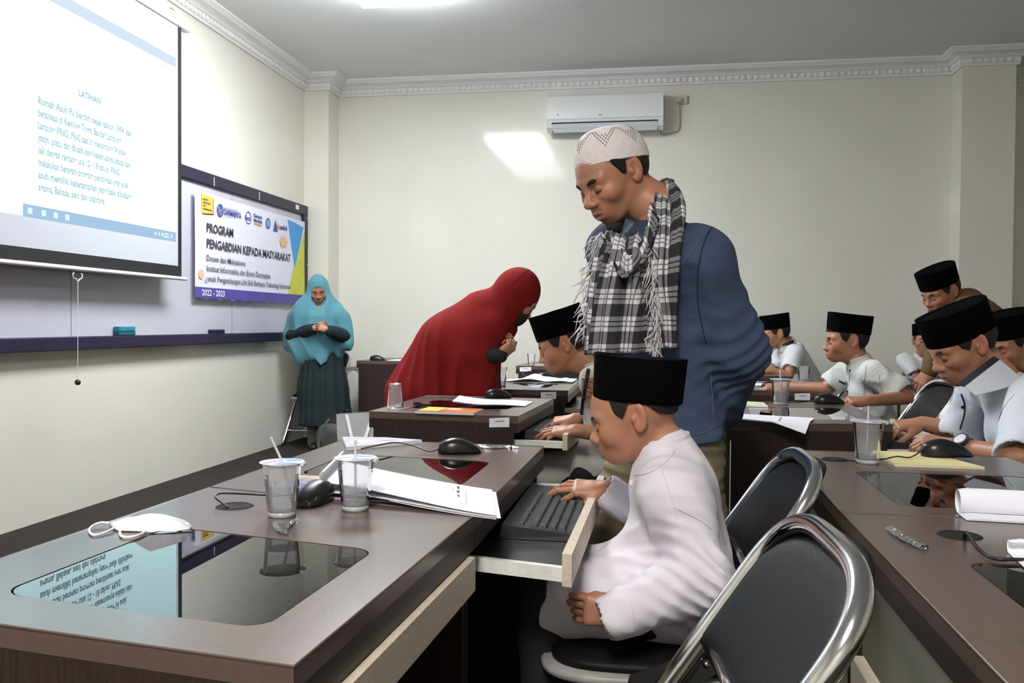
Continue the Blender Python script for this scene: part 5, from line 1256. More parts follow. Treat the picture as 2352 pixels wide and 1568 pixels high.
Q = ony
def dirv(yaw): a = math.radians(yaw); return V3(math.cos(a), math.sin(a), 0)
def head_from_ear(ear_px, y_ear, R, s, side=1):
    """head centre so that the (left: side=1) ear lands on the pixel at room depth y_ear"""
    return ony(*ear_px, y_ear) - s * (R @ V3(-0.014, side * 0.081, -0.004))
def shoe(parent, p, f, s=1.0):
    f = _n((f[0], f[1], 0)); up = V3(0, 0, 1)
    P = [Cap(p + V3(0, 0, 0.04) * s, p + f * 0.15 * s + V3(0, 0, 0.028) * s, 0.042 * s, 0.034 * s, 0.02), Cap(p + V3(0, 0, 0.05) * s, p + V3(0, 0, 0.10) * s, 0.042 * s, 0.040 * s, 0.02)]
    fl = field(P, 0.008); fl.cut(V3(0, 0, 0.002), (0, 0, -1)); V, Fq = fl.mesh(); return np_mesh('shoe', V, Fq, M_SHOE, parent)
def fold_fn(amp, sc, seed, rings=(), creases=()):
    """soft random folds with sharper creases, plus ring folds around joints: rings = (point, axis, reach, wavelength, amp);
    creases = (start, end, width, depth): a valley pressed along a line"""
    def fn(X, Y, Z):
        n1 = noise3(X, Y, Z, sc, seed); n2 = noise3(X, Y, Z, sc * 1.9, seed + 1)
        d = amp * n1 * 0.8 + amp * 0.9 * (np.abs(n2) - 0.6)
        for p, ax, rad, wl, am in rings:
            ax = _n(ax); t = (X - p[0]) * ax[0] + (Y - p[1]) * ax[1] + (Z - p[2]) * ax[2]
            r2 = (X - p[0]) ** 2 + (Y - p[1]) ** 2 + (Z - p[2]) ** 2
            w = np.sin(2 * math.pi * t / wl + 2.2 * noise3(X, Y, Z, 18, seed + 3)); d = d + am * (np.abs(w) * 1.6 - 0.8) * np.exp(-r2 / rad ** 2)
        for a, b, wd_, dp in creases:
            d = d + dp * np.exp(-(np.maximum(Cap(a, b, 0.0).d(X, Y, Z), 0) / wd_) ** 2)
        return d
    return fn
def cuff_sub(p, d, r): d = _n(d); return Cap(p + d * (r * 0.85), p + d * (r * 0.85 + 0.16), r, r * 1.25, 0.004)
def ring_collar(name, parent, nb, up, r, h, m, thick=0.006, res=0.004, open_front=None, flare=1.0):
    up = _n(up); P = [Cap(nb, nb + up * h, r, r * flare, 0.003)]; f = field(P, res, 0.02)
    f.sub(Cap(nb - up * 0.08, nb + up * 0.12, r - thick, (r - thick) * flare, 0.002)); f.cut(nb + up * h, up); f.cut(nb - up * 0.012, -up)
    if open_front is not None: f.sub(Cap(nb + open_front * r - up * 0.02, nb + open_front * r * 1.1 + up * (h + 0.03), 0.008, 0.022, 0.003))
    V, Fq = f.mesh(); return np_mesh(name, V, Fq, m, parent)

# ------------------------------------------------------------------ seated people (shared builder)
def seated(label, ear, y_ear, yaw, pitch, s, nb, hip, byaw, arms, shirt, sleeve='long', wid=0.15, res=0.008, hres=0.004, child=True, cap=None, roll=0.0, neck_r=None,
           trousers=None, folds=0.004, seed=1, depth=1.35, tr=0.115, knee=0.36, tone=SKIN, collar='stand', collar_m=None, ear_side=1, lap=False, drop=0.055, creases=(), hair_t=0.005, nose=0.7, loose=1.0, zl=ZL, hand_s=0.85, foot=True, sl=0.62, shirt_name='shirt'):
    """arms: list of dict(side, elbow, wrist, fwd, back, curl...)"""
    hip = np.array(hip, float); nb = np.array(nb, float)
    t = thing('person', label, 'person', (hip[0], hip[1], 0)); R = face_frame(yaw, pitch, roll)
    c = head_from_ear(ear, y_ear, R, s, ear_side)
    nr = neck_r or (0.046, 0.052)
    cp = dict(tilt=-8.0, z0=0.040); cp.update(cap or {})
    W, Fq, col = build_head(t, c, R, nb, s, child, hres, tone, nose, nr, True, zl, hair_t=hair_t, hcut=(cp['tilt'], cp['z0'] + 0.015))
    parts = [(W, Fq, col)]
    pass; peci(t, c, R, s, **cp)
    f = dirv(byaw); l = V3(-f[1], f[0], 0); up = _n(nb - hip); shc = nb - up * drop
    S = {1: shc + l * wid, -1: shc - l * wid}
    P = [Cap(hip + up * 0.03, lerp(hip, nb, 0.66), tr * 1.08 * loose, tr * 1.02, 0.05, (f, depth)), Cap(S[1] * 0.8 + S[-1] * 0.2 - up * 0.005, S[-1] * 0.8 + S[1] * 0.2 - up * 0.005, 0.052 * s, 0.052 * s, 0.05), Cap(shc, nb - up * 0.012, 0.066 * s, 0.050 * s, 0.035)]
    subs = []; rings = []
    core = [limb_core([hip, lerp(hip, nb, 0.7), nb], (tr * 0.5, 0.045))]
    for a in arms:
        sh = S[a['side']]; el = np.array(a['elbow'], float); wr = np.array(a['wrist'], float); hs = a.get('hs', hand_s)
        ra = a.get('r', 0.058 * s * loose)
        P.append(Ell(sh - up * 0.014, (ra * 0.96,) * 3, k=0.04))
        if sleeve == 'long':
            ce = lerp(el, wr, a.get('cuff', 0.88)); P += [Cap(sh - up * 0.012, el, ra * 0.95, ra * 0.92, 0.04), Cap(el, ce, ra * 0.92, ra * a.get('cr', 0.76), 0.03)]
            subs.append(cuff_sub(ce, wr - el, ra * a.get('cr', 0.76) - 0.004)); rings.append((el, wr - sh, 0.11, 0.05, 0.008))
        else:
            ce = lerp(sh, el, a.get('sl', sl)); P.append(Cap(sh, ce, ra * 1.02, ra * 1.12, 0.045)); subs.append(cuff_sub(ce, el - sh, ra * 1.06)); rings.append((sh, el - sh, 0.08, 0.05, 0.004))
            core.append(limb_core([sh, el], (0.042 * s, 0.035 * s), tone, 0.007))
        kw = {k: a[k] for k in ('curl', 'thumb', 'spread', 'tcurl') if k in a}
        parts += arm_hand(wr, el, a['fwd'], a['back'], a['side'], hs, a.get('res', hres * 0.8), tone, (0.036, 0.026) if sleeve != 'long' else (0.030, 0.024), **kw)
    if lap:
        P.append(Cap(lerp(hip, nb, 0.25) + f * 0.04, hip + f * knee * 0.8 - V3(0, 0, 0.05), 0.085, 0.07, 0.06))
        for sg in (1, -1): P.append(Cap(hip + l * sg * 0.07 + V3(0, 0, 0.02), hip + l * sg * 0.08 + f * knee * 0.9 + V3(0, 0, 0.0), 0.088 * s, 0.075 * s, 0.05))
    so_ = cloth(shirt_name, t, P, shirt, res, subs=subs, folds=fold_fn(folds, 24, seed, rings, creases))
    if collar == 'stand': ring_collar('collar', t, nb - up * 0.012, _n(up * 0.7 + (c - nb) * 1.2), nr[1] + 0.006, 0.030, collar_m or shirt, open_front=f)
    if collar == 'shirt':
        ring_collar('inner_collar', t, nb - up * 0.012, _n(up * 0.7 + (c - nb)), nr[1] + 0.004, 0.036, M_DNAVY, open_front=f)
        ring_collar('collar', t, nb - up * 0.030, _n(up * 0.8 + (c - nb) * 0.6), nr[1] + 0.024, 0.042, collar_m or shirt, open_front=f, flare=0.80)
    # trousers and shoes
    tp = []
    for sg in (1, -1):
        h0 = hip + l * sg * 0.075 - V3(0, 0, 0.0); kn = hip + l * sg * 0.085 + f * knee; kn[2] = max(kn[2], 0.40); an = kn - f * 0.03; an[2] = 0.07
        tp += [Cap(h0, kn, 0.082 * s, 0.062 * s, 0.04), Cap(kn, an, 0.060 * s, 0.045 * s, 0.03)]
        core.append(limb_core([h0, kn, an], (0.05 * s, 0.032 * s)))
        if foot: shoe(t, V3(an[0], an[1], 0), f, 0.9 * s)
    cloth('trousers', t, tp, trousers or M_BLKTR, 0.011, folds=fold_fn(0.003, 20, seed + 5))
    join_body(t, parts + core)
    return dict(shirt=so_, t=t, c=c, R=R, f=f, l=l, up=up, S=S, nb=nb)

# ---- boy in the foreground
b1 = seated('seated boy in a lilac-white long-sleeved shirt and black cap, typing with his right hand', (1466, 958), 1.80, 180, 20, 0.90, Q(1532, 1020, 1.865), (0.070, 1.865, 0.515), 180,
    [dict(side=1, elbow=Q(1615, 1326, 1.70), wrist=Q(1427, 1408, 1.645), fwd=(-1, -0.05, 0.06), back=(-0.10, -1, 0.10), curl=((0.12, 1.05, 0.75), (0.22, 1.05, 0.75), (0.30, 1.0, 0.75), (0.20, 0.55, 0.4)), thumb=0.15, tcurl=0.5, spread=0.03, res=0.0015, r=0.064, cr=0.70, cuff=1.10, hs=0.77),
     dict(side=-1, elbow=(0.05, 2.10, 0.60), wrist=Q(1390, 1124, 2.06), fwd=(-1, 0.02, 0.0), back=(0.05, -0.45, 1), curl=((0.30, 0.42, 0.2), (0.02, 0.32, 0.2), (0.05, 0.3, 0.2), (0.1, 0.3, 0.2)), thumb=0.85, tcurl=0.1, spread=0.17, res=0.0016, r=0.056, cr=0.72, cuff=0.90, hs=0.84)],
    M_LILAC, res=0.0055, hres=0.0022, cap=dict(tilt=-24, h=0.100, z0=0.036, a=0.106, b=0.088), folds=0.0072, seed=11, depth=1.38, tr=0.122, wid=0.112, drop=0.085, lap=True, knee=0.30, loose=1.08, neck_r=(0.042, 0.047), nose=0.45,
    zl=([-0.12, -0.085, -0.060, -0.040, -0.028, -0.005, 0.018, 0.022, 0.036, 0.044, 0.12], [-0.028, -0.024, -0.010, 0.018, 0.030, 0.036, 0.008, 0.004, 0.022, 0.12, 0.12]))
# ---- boy bowed over the tray behind the standing man
b2 = seated('boy bowed over a keyboard in a pale batik-trimmed shirt, half hidden behind the standing man', (1300, 790), 3.43, 186, 24, 0.98, Q(1368, 838, 3.5), (-0.14, 3.5, 0.50), 180,
    [dict(side=1, elbow=(-0.08, 3.27, 0.66), wrist=Q(1322, 988, 3.24), fwd=(-1, 0.03, -0.08), back=(0.05, -0.3, 1), curl=(0.14, 0.16, 0.2, 0.3), thumb=0.7, spread=0.14, hs=0.98),
     dict(side=-1, elbow=(-0.10, 3.72, 0.66), wrist=Q(1320, 962, 3.52), fwd=(-1, -0.02, -0.15), back=(0.1, -0.25, 1), curl=(0.32, 0.36, 0.4, 0.4), thumb=0.6, hs=0.95)],
    mat('greyish_shirt', (0.52, 0.49, 0.47), 0.85, bump=0.15, bscale=700, var=0.06, vscale=10), 'short', res=0.009, hres=0.0032, cap=dict(tilt=-6, h=0.10), seed=21, nose=0.6, lap=True, zl=ZL, sl=0.75)
# ---- short-sleeved boy reaching for the mouse
b3 = seated('boy in a white short-sleeved shirt and black cap reaching forward to a mouse', (1962, 783), 4.38, 186, 7, 0.97, Q(1972, 826, 4.45), (1.10, 4.45, 0.50), 184,
    [dict(side=1, elbow=Q(2082, 912, 4.22), wrist=Q(1990, 921, 4.10), fwd=(-1, -0.25, 0.0), back=(0.1, -0.4, 1), curl=(0.4, 0.45, 0.5, 0.5), thumb=0.4, hs=0.92),
     dict(side=-1, elbow=Q(1895, 893, 4.62), wrist=Q(1800, 888, 4.72), fwd=(-1, 0.1, -0.05), back=(0.1, -0.3, 1), curl=(0.25, 0.25, 0.28, 0.3), thumb=0.5, hs=0.98)],
    M_WLIN, 'short', res=0.007, hres=0.0032, cap=dict(tilt=-13, h=0.09), seed=31, folds=0.008, nose=0.5, wid=0.16, sl=0.72)
# ---- boy with the wristwatch at the right edge
b4 = seated('boy with a wristwatch, white shirt and navy inner collar, looking down at the right edge', (2253, 790), 2.98, 192, 30, 1.04, Q(2300, 872, 3.05), (1.30, 3.05, 0.50), 188,
    [dict(side=1, elbow=Q(2345, 1052, 2.66), wrist=Q(2192, 1024, 2.86), fwd=(-0.9, 0.45, 0.10), back=(0.2, -0.4, 1), curl=(0.35, 0.42, 0.45, 0.5), thumb=0.5, hs=1.0, sl=0.92, r=0.068),
     dict(side=-1, elbow=Q(2205, 990, 3.25), wrist=Q(2118, 972, 3.30), fwd=(-1, 0.0, -0.15), back=(0.1, -0.3, 1), curl=(0.45, 0.5, 0.5, 0.5), thumb=0.6, hs=1.0, sl=0.95)],
    M_WBLU, 'short', res=0.0065, hres=0.0024, child=False, cap=dict(tilt=-7, h=0.092, z0=0.026), seed=41, folds=0.0078, nose=0.75, wid=0.175, tr=0.135, collar='none', neck_r=(0.050, 0.055), drop=0.045)
# ---- far boy with the grey collar
b5 = seated('far boy in a white shirt with a grey collar typing beside the standing man', (1793, 766), 6.55, 190, 14, 0.98, Q(1808, 792, 6.62), (1.08, 6.62, 0.50), 185,
    [dict(side=1, elbow=Q(1812, 862, 6.35), wrist=Q(1768, 850, 6.35), fwd=(-1, 0.1, 0.0), back=(0, -0.3, 1), hs=0.95), dict(side=-1, elbow=Q(1775, 850, 6.8), wrist=Q(1750, 845, 6.8), fwd=(-1, 0, 0), back=(0, -0.3, 1), hs=0.95)],
    M_WCOT, 'short', res=0.012, hres=0.005, cap=dict(tilt=-6, h=0.10), seed=51, collar='shirt', collar_m=M_GREYC, wid=0.165)
# ---- boy mostly hidden behind him
b6 = seated('boy in white mostly hidden behind the far boy with the grey collar', (1790, 768), 7.35, 185, 10, 0.98, Q(1812, 786, 7.4), (1.32, 7.4, 0.50), 182,
    [dict(side=1, elbow=(1.15, 7.2, 0.7), wrist=(0.95, 7.2, 0.72), fwd=(-1, 0, 0), back=(0, -0.3, 1), hs=0.95)], M_WCOT, 'short', res=0.014, hres=0.006, seed=61, wid=0.17)
# ---- small boy facing the camera
b7 = seated('small far boy in white facing the camera behind the tipped cup', (2097, 782), 6.62, 262, 4, 0.90, Q(2121, 812, 6.70), (2.04, 6.72, 0.50), 265,
    [dict(side=1, elbow=(2.28, 6.6, 0.70), wrist=Q(2150, 838, 6.45), fwd=(-0.5, -0.8, 0), back=(0, -0.3, 1), hs=0.85), dict(side=-1, elbow=(1.86, 6.6, 0.7), wrist=(1.95, 6.45, 0.77), fwd=(0.2, -1, 0), back=(0, 0.3, 1), hs=0.85)],
    M_WCOT, 'short', res=0.012, hres=0.005, seed=71, wid=0.14, ear_side=-1, knee=0.28)
# ---- boy at the right edge, far
b8 = seated('frowning boy in black cap leaning in at the far right edge', (2362, 790), 4.15, 212, 22, 1.0, Q(2400, 850, 4.2), (2.02, 4.2, 0.50), 195,
    [dict(side=1, elbow=(1.85, 3.95, 0.68), wrist=Q(2352, 872, 3.95), fwd=(-1, 0, 0), back=(0, -0.3, 1), hs=0.95), dict(side=-1, elbow=(1.85, 4.45, 0.68), wrist=Q(2322, 868, 4.4), fwd=(-1, -0.2, 0.1), back=(0, -0.3, 1), hs=0.95)],
    M_WCOT, 'short', res=0.011, hres=0.004, cap=dict(tilt=-8, h=0.10), seed=81, wid=0.165)


# ------------------------------------------------------------------ sewn details, laid on the cloth surfaces
M_SEAML = mat('lilac_seam', (0.68, 0.62, 0.70), 0.9); M_PEARL = mat('pearl_button', (0.75, 0.70, 0.68), 0.25); M_DBUT = mat('dark_button', (0.04, 0.04, 0.05), 0.4)
T1 = bvh(b1['shirt'])
seam('shoulder_seam', b1['t'], T1, [(1520, 1078), (1530, 1110), (1546, 1160), (1552, 1200)], M_SEAML, 0.0008)
seam('sleeve_seam', b1['t'], T1, [(1552, 1166), (1580, 1180), (1610, 1196), (1632, 1214)], M_SEAML, 0.0008)
seam('collar_seam', b1['t'], T1, [(1458, 1092), (1490, 1086), (1525, 1066), (1550, 1036)], M_SEAML, 0.0008)
seam('cuff_seam', b1['t'], T1, [(1446, 1375), (1452, 1400), (1456, 1430), (1455, 1452)], M_SEAML, 0.0008)
button(b1['t'], T1, 1452, 1108, 0.006, M_PEARL)
T2 = bvh(b2['shirt'])
M_BATIK = mat('batik_print', (0.26, 0.13, 0.085), 0.85, var=0.85, vscale=60, stretch=(1, 1, 2.5)); M_BATIK2 = mat('batik_stripe', (0.45, 0.38, 0.33), 0.85, var=0.4, vscale=80, stretch=(0.3, 0.3, 6))
decal('batik_band', b2['t'], T2, [(1338, 852), (1364, 852), (1362, 935), (1336, 935)], M_BATIK2, 10, 14)
decal('batik_panel', b2['t'], T2, [(1338, 868), (1363, 868), (1362, 915), (1337, 915)], M_BATIK, 10, 10, 0.004)
seam('bag_strap', b2['t'], T2, [(1352, 850), (1346, 890), (1340, 930), (1334, 985)], M_BLKTR, 0.008, 0.004)
T3 = bvh(b3['shirt'])
decal('name_tag', b3['t'], T3, [(1926, 872), (1941, 879), (1941, 884), (1927, 877)], M_DNAVY, 4, 4)
for p in ((1953, 851), (1948, 899)): button(b3['t'], T3, *p, 0.006, M_DBUT)
seam('lace_seam', b3['t'], T3, [(1990, 838), (1986, 870), (1984, 910), (1982, 940)], M_GREYC, 0.0012)
seam('sleeve_seam', b3['t'], T3, [(2018, 860), (2022, 885), (2030, 905)], M_GREYC, 0.0014)
seam('placket_edge', b3['t'], T3, [(1946, 822), (1952, 842), (1950, 880), (1946, 930)], M_GREYC, 0.0014)
T4 = bvh(b4['shirt']); t4 = b4['t']
def strip(name, parent, tree, A, B, m, off=0.004, n=14, w=5, mid=0.0):
    """strip of cloth between two pixel polylines, resting on a garment (or, off its edge, at the neighbouring depth)"""
    a = bez([V3(*p, 0)[:2] for p in A], 6); b = bez([V3(*p, 0)[:2] for p in B], 6); P = np.zeros((len(a), w, 3)); last = None
    for i in range(len(a)):
        for j in range(w):
            q = lerp(a[i], b[i], j / (w - 1)); h = hit(tree, q[0], q[1], off)
            if h is None or (last is not None and abs(h[1] - last) > 0.09): h = ony(q[0], q[1], last if last is not None else 2.95)
            last = h[1]; P[i, j] = h
    return sheet(name, P, m, parent, 0.002)
seam('placket_edge', t4, T4, [(2208, 905), (2216, 930), (2214, 955), (2205, 985)], M_DNAVY, 0.003)
seam('shoulder_seam', t4, T4, [(2330, 905), (2310, 930), (2295, 960), (2290, 1000)], mat('shirt_seam', (0.45, 0.48, 0.55), 0.9), 0.0013)
for p in ((2212, 935),): button(t4, T4, *p, 0.006, M_DNAVY)
ci = [(2296, 826), (2262, 852), (2216, 888)]; co = [(2350, 872), (2304, 892), (2240, 908)]; cd = [(2282, 818), (2246, 846), (2196, 884)]
yc = [2.955, 2.915, 2.90]
def strip3(name, A, B, ya, yb, m): 
    a = bez([Q(*p, y) for p, y in zip(A, ya)], 6); b = bez([Q(*p, y) for p, y in zip(B, yb)], 6)
    return sheet(name, np.array([[lerp(a[i], b[i], j / 4) for j in range(5)] for i in range(len(a))]), m, t4, 0.003)
strip3('collar_flap', ci, co, [y for y in yc], [y - 0.025 for y in yc], M_WBLU); strip3('inner_collar_flap', cd, ci, [y + 0.02 for y in yc], [y + 0.003 for y in yc], M_DNAVY)
# wristwatch
wa = Q(2192, 1024, 2.86); ea = Q(2345, 1052, 2.66); ax = _n(ea - wa); wc = wa + ax * 0.045
upw = _n(V3(-0.2, -0.75, 0.6) - ax * (V3(-0.2, -0.75, 0.6) @ ax)); sdw = np.cross(ax, upw)
Mw = Matrix(((sdw[0], upw[0], ax[0], wc[0]), (sdw[1], upw[1], ax[1], wc[1]), (sdw[2], upw[2], ax[2], wc[2]), (0, 0, 0, 1)))
ww = thing('wristwatch', 'dark blue sports watch with a pale dial on a boy\'s wrist', 'watch', tuple(wc))
G().lathe([(0.029, -0.012), (0.032, -0.012), (0.032, 0.012), (0.029, 0.012), (0.029, -0.012)], 28, Mw).obj('strap', mat('watch_strap', (0.02, 0.024, 0.05), 0.5), ww, auto=40)
Md = Mw @ Matrix.Translation((0, 0.036, 0)) @ Matrix.Rotation(-math.pi / 2, 4, 'X')
G().lathe([(0, -0.006), (0.023, -0.006), (0.025, 0.0), (0.023, 0.006), (0.018, 0.0065)], 28, Md).obj('watch_case', mat('watch_case', (0.03, 0.035, 0.06), 0.4), ww, auto=40)
G().lathe([(0, 0.0060), (0.0185, 0.0060)], 24, Md).obj('dial', mat('watch_dial', (0.72, 0.72, 0.78), 0.3, var=0.2, vscale=120), ww)
# ------------------------------------------------------------------ plaid scarf material (UV)
def plaid_mat():
    m = bpy.data.materials.new('plaid_cotton'); m.use_nodes = True; nt = m.node_tree; b = nt.nodes['Principled BSDF']; b.inputs['Roughness'].default_value = 0.9
    uv = nt.nodes.new('ShaderNodeUVMap'); uv.uv_map = 'UVMap'; sp = nt.nodes.new('ShaderNodeSeparateXYZ'); nt.links.new(uv.outputs[0], sp.inputs[0])
    def mth(op, a, bb=None, c=None):
        n = nt.nodes.new('ShaderNodeMath'); n.operation = op
        for i, v in enumerate((a, bb, c)):
            if v is None: continue
            if isinstance(v, (int, float)): n.inputs[i].default_value = v
            else: nt.links.new(v, n.inputs[i])
        return n.outputs[0]
    def stripes(x, per):
        f = mth('FRACT', mth('MULTIPLY', x, 1.0 / per)); wide = mth('LESS_THAN', f, 0.46); t1 = mth('LESS_THAN', mth('ABSOLUTE', mth('SUBTRACT', f, 0.64)), 0.025); t2 = mth('LESS_THAN', mth('ABSOLUTE', mth('SUBTRACT', f, 0.82)), 0.025)
        return wide, mth('MAXIMUM', t1, t2)
    u, ut = stripes(sp.outputs[0], 0.098); v, vt = stripes(sp.outputs[1], 0.072)
    s = mth('MULTIPLY', mth('ADD', u, v), 0.5); s2 = mth('ADD', s, mth('MULTIPLY', mth('MAXIMUM', ut, vt), 0.35))
    r = nt.nodes.new('ShaderNodeValToRGB'); r.color_ramp.interpolation = 'CONSTANT'; e = r.color_ramp.elements
    e[0].position = 0.0; e[0].color = (0.76, 0.73, 0.76, 1); e[1].position = 0.30; e[1].color = (0.20, 0.20, 0.215, 1)
    q = e.new(0.80); q.color = (0.018, 0.018, 0.02, 1); nt.links.new(s2, r.inputs[0])
    n = nt.nodes.new('ShaderNodeTexNoise'); n.inputs['Scale'].default_value = 500; bp = nt.nodes.new('ShaderNodeBump'); bp.inputs['Strength'].default_value = 0.3; bp.inputs['Distance'].default_value = 0.003
    nt.links.new(n.outputs[0], bp.inputs['Height']); nt.links.new(bp.outputs[0], b.inputs['Normal']); nt.links.new(r.outputs[0], b.inputs['Base Color']); return m
M_PLAID = plaid_mat()
def ribbon(name, parent, rows, m, nv=16, wave=0.010, nw=2.5, thick=0.004, vo=0.0, uo=0.0, sub=6, seed=0):
    """cloth strip: rows of (left point, right point); waves push along the local normal; uv in metres"""
    L = bez([np.array(r[0]) for r in rows], sub); Rr = bez([np.array(r[1]) for r in rows], sub); nu = len(L); P = np.zeros((nu, nv, 3)); UV = np.zeros((nu, nv, 2)); vv = vo
    for i in range(nu):
        t = (L[min(i + 1, nu - 1)] + Rr[min(i + 1, nu - 1)]) - (L[max(i - 1, 0)] + Rr[max(i - 1, 0)]); w = Rr[i] - L[i]; n = _n(np.cross(w, t)); wl = np.linalg.norm(w)
        if i: vv += np.linalg.norm((L[i] + Rr[i]) / 2 - (L[i - 1] + Rr[i - 1]) / 2)
        for j in range(nv):
            a = j / (nv - 1); ph = 2 * math.pi * nw * a + 0.35 * math.sin(i * 0.13 + seed) * 2
            P[i, j] = L[i] + w * a + n * (wave * math.sin(ph) + wave * 0.5 * math.sin(ph * 2.3 + i * 0.08 + seed)); UV[i, j] = (uo + a * wl * 1.35, vv)
    dU = np.gradient(P, axis=0); dV = np.gradient(P, axis=1); nn = np.cross(dU, dV); nn /= np.linalg.norm(nn, axis=2, keepdims=True) + 1e-9
    A, B = P + nn * thick / 2, P - nn * thick / 2; F = []; idx = lambda i, j: i * nv + j; N = nu * nv
    for i in range(nu - 1):
        for j in range(nv - 1): F.append((idx(i, j), idx(i + 1, j), idx(i + 1, j + 1), idx(i, j + 1))); F.append((N + idx(i, j), N + idx(i, j + 1), N + idx(i + 1, j + 1), N + idx(i + 1, j)))
    for i in range(nu - 1):
        F.append((idx(i, 0), N + idx(i, 0), N + idx(i + 1, 0), idx(i + 1, 0))); F.append((idx(i, nv - 1), idx(i + 1, nv - 1), N + idx(i + 1, nv - 1), N + idx(i, nv - 1)))
    for j in range(nv - 1):
        F.append((idx(0, j), idx(0, j + 1), N + idx(0, j + 1), N + idx(0, j))); F.append((idx(nu - 1, j), N + idx(nu - 1, j), N + idx(nu - 1, j + 1), idx(nu - 1, j + 1)))
    V = np.concatenate([A.reshape(-1, 3), B.reshape(-1, 3)]); o = np_mesh(name, V, np.array(F), m, parent)
    uvs = np.concatenate([UV.reshape(-1, 2)] * 2); ul = o.data.uv_layers.new(name='UVMap'); li = np.zeros(len(o.data.loops), np.int32); o.data.loops.foreach_get('vertex_index', li); ul.data.foreach_set('uv', uvs[li].astype(np.float32).ravel())
    return o
def fringe(parent, pts, d0, n, length, m, seed, r=0.0016):
    rg = np.random.default_rng(seed); g = G(); P = bez([np.array(p) for p in pts], 10)
    for k in range(n):
        p = P[int(rg.random() * (len(P) - 1))] + rg.normal(size=3) * 0.003; d = _n(np.array(d0) + rg.normal(size=3) * 0.35); L = length * (0.6 + 0.7 * rg.random()); b = rg.normal(size=3) * 0.007
        g.tube([p, p + d * L * 0.5 + b, p + d * L + V3(0, 0, -L * 0.25)], [r, r * 1.3, r * 0.6], 4)
    o = g.obj('fringe', m, parent, True); o['kind'] = 'stuff'; return o

# ------------------------------------------------------------------ the standing man
TY = 2.50
tm = thing('person', 'man in white knit cap, plaid scarf and denim shirt standing behind the foreground boy', 'person', (0.05, TY, 0))
R = face_frame(221, 33, 4); hc = head_from_ear((1458, 387), TY - 0.06, R, 1.07, 1); nb = Q(1512, 478, TY + 0.02)
W, Fq, col = build_head(tm, hc, R, nb, 1.07, False, 0.0020, (0.43, 0.20, 0.12), 1.15, (0.054, 0.060), True, ([-0.12, -0.075, -0.045, -0.030, -0.005, 0.014, 0.024, 0.036, 0.045, 0.12], [-0.052, -0.050, -0.042, 0.030, 0.036, 0.0, 0.006, 0.040, 0.12, 0.12]), beard=1.0, hair_t=0.008, brow=1.5, hcut=(-21, 0.034))
# goatee
bp_ = [Ell((0.070, 0, -0.112), (0.021, 0.021, 0.022), k=0.01), Cap((0.062, 0, -0.108), (0.062, 0, -0.134), 0.012, 0.004, 0.01), Cap((0.048, 0.016, -0.104), (0.062, 0.006, -0.122), 0.010, 0.006, 0.01), Cap((0.048, -0.016, -0.104), (0.062, -0.006, -0.122), 0.010, 0.006, 0.01)]
fb = field(bp_, 0.0022); fb.disp(lambda X, Y, Z: 0.0016 * np.sin(Y * 1500 + 6 * np.sin(Z * 300)) + 0.001 * np.sin(X * 1300)); V_, F_ = fb.mesh(); np_mesh('beard', hc + 1.07 * V_ @ R.T, F_, mat('beard_hair', (0.035, 0.028, 0.026), 0.7, bump=0.8, bscale=500, var=0.6, vscale=90), tm)
# knit cap: dome with crocheted rows and eyelets
n = 64; rows = []; CA, CB, CH_ = 0.114, 0.0955, 0.104; Rc = R @ np.array(Matrix.Rotation(math.radians(-21), 3, 'Y')); cz0 = 0.034
def dome(a, t):  # a 0 rim .. 1 crown
    ang = a * math.pi / 2; rr = math.cos(ang) ** 0.62; zz = math.sin(ang) ** 0.95
    return V3(-0.010 + CA * rr * math.cos(t), CB * rr * math.sin(t), cz0 + CH_ * zz)
NR = 90
A = np.array([[dome(min(i / NR, 0.9999), 2 * math.pi * j / n) * 1.0 + (0.0008 * math.sin(i * math.pi / 1.5) if i < NR * 0.75 else 0) * V3(math.cos(2 * math.pi * j / n), math.sin(2 * math.pi * j / n), 0.3) for j in range(n)] for i in range(NR)])
A = np.concatenate([np.array([[dome(0, 2 * math.pi * j / n) * V3(0.96, 0.96, 1) - V3(0, 0, 0.002) for j in range(n)]]), A])
kc = G().grid(hc + A @ Rc.T, close_v=True).obj('knit_cap', mat('knit_wool', (0.84, 0.77, 0.77), 0.9, bump=0.5, bscale=420, var=0.05, vscale=60), tm, True)
ey = G(); 
def eyelet(a, t):
    p = dome(a, t); p1 = dome(a + 0.01, t); p2 = dome(a, t + 0.02); nn = _n(np.cross(p2 - p, p1 - p)); uu = _n(p2 - p); vv = np.cross(nn, uu); c = p + nn * 0.0008
    ey.add([hc + Rc @ (c + 0.0023 * (uu * math.cos(q * math.pi / 3) + vv * math.sin(q * math.pi / 3))) for q in range(6)], [(0, 1, 2, 3, 4, 5)])
for tc_ in np.arange(0, 2 * math.pi, math.pi / 3.5):
    for r_ in range(9):
        for c_ in range(r_ + 1):
            if r_ >= 5 and 1 < c_ < r_ - 1 and (r_ - 5) * 1.0 > 0 and abs(c_ - r_ / 2) < (r_ - 4) * 0.9: continue
            eyelet(0.26 + 0.046 * r_, tc_ + (c_ - r_ / 2) * 0.105)
eo = ey.obj('eyelet', mat('eyelet_dark', (0.10, 0.07, 0.065), 0.9), kc); eo['kind'] = 'stuff'
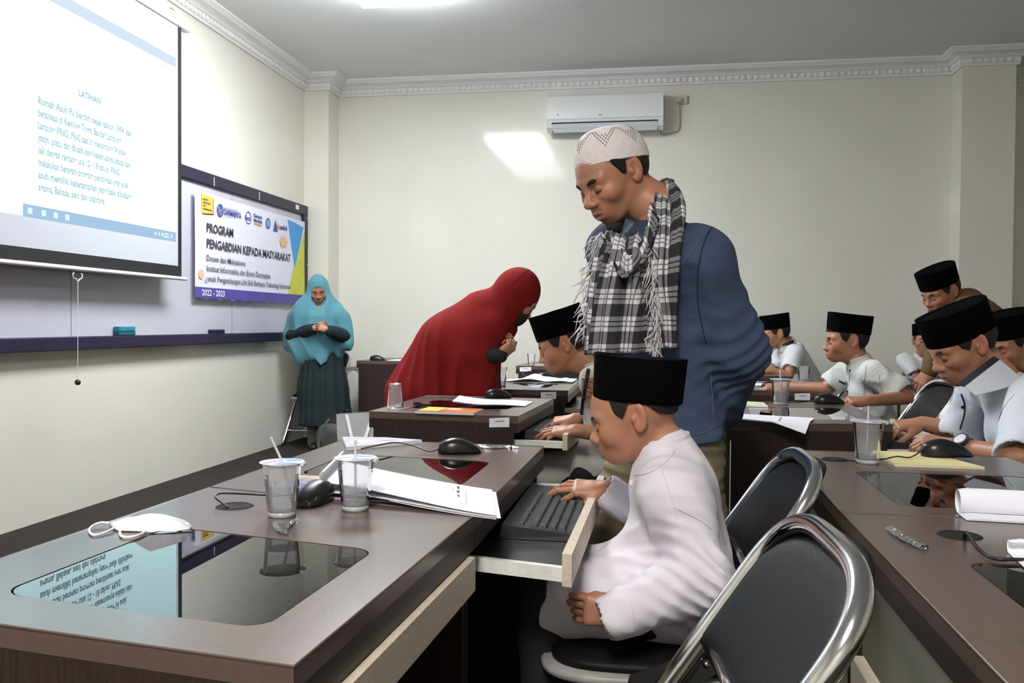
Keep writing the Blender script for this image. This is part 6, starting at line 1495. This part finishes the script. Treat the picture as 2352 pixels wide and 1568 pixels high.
# denim shirt
f = _n(V3(-0.74, -0.67, 0)); l = V3(-f[1], f[0], 0); SL = Q(1622, 575, TY - 0.13); SR = V3(-0.115, TY + 0.13, 1.335)
EL = Q(1696, 800, TY - 0.10); WL = Q(1660, 945, TY + 0.02)
hipc = V3(0.035, TY, 0.86)
P = [Cap(V3(0.03, TY, 0.70), V3(0.020, TY, 1.18), 0.198, 0.178, 0.06, (f, 1.42)), Cap(lerp(SL, SR, 0.12) - V3(0, 0, 0.015), lerp(SL, SR, 0.88) - V3(0, 0, 0.015), 0.072, 0.072, 0.07), Cap(lerp(SL, SR, 0.5), nb - V3(0, 0, 0.05), 0.095, 0.050, 0.05),
     Ell(SL - V3(0.01, 0, 0.03), (0.075,) * 3, k=0.05), Cap(SL - V3(0.012, 0, 0.03), EL, 0.078, 0.074, 0.05), Cap(EL, WL, 0.072, 0.052, 0.04), Ell(SR - V3(0, 0, 0.03), (0.078,) * 3, k=0.05), Cap(SR - V3(0, 0, 0.03), V3(-0.13, TY + 0.24, 1.02), 0.075, 0.06, 0.05), Cap(V3(-0.13, TY + 0.24, 1.02), V3(0.02, TY + 0.20, 0.86), 0.06, 0.05, 0.04)]
hemp = V3(0.05, TY, 0.765)
shirt_f = fold_fn(0.0085, 14, 91, [(EL, WL - SL + V3(0.1, 0, 0), 0.13, 0.09, 0.007), (V3(0.10, TY - 0.1, 0.92), (0.5, 0, 1), 0.16, 0.12, 0.004)], [(Q(1590, 620, TY - 0.2), Q(1640, 960, TY - 0.18), 0.022, 0.012)])
dsh = cloth('denim_shirt', tm, P, M_DENIM, 0.0058, cuts=[(hemp, (0.12, 0, -1))], folds=shirt_f)
TD = bvh(dsh); M_THR = mat('denim_thread', (0.10, 0.12, 0.19), 0.85); M_DYOKE = mat('denim_dark_seam', (0.012, 0.016, 0.035), 0.9)
seam('armhole_seam', tm, TD, [(1640, 514), (1618, 555), (1604, 620), (1604, 700), (1622, 790)], M_DYOKE, 0.0016)
seam('yoke_seam', tm, TD, [(1562, 610), (1590, 575), (1612, 545), (1638, 518)], M_THR, 0.0013)
seam('hem_seam', tm, TD, [(1560, 1004), (1590, 1000), (1620, 992), (1648, 978)], M_THR, 0.0013)
seam('side_seam', tm, TD, [(1632, 860), (1636, 920), (1640, 985)], M_THR, 0.0013)
# trousers
LK = V3(0.125, TY - 0.06, 0.50); RK = V3(-0.115, TY + 0.06, 0.50)
P = [Cap(hipc + l * 0.05 - V3(0, 0, 0.08), hipc - l * 0.05 - V3(0, 0, 0.08), 0.110, 0.110, 0.06, (f, 1.3)), Cap(hipc + l * 0.085 - V3(0, 0, 0.10), LK, 0.094, 0.080, 0.04), Cap(LK, V3(0.135, TY - 0.04, 0.09), 0.078, 0.072, 0.03), Cap(hipc - l * 0.085 - V3(0, 0, 0.10), RK, 0.094, 0.080, 0.04), Cap(RK, V3(-0.115, TY + 0.09, 0.09), 0.078, 0.072, 0.03)]
cloth('trousers', tm, P, M_KHAKI, 0.009, folds=fold_fn(0.006, 20, 95, [(V3(-0.08, TY, 0.72), (0.2, 0, 1), 0.2, 0.075, 0.008), (V3(0.10, TY, 0.72), (-0.1, 0, 1), 0.2, 0.08, 0.007)]))
for k in (V3(0.135, TY - 0.04, 0), V3(-0.115, TY + 0.09, 0)): shoe(tm, k, f, 1.05)
hp = arm_hand(WL + V3(-0.035, 0.05, -0.035), EL, (-0.7, 0.6, -0.3), (0.5, 0.6, -0.2), 1, 1.0, 0.004, (0.40, 0.19, 0.115))
join_body(tm, [(W, Fq, col)] + hp + [limb_core([hipc, V3(0.02, TY, 1.2), nb], (0.09, 0.06)), limb_core([SL, EL, WL], (0.045, 0.035)), limb_core([SR, V3(-0.13, TY + 0.24, 1.02), V3(0.02, TY + 0.2, 0.86)], (0.045, 0.035)), limb_core([hipc + l * 0.085, LK, V3(0.135, TY - 0.04, 0.1)], (0.06, 0.04)), limb_core([hipc - l * 0.085, RK, V3(-0.115, TY + 0.09, 0.1)], (0.06, 0.04))])
# scarf: neck roll, three hanging strips and fringes
Y0 = TY - 0.145
def row(p0, p1, d0=0.0, d1=0.0): return (Q(*p0, Y0 + d0), Q(*p1, Y0 + d1))
scarf = ribbon('scarf', tm, [row((1497, 452), (1542, 412), 0.14, 0.17), row((1488, 480), (1562, 436), 0.06, 0.09), row((1482, 520), (1574, 480), -0.01, 0.01), row((1474, 580), (1566, 560), -0.05, -0.06), row((1470, 650), (1560, 640), -0.055, -0.075), row((1478, 720), (1556, 720), -0.05, -0.075), row((1486, 800), (1557, 800), -0.045, -0.075)], M_PLAID, 22, 0.009, 2.0, seed=1)
ribbon('scarf_front_panel', scarf, [row((1396, 545), (1496, 535), 0.01, -0.02), row((1388, 580), (1492, 570), -0.02, -0.05), row((1374, 640), (1496, 640), -0.035, -0.062), row((1360, 720), (1500, 720), -0.03, -0.062), row((1350, 812), (1502, 808), -0.02, -0.06)], M_PLAID, 26, 0.012, 2.6, uo=0.03, vo=0.02, seed=2)
ribbon('scarf_far_strip', scarf, [row((1382, 536), (1410, 534), 0.12, 0.09), row((1368, 570), (1404, 560), 0.04, 0.0), row((1356, 640), (1392, 640), 0.03, -0.01), row((1348, 720), (1384, 720), 0.03, -0.01), row((1344, 815), (1390, 815), 0.03, -0.005)], M_PLAID, 12, 0.006, 1.2, uo=0.06, vo=0.05, seed=3)
ribbon('scarf_cowl', scarf, [row((1386, 550), (1404, 528), 0.02, 0.03), row((1402, 590), (1430, 548), -0.03, 0.0), row((1432, 640), (1455, 560), -0.075, -0.03), row((1475, 600), (1482, 545), -0.09, -0.05), row((1510, 500), (1500, 470), -0.05, -0.01)], M_PLAID, 16, 0.008, 1.6, uo=0.01, vo=0.0, seed=4)
ribbon('scarf_neck_back', scarf, [row((1538, 408), (1552, 432), 0.20, 0.13), row((1522, 412), (1545, 440), 0.24, 0.2), row((1480, 440), (1500, 470), 0.26, 0.26)], M_PLAID, 12, 0.005, 1.0, seed=5)
M_FRI = mat('fringe_yarn', (0.62, 0.60, 0.62), 0.9)
fringe(scarf, [Q(1496, 570, Y0 - 0.06), Q(1500, 640, Y0 - 0.07), Q(1508, 720, Y0 - 0.075), Q(1512, 800, Y0 - 0.075)], (-0.15, -0.3, -1), 90, 0.05, M_FRI, 5)
fringe(scarf, [Q(1380, 530, Y0 + 0.03), Q(1362, 600, Y0 + 0.03), Q(1350, 680, Y0 + 0.03), Q(1346, 760, Y0 + 0.03)], (-0.6, -0.2, -0.8), 60, 0.045, M_FRI, 6)

# ------------------------------------------------------------------ woman in the red robe, bending
RY = 4.17
rw = thing('person', 'woman in a long red veil bending forward between the desks', 'person', (-1.05, RY, 0))
def rp(px, py, dy=0.0): return Q(px, py, RY + dy)
hd = rp(1190, 682); R = face_frame(22, 48); 
W, Fq, col = build_head(rw, hd, R, rp(1140, 700), 0.98, False, 0.006, SKIN, 0.8, (0.045, 0.05), False)
hips = V3(-1.02, RY, 0.93); ch_ = rp(1105, 745)
P = [Ell(hd - R[:, 0] * 0.022 + R[:, 2] * 0.012, (0.112, 0.098, 0.122), R, 0.03), Cap(rp(1172, 705), rp(1118, 738), 0.090, 0.135, 0.035), Cap(rp(1116, 738), rp(1045, 800), 0.140, 0.172, 0.07, ((0, 1, 0), 1.0)), Cap(rp(1045, 800), V3(-1.08, RY, 0.70), 0.172, 0.225, 0.09, ((0, 1, 0), 1.1)), Cap(V3(-1.05, RY, 0.72), V3(-1.08, RY, 0.06), 0.215, 0.235, 0.09, ((0, 1, 0), 1.2)),
     Cap(rp(1100, 775, -0.08), rp(1092, 900, -0.08), 0.095, 0.11, 0.08), Cap(rp(1128, 752, -0.11), rp(1108, 815, -0.13), 0.066, 0.060, 0.05), Cap(rp(1105, 850, 0.02), rp(1098, 930, 0.02), 0.07, 0.10, 0.08)]
face_hole = [Ell(hd + R[:, 0] * 0.100 - R[:, 2] * 0.030, (0.055, 0.062, 0.085), R, 0.01)]
def rfold(X, Y, Z):
    a = np.arctan2(Y - RY + 0.02, X + 1.02); fade = np.clip((1.22 - Z) / 0.35, 0, 1)
    ph = a * 7 + 1.3 * np.sin(Z * 5 + a * 2); return fade * 0.010 * (np.abs(np.sin(ph)) * 1.6 - 0.8) + 0.004 * noise3(X, Y, Z, 16, 5)
cloth('red_veil', rw, P, M_RED, 0.009, cuts=[(V3(0, 0, 0.05), (0, 0, -1))], subs=face_hole, folds=rfold)
cloth('face_veil', rw, [Ell(hd + R[:, 0] * 0.062 - R[:, 2] * 0.062, (0.052, 0.058, 0.062), R, 0.02)], mat('black_cloth', (0.012, 0.011, 0.012), 0.85), 0.006)
G().tube(bez([hd + 0.098 * R[:, 0] * math.cos(a) * 0.2 + R[:, 1] * 0.088 * math.cos(a) - R[:, 0] * 0.06 + R[:, 2] * (0.02 + 0.11 * math.sin(a)) for a in np.linspace(-0.4, math.pi + 0.4, 9)], 4), 0.0016, 5).obj('veil_seam', mat('red_seam', (0.18, 0.008, 0.008), 0.9), rw, True)
e1, w1 = rp(1128, 838, -0.12), rp(1152, 812, -0.14)
cloth('black_sleeve', rw, [Cap(rp(1112, 815, -0.13), rp(1150, 816, -0.16), 0.050, 0.034, 0.03), Cap(rp(1128, 800, 0.0), rp(1155, 800, -0.04), 0.045, 0.034, 0.03)], mat('black_cloth', (0.012, 0.011, 0.012), 0.85), 0.006, folds=fold_fn(0.003, 40, 7))
h1 = arm_hand(rp(1148, 816, -0.16), rp(1114, 816, -0.13), (0.75, 0.1, 0.6), (0.5, -0.6, -0.4), 1, 0.85, 0.0045, SKIN, curl=(0.6, 0.65, 0.7, 0.7), thumb=0.3); h2 = arm_hand(rp(1152, 800, -0.04), rp(1132, 799, 0.0), (0.6, -0.2, 0.5), (0.6, 0.5, -0.4), -1, 0.85, 0.0045, SKIN, curl=(0.6, 0.65, 0.7, 0.7), thumb=0.3)
join_body(rw, [(W, Fq, col)] + h1 + h2 + [limb_core([hips, ch_, rp(1150, 700)], (0.10, 0.05)), limb_core([hips + V3(0, 0.08, 0), V3(-1.05, RY + 0.09, 0.5), V3(-1.05, RY + 0.09, 0.06)], (0.07, 0.045)), limb_core([hips - V3(0, 0.08, 0), V3(-1.05, RY - 0.09, 0.5), V3(-1.05, RY - 0.09, 0.06)], (0.07, 0.045)), limb_core([rp(1120, 755, -0.08), rp(1110, 800, -0.11)], (0.04, 0.03)), limb_core([rp(1120, 755, 0.08), rp(1120, 795, 0.03)], (0.04, 0.03))])
for sg in (-0.09, 0.09): shoe(rw, V3(-1.06, RY + sg, 0), (1, 0, 0), 0.95)

# ------------------------------------------------------------------ woman in the teal veil, standing
KY = 7.12
kw_ = thing('person', 'woman in a teal veil and dark dress standing by the banner with joined hands', 'person', (-2.93, KY, 0))
def kp(px, py, dy=0.0): return Q(px, py, KY + dy)
kyaw = math.degrees(math.atan2(-KY, 2.93)); f = dirv(kyaw); l = V3(-f[1], f[0], 0); up = V3(0, 0, 1)
hd = kp(731, 668); R = face_frame(kyaw, 20, 3)
W, Fq, col = build_head(kw_, hd, R, kp(731, 715), 0.97, False, 0.006, (0.33, 0.15, 0.095), 0.8, (0.045, 0.05), False)
def rnd(n_, amp, z_): return 0
P = [Ell(hd - R[:, 0] * 0.018 + R[:, 2] * 0.008, (0.112, 0.096, 0.132), R, 0.02), Cap(hd - V3(0, 0, 0.10), kp(731, 725), 0.085, 0.155, 0.06), Cap(kp(731, 722) + l * 0.13, kp(731, 722) - l * 0.13, 0.085, 0.085, 0.07), Cap(kp(731, 728), kp(731, 790), 0.215, 0.245, 0.06, (f, 1.7)),
     Cap(kp(680, 730), kp(668, 790), 0.085, 0.075, 0.06, (f, 1.2)), Cap(kp(782, 730), kp(795, 785), 0.085, 0.075, 0.06, (f, 1.2)), Cap(kp(736, 775) + f * 0.10, kp(736, 838) + f * 0.165, 0.155, 0.012, 0.04, (f, 2.4)), Cap(kp(690, 790) - f * 0.06, kp(686, 830) - f * 0.08, 0.08, 0.03, 0.05, (f, 2.2))]
fh = [Ell(hd + R[:, 0] * 0.105 - R[:, 2] * 0.026, (0.064, 0.066, 0.092), R, 0.008)]
def kfold(X, Y, Z):
    u = (X - hd[0]) * l[0] + (Y - hd[1]) * l[1]; fade = np.clip((1.36 - Z) / 0.2, 0, 1); return fade * 0.009 * (np.abs(np.sin(u * 26 + 2 * np.sin(Z * 7))) * 1.6 - 0.8) + 0.003 * noise3(X, Y, Z, 18, 9)
cloth('teal_veil', kw_, P, M_TEAL, 0.009, subs=fh, folds=kfold)
P = [Cap(kp(738, 770), kp(742, 900), 0.165, 0.19, 0.06, (f, 1.3)), Cap(kp(742, 890), kp(748, 965), 0.195, 0.225, 0.06, (f, 1.3))]
def dfold(X, Y, Z):
    a = np.arctan2(Y - KY, X + 2.9); return np.clip((1.0 - Z) / 0.3, 0, 1) * 0.012 * (np.abs(np.sin(a * 9 + np.sin(Z * 4))) * 1.6 - 0.8)
cloth('dress', kw_, P, M_DTEAL, 0.011, cuts=[(V3(0, 0, 0.20), (0, 0, -1))], folds=dfold)
el, er = kp(786, 770, -0.02) + f * 0.03, kp(672, 772, -0.02) + f * 0.03; wl, wr = kp(752, 757) + f * 0.235, kp(722, 753) + f * 0.235
cloth('sleeve', kw_, [Cap(el, lerp(el, wl, 0.9), 0.062, 0.045, 0.02)], M_DTEAL, 0.009, folds=fold_fn(0.004, 30, 3)); cloth('sleeve', kw_, [Cap(er, lerp(er, wr, 0.9), 0.062, 0.045, 0.02)], M_DTEAL, 0.009, folds=fold_fn(0.004, 30, 4))
h1 = arm_hand(wl, el, _n(-l + V3(0, 0, 0.35)), _n(f + V3(0, 0, 0.3)), 1, 0.85, 0.0045, SKIN, curl=(0.35, 0.4, 0.45, 0.5), thumb=0.3); h2 = arm_hand(wr, er, _n(l + V3(0, 0, 0.35)), _n(f + V3(0, 0, 0.3)), -1, 0.85, 0.0045, SKIN, curl=(0.35, 0.4, 0.45, 0.5), thumb=0.3)
KX = kp(742, 900)[0]; hipk = V3(KX, KY, 0.80)
join_body(kw_, [(W, Fq, col)] + h1 + h2 + [limb_core([hipk, kp(731, 745), kp(731, 715)], (0.10, 0.05))] + [limb_core([hipk + l * sg, V3(KX, KY, 0.45) + l * sg, V3(KX, KY, 0.06) + l * sg], (0.065, 0.04)) for sg in (-0.08, 0.08)] + [limb_core([kp(695, 735), er, wr], (0.04, 0.03)), limb_core([kp(768, 735), el, wl], (0.04, 0.03))])
M_TRK = mat('grey_trousers', (0.11, 0.105, 0.075), 0.85)
for sg in (-0.08, 0.08):
    cloth('trouser_leg', kw_, [Cap(V3(KX, KY, 0.35) + l * sg, V3(KX, KY, 0.05) + l * sg, 0.055, 0.052, 0.01)], M_TRK, 0.012)
    shoe(kw_, V3(KX, KY, 0) + l * sg, f, 0.85)

# ------------------------------------------------------------------ man in brown, bending at the back right
BYD = 4.98
bm_ = thing('person', 'man in a brown shirt and black cap bending over the far right desk', 'person', (1.92, BYD, 0))
def bp2(px, py, dy=0.0): return Q(px, py, BYD + dy)
R = face_frame(208, 26); s = 1.0; c = head_from_ear((2193, 668), BYD - 0.07, R, s); nb = bp2(2222, 690)
W, Fq, col = build_head(bm_, c, R, nb, s, False, 0.0045, (0.36, 0.17, 0.10), 0.8, (0.052, 0.058), hcut=(-3, 0.055)); peci(bm_, c, R, s, tilt=-3, h=0.092)
hipb = V3(2.02, BYD, 0.90); f = dirv(195); l = V3(-f[1], f[0], 0)
P = [Cap(hipb, bp2(2240, 745), 0.155, 0.165, 0.06, ((0.3, -0.3, 0.9), 1.2)), Cap(bp2(2225, 715, -0.12), bp2(2225, 715, 0.12), 0.085, 0.085, 0.07), Cap(bp2(2225, 715), nb, 0.09, 0.062, 0.05), Cap(bp2(2245, 725, -0.17), bp2(2272, 800, -0.18), 0.075, 0.06, 0.05), Cap(bp2(2272, 800, -0.18), bp2(2225, 850, -0.2), 0.058, 0.045, 0.03), Cap(bp2(2170, 710, 0.17), bp2(2150, 800, 0.2), 0.075, 0.06, 0.05), Cap(bp2(2150, 800, 0.2), bp2(2135, 850, 0.15), 0.055, 0.045, 0.03), Cap(hipb + V3(0, 0, 0.02), hipb - V3(0, 0, 0.1), 0.16, 0.165, 0.05, (f, 1.3))]
cloth('brown_shirt', bm_, P, M_BROWN, 0.011, folds=fold_fn(0.006, 20, 33))
cloth('trousers', bm_, [q for sg in (-1, 1) for q in (Cap(hipb + l * sg * 0.085 - V3(0, 0, 0.05), V3(2.02, BYD, 0.48) + l * sg * 0.09, 0.10, 0.078, 0.04), Cap(V3(2.02, BYD, 0.48) + l * sg * 0.09, V3(2.05, BYD, 0.08) + l * sg * 0.09, 0.075, 0.065, 0.03))], M_BLKTR, 0.013)
for sg in (-1, 1): shoe(bm_, V3(2.05, BYD, 0) + l * sg * 0.09, f, 1.0)
h1 = arm_hand(bp2(2222, 853, -0.2), bp2(2272, 800, -0.18), (-0.8, 0.2, -0.5), (0, -0.5, 0.8), 1, 1.0, 0.005, SKIN); h2 = arm_hand(bp2(2133, 853, 0.15), bp2(2150, 800, 0.2), (-0.5, -0.2, -0.6), (0, -0.5, 0.8), -1, 1.0, 0.005, SKIN)
join_body(bm_, [(W, Fq, col)] + h1 + h2 + [limb_core([hipb, bp2(2240, 745), nb], (0.09, 0.055))] + [limb_core([hipb + l * sg * 0.085, V3(2.02, BYD, 0.48) + l * sg * 0.09, V3(2.05, BYD, 0.08) + l * sg * 0.09], (0.06, 0.04)) for sg in (-1, 1)] + [limb_core([bp2(2245, 725, -0.17), bp2(2272, 800, -0.18), bp2(2222, 853, -0.2)], (0.045, 0.03)), limb_core([bp2(2170, 710, 0.17), bp2(2150, 800, 0.2), bp2(2133, 853, 0.15)], (0.045, 0.03))])
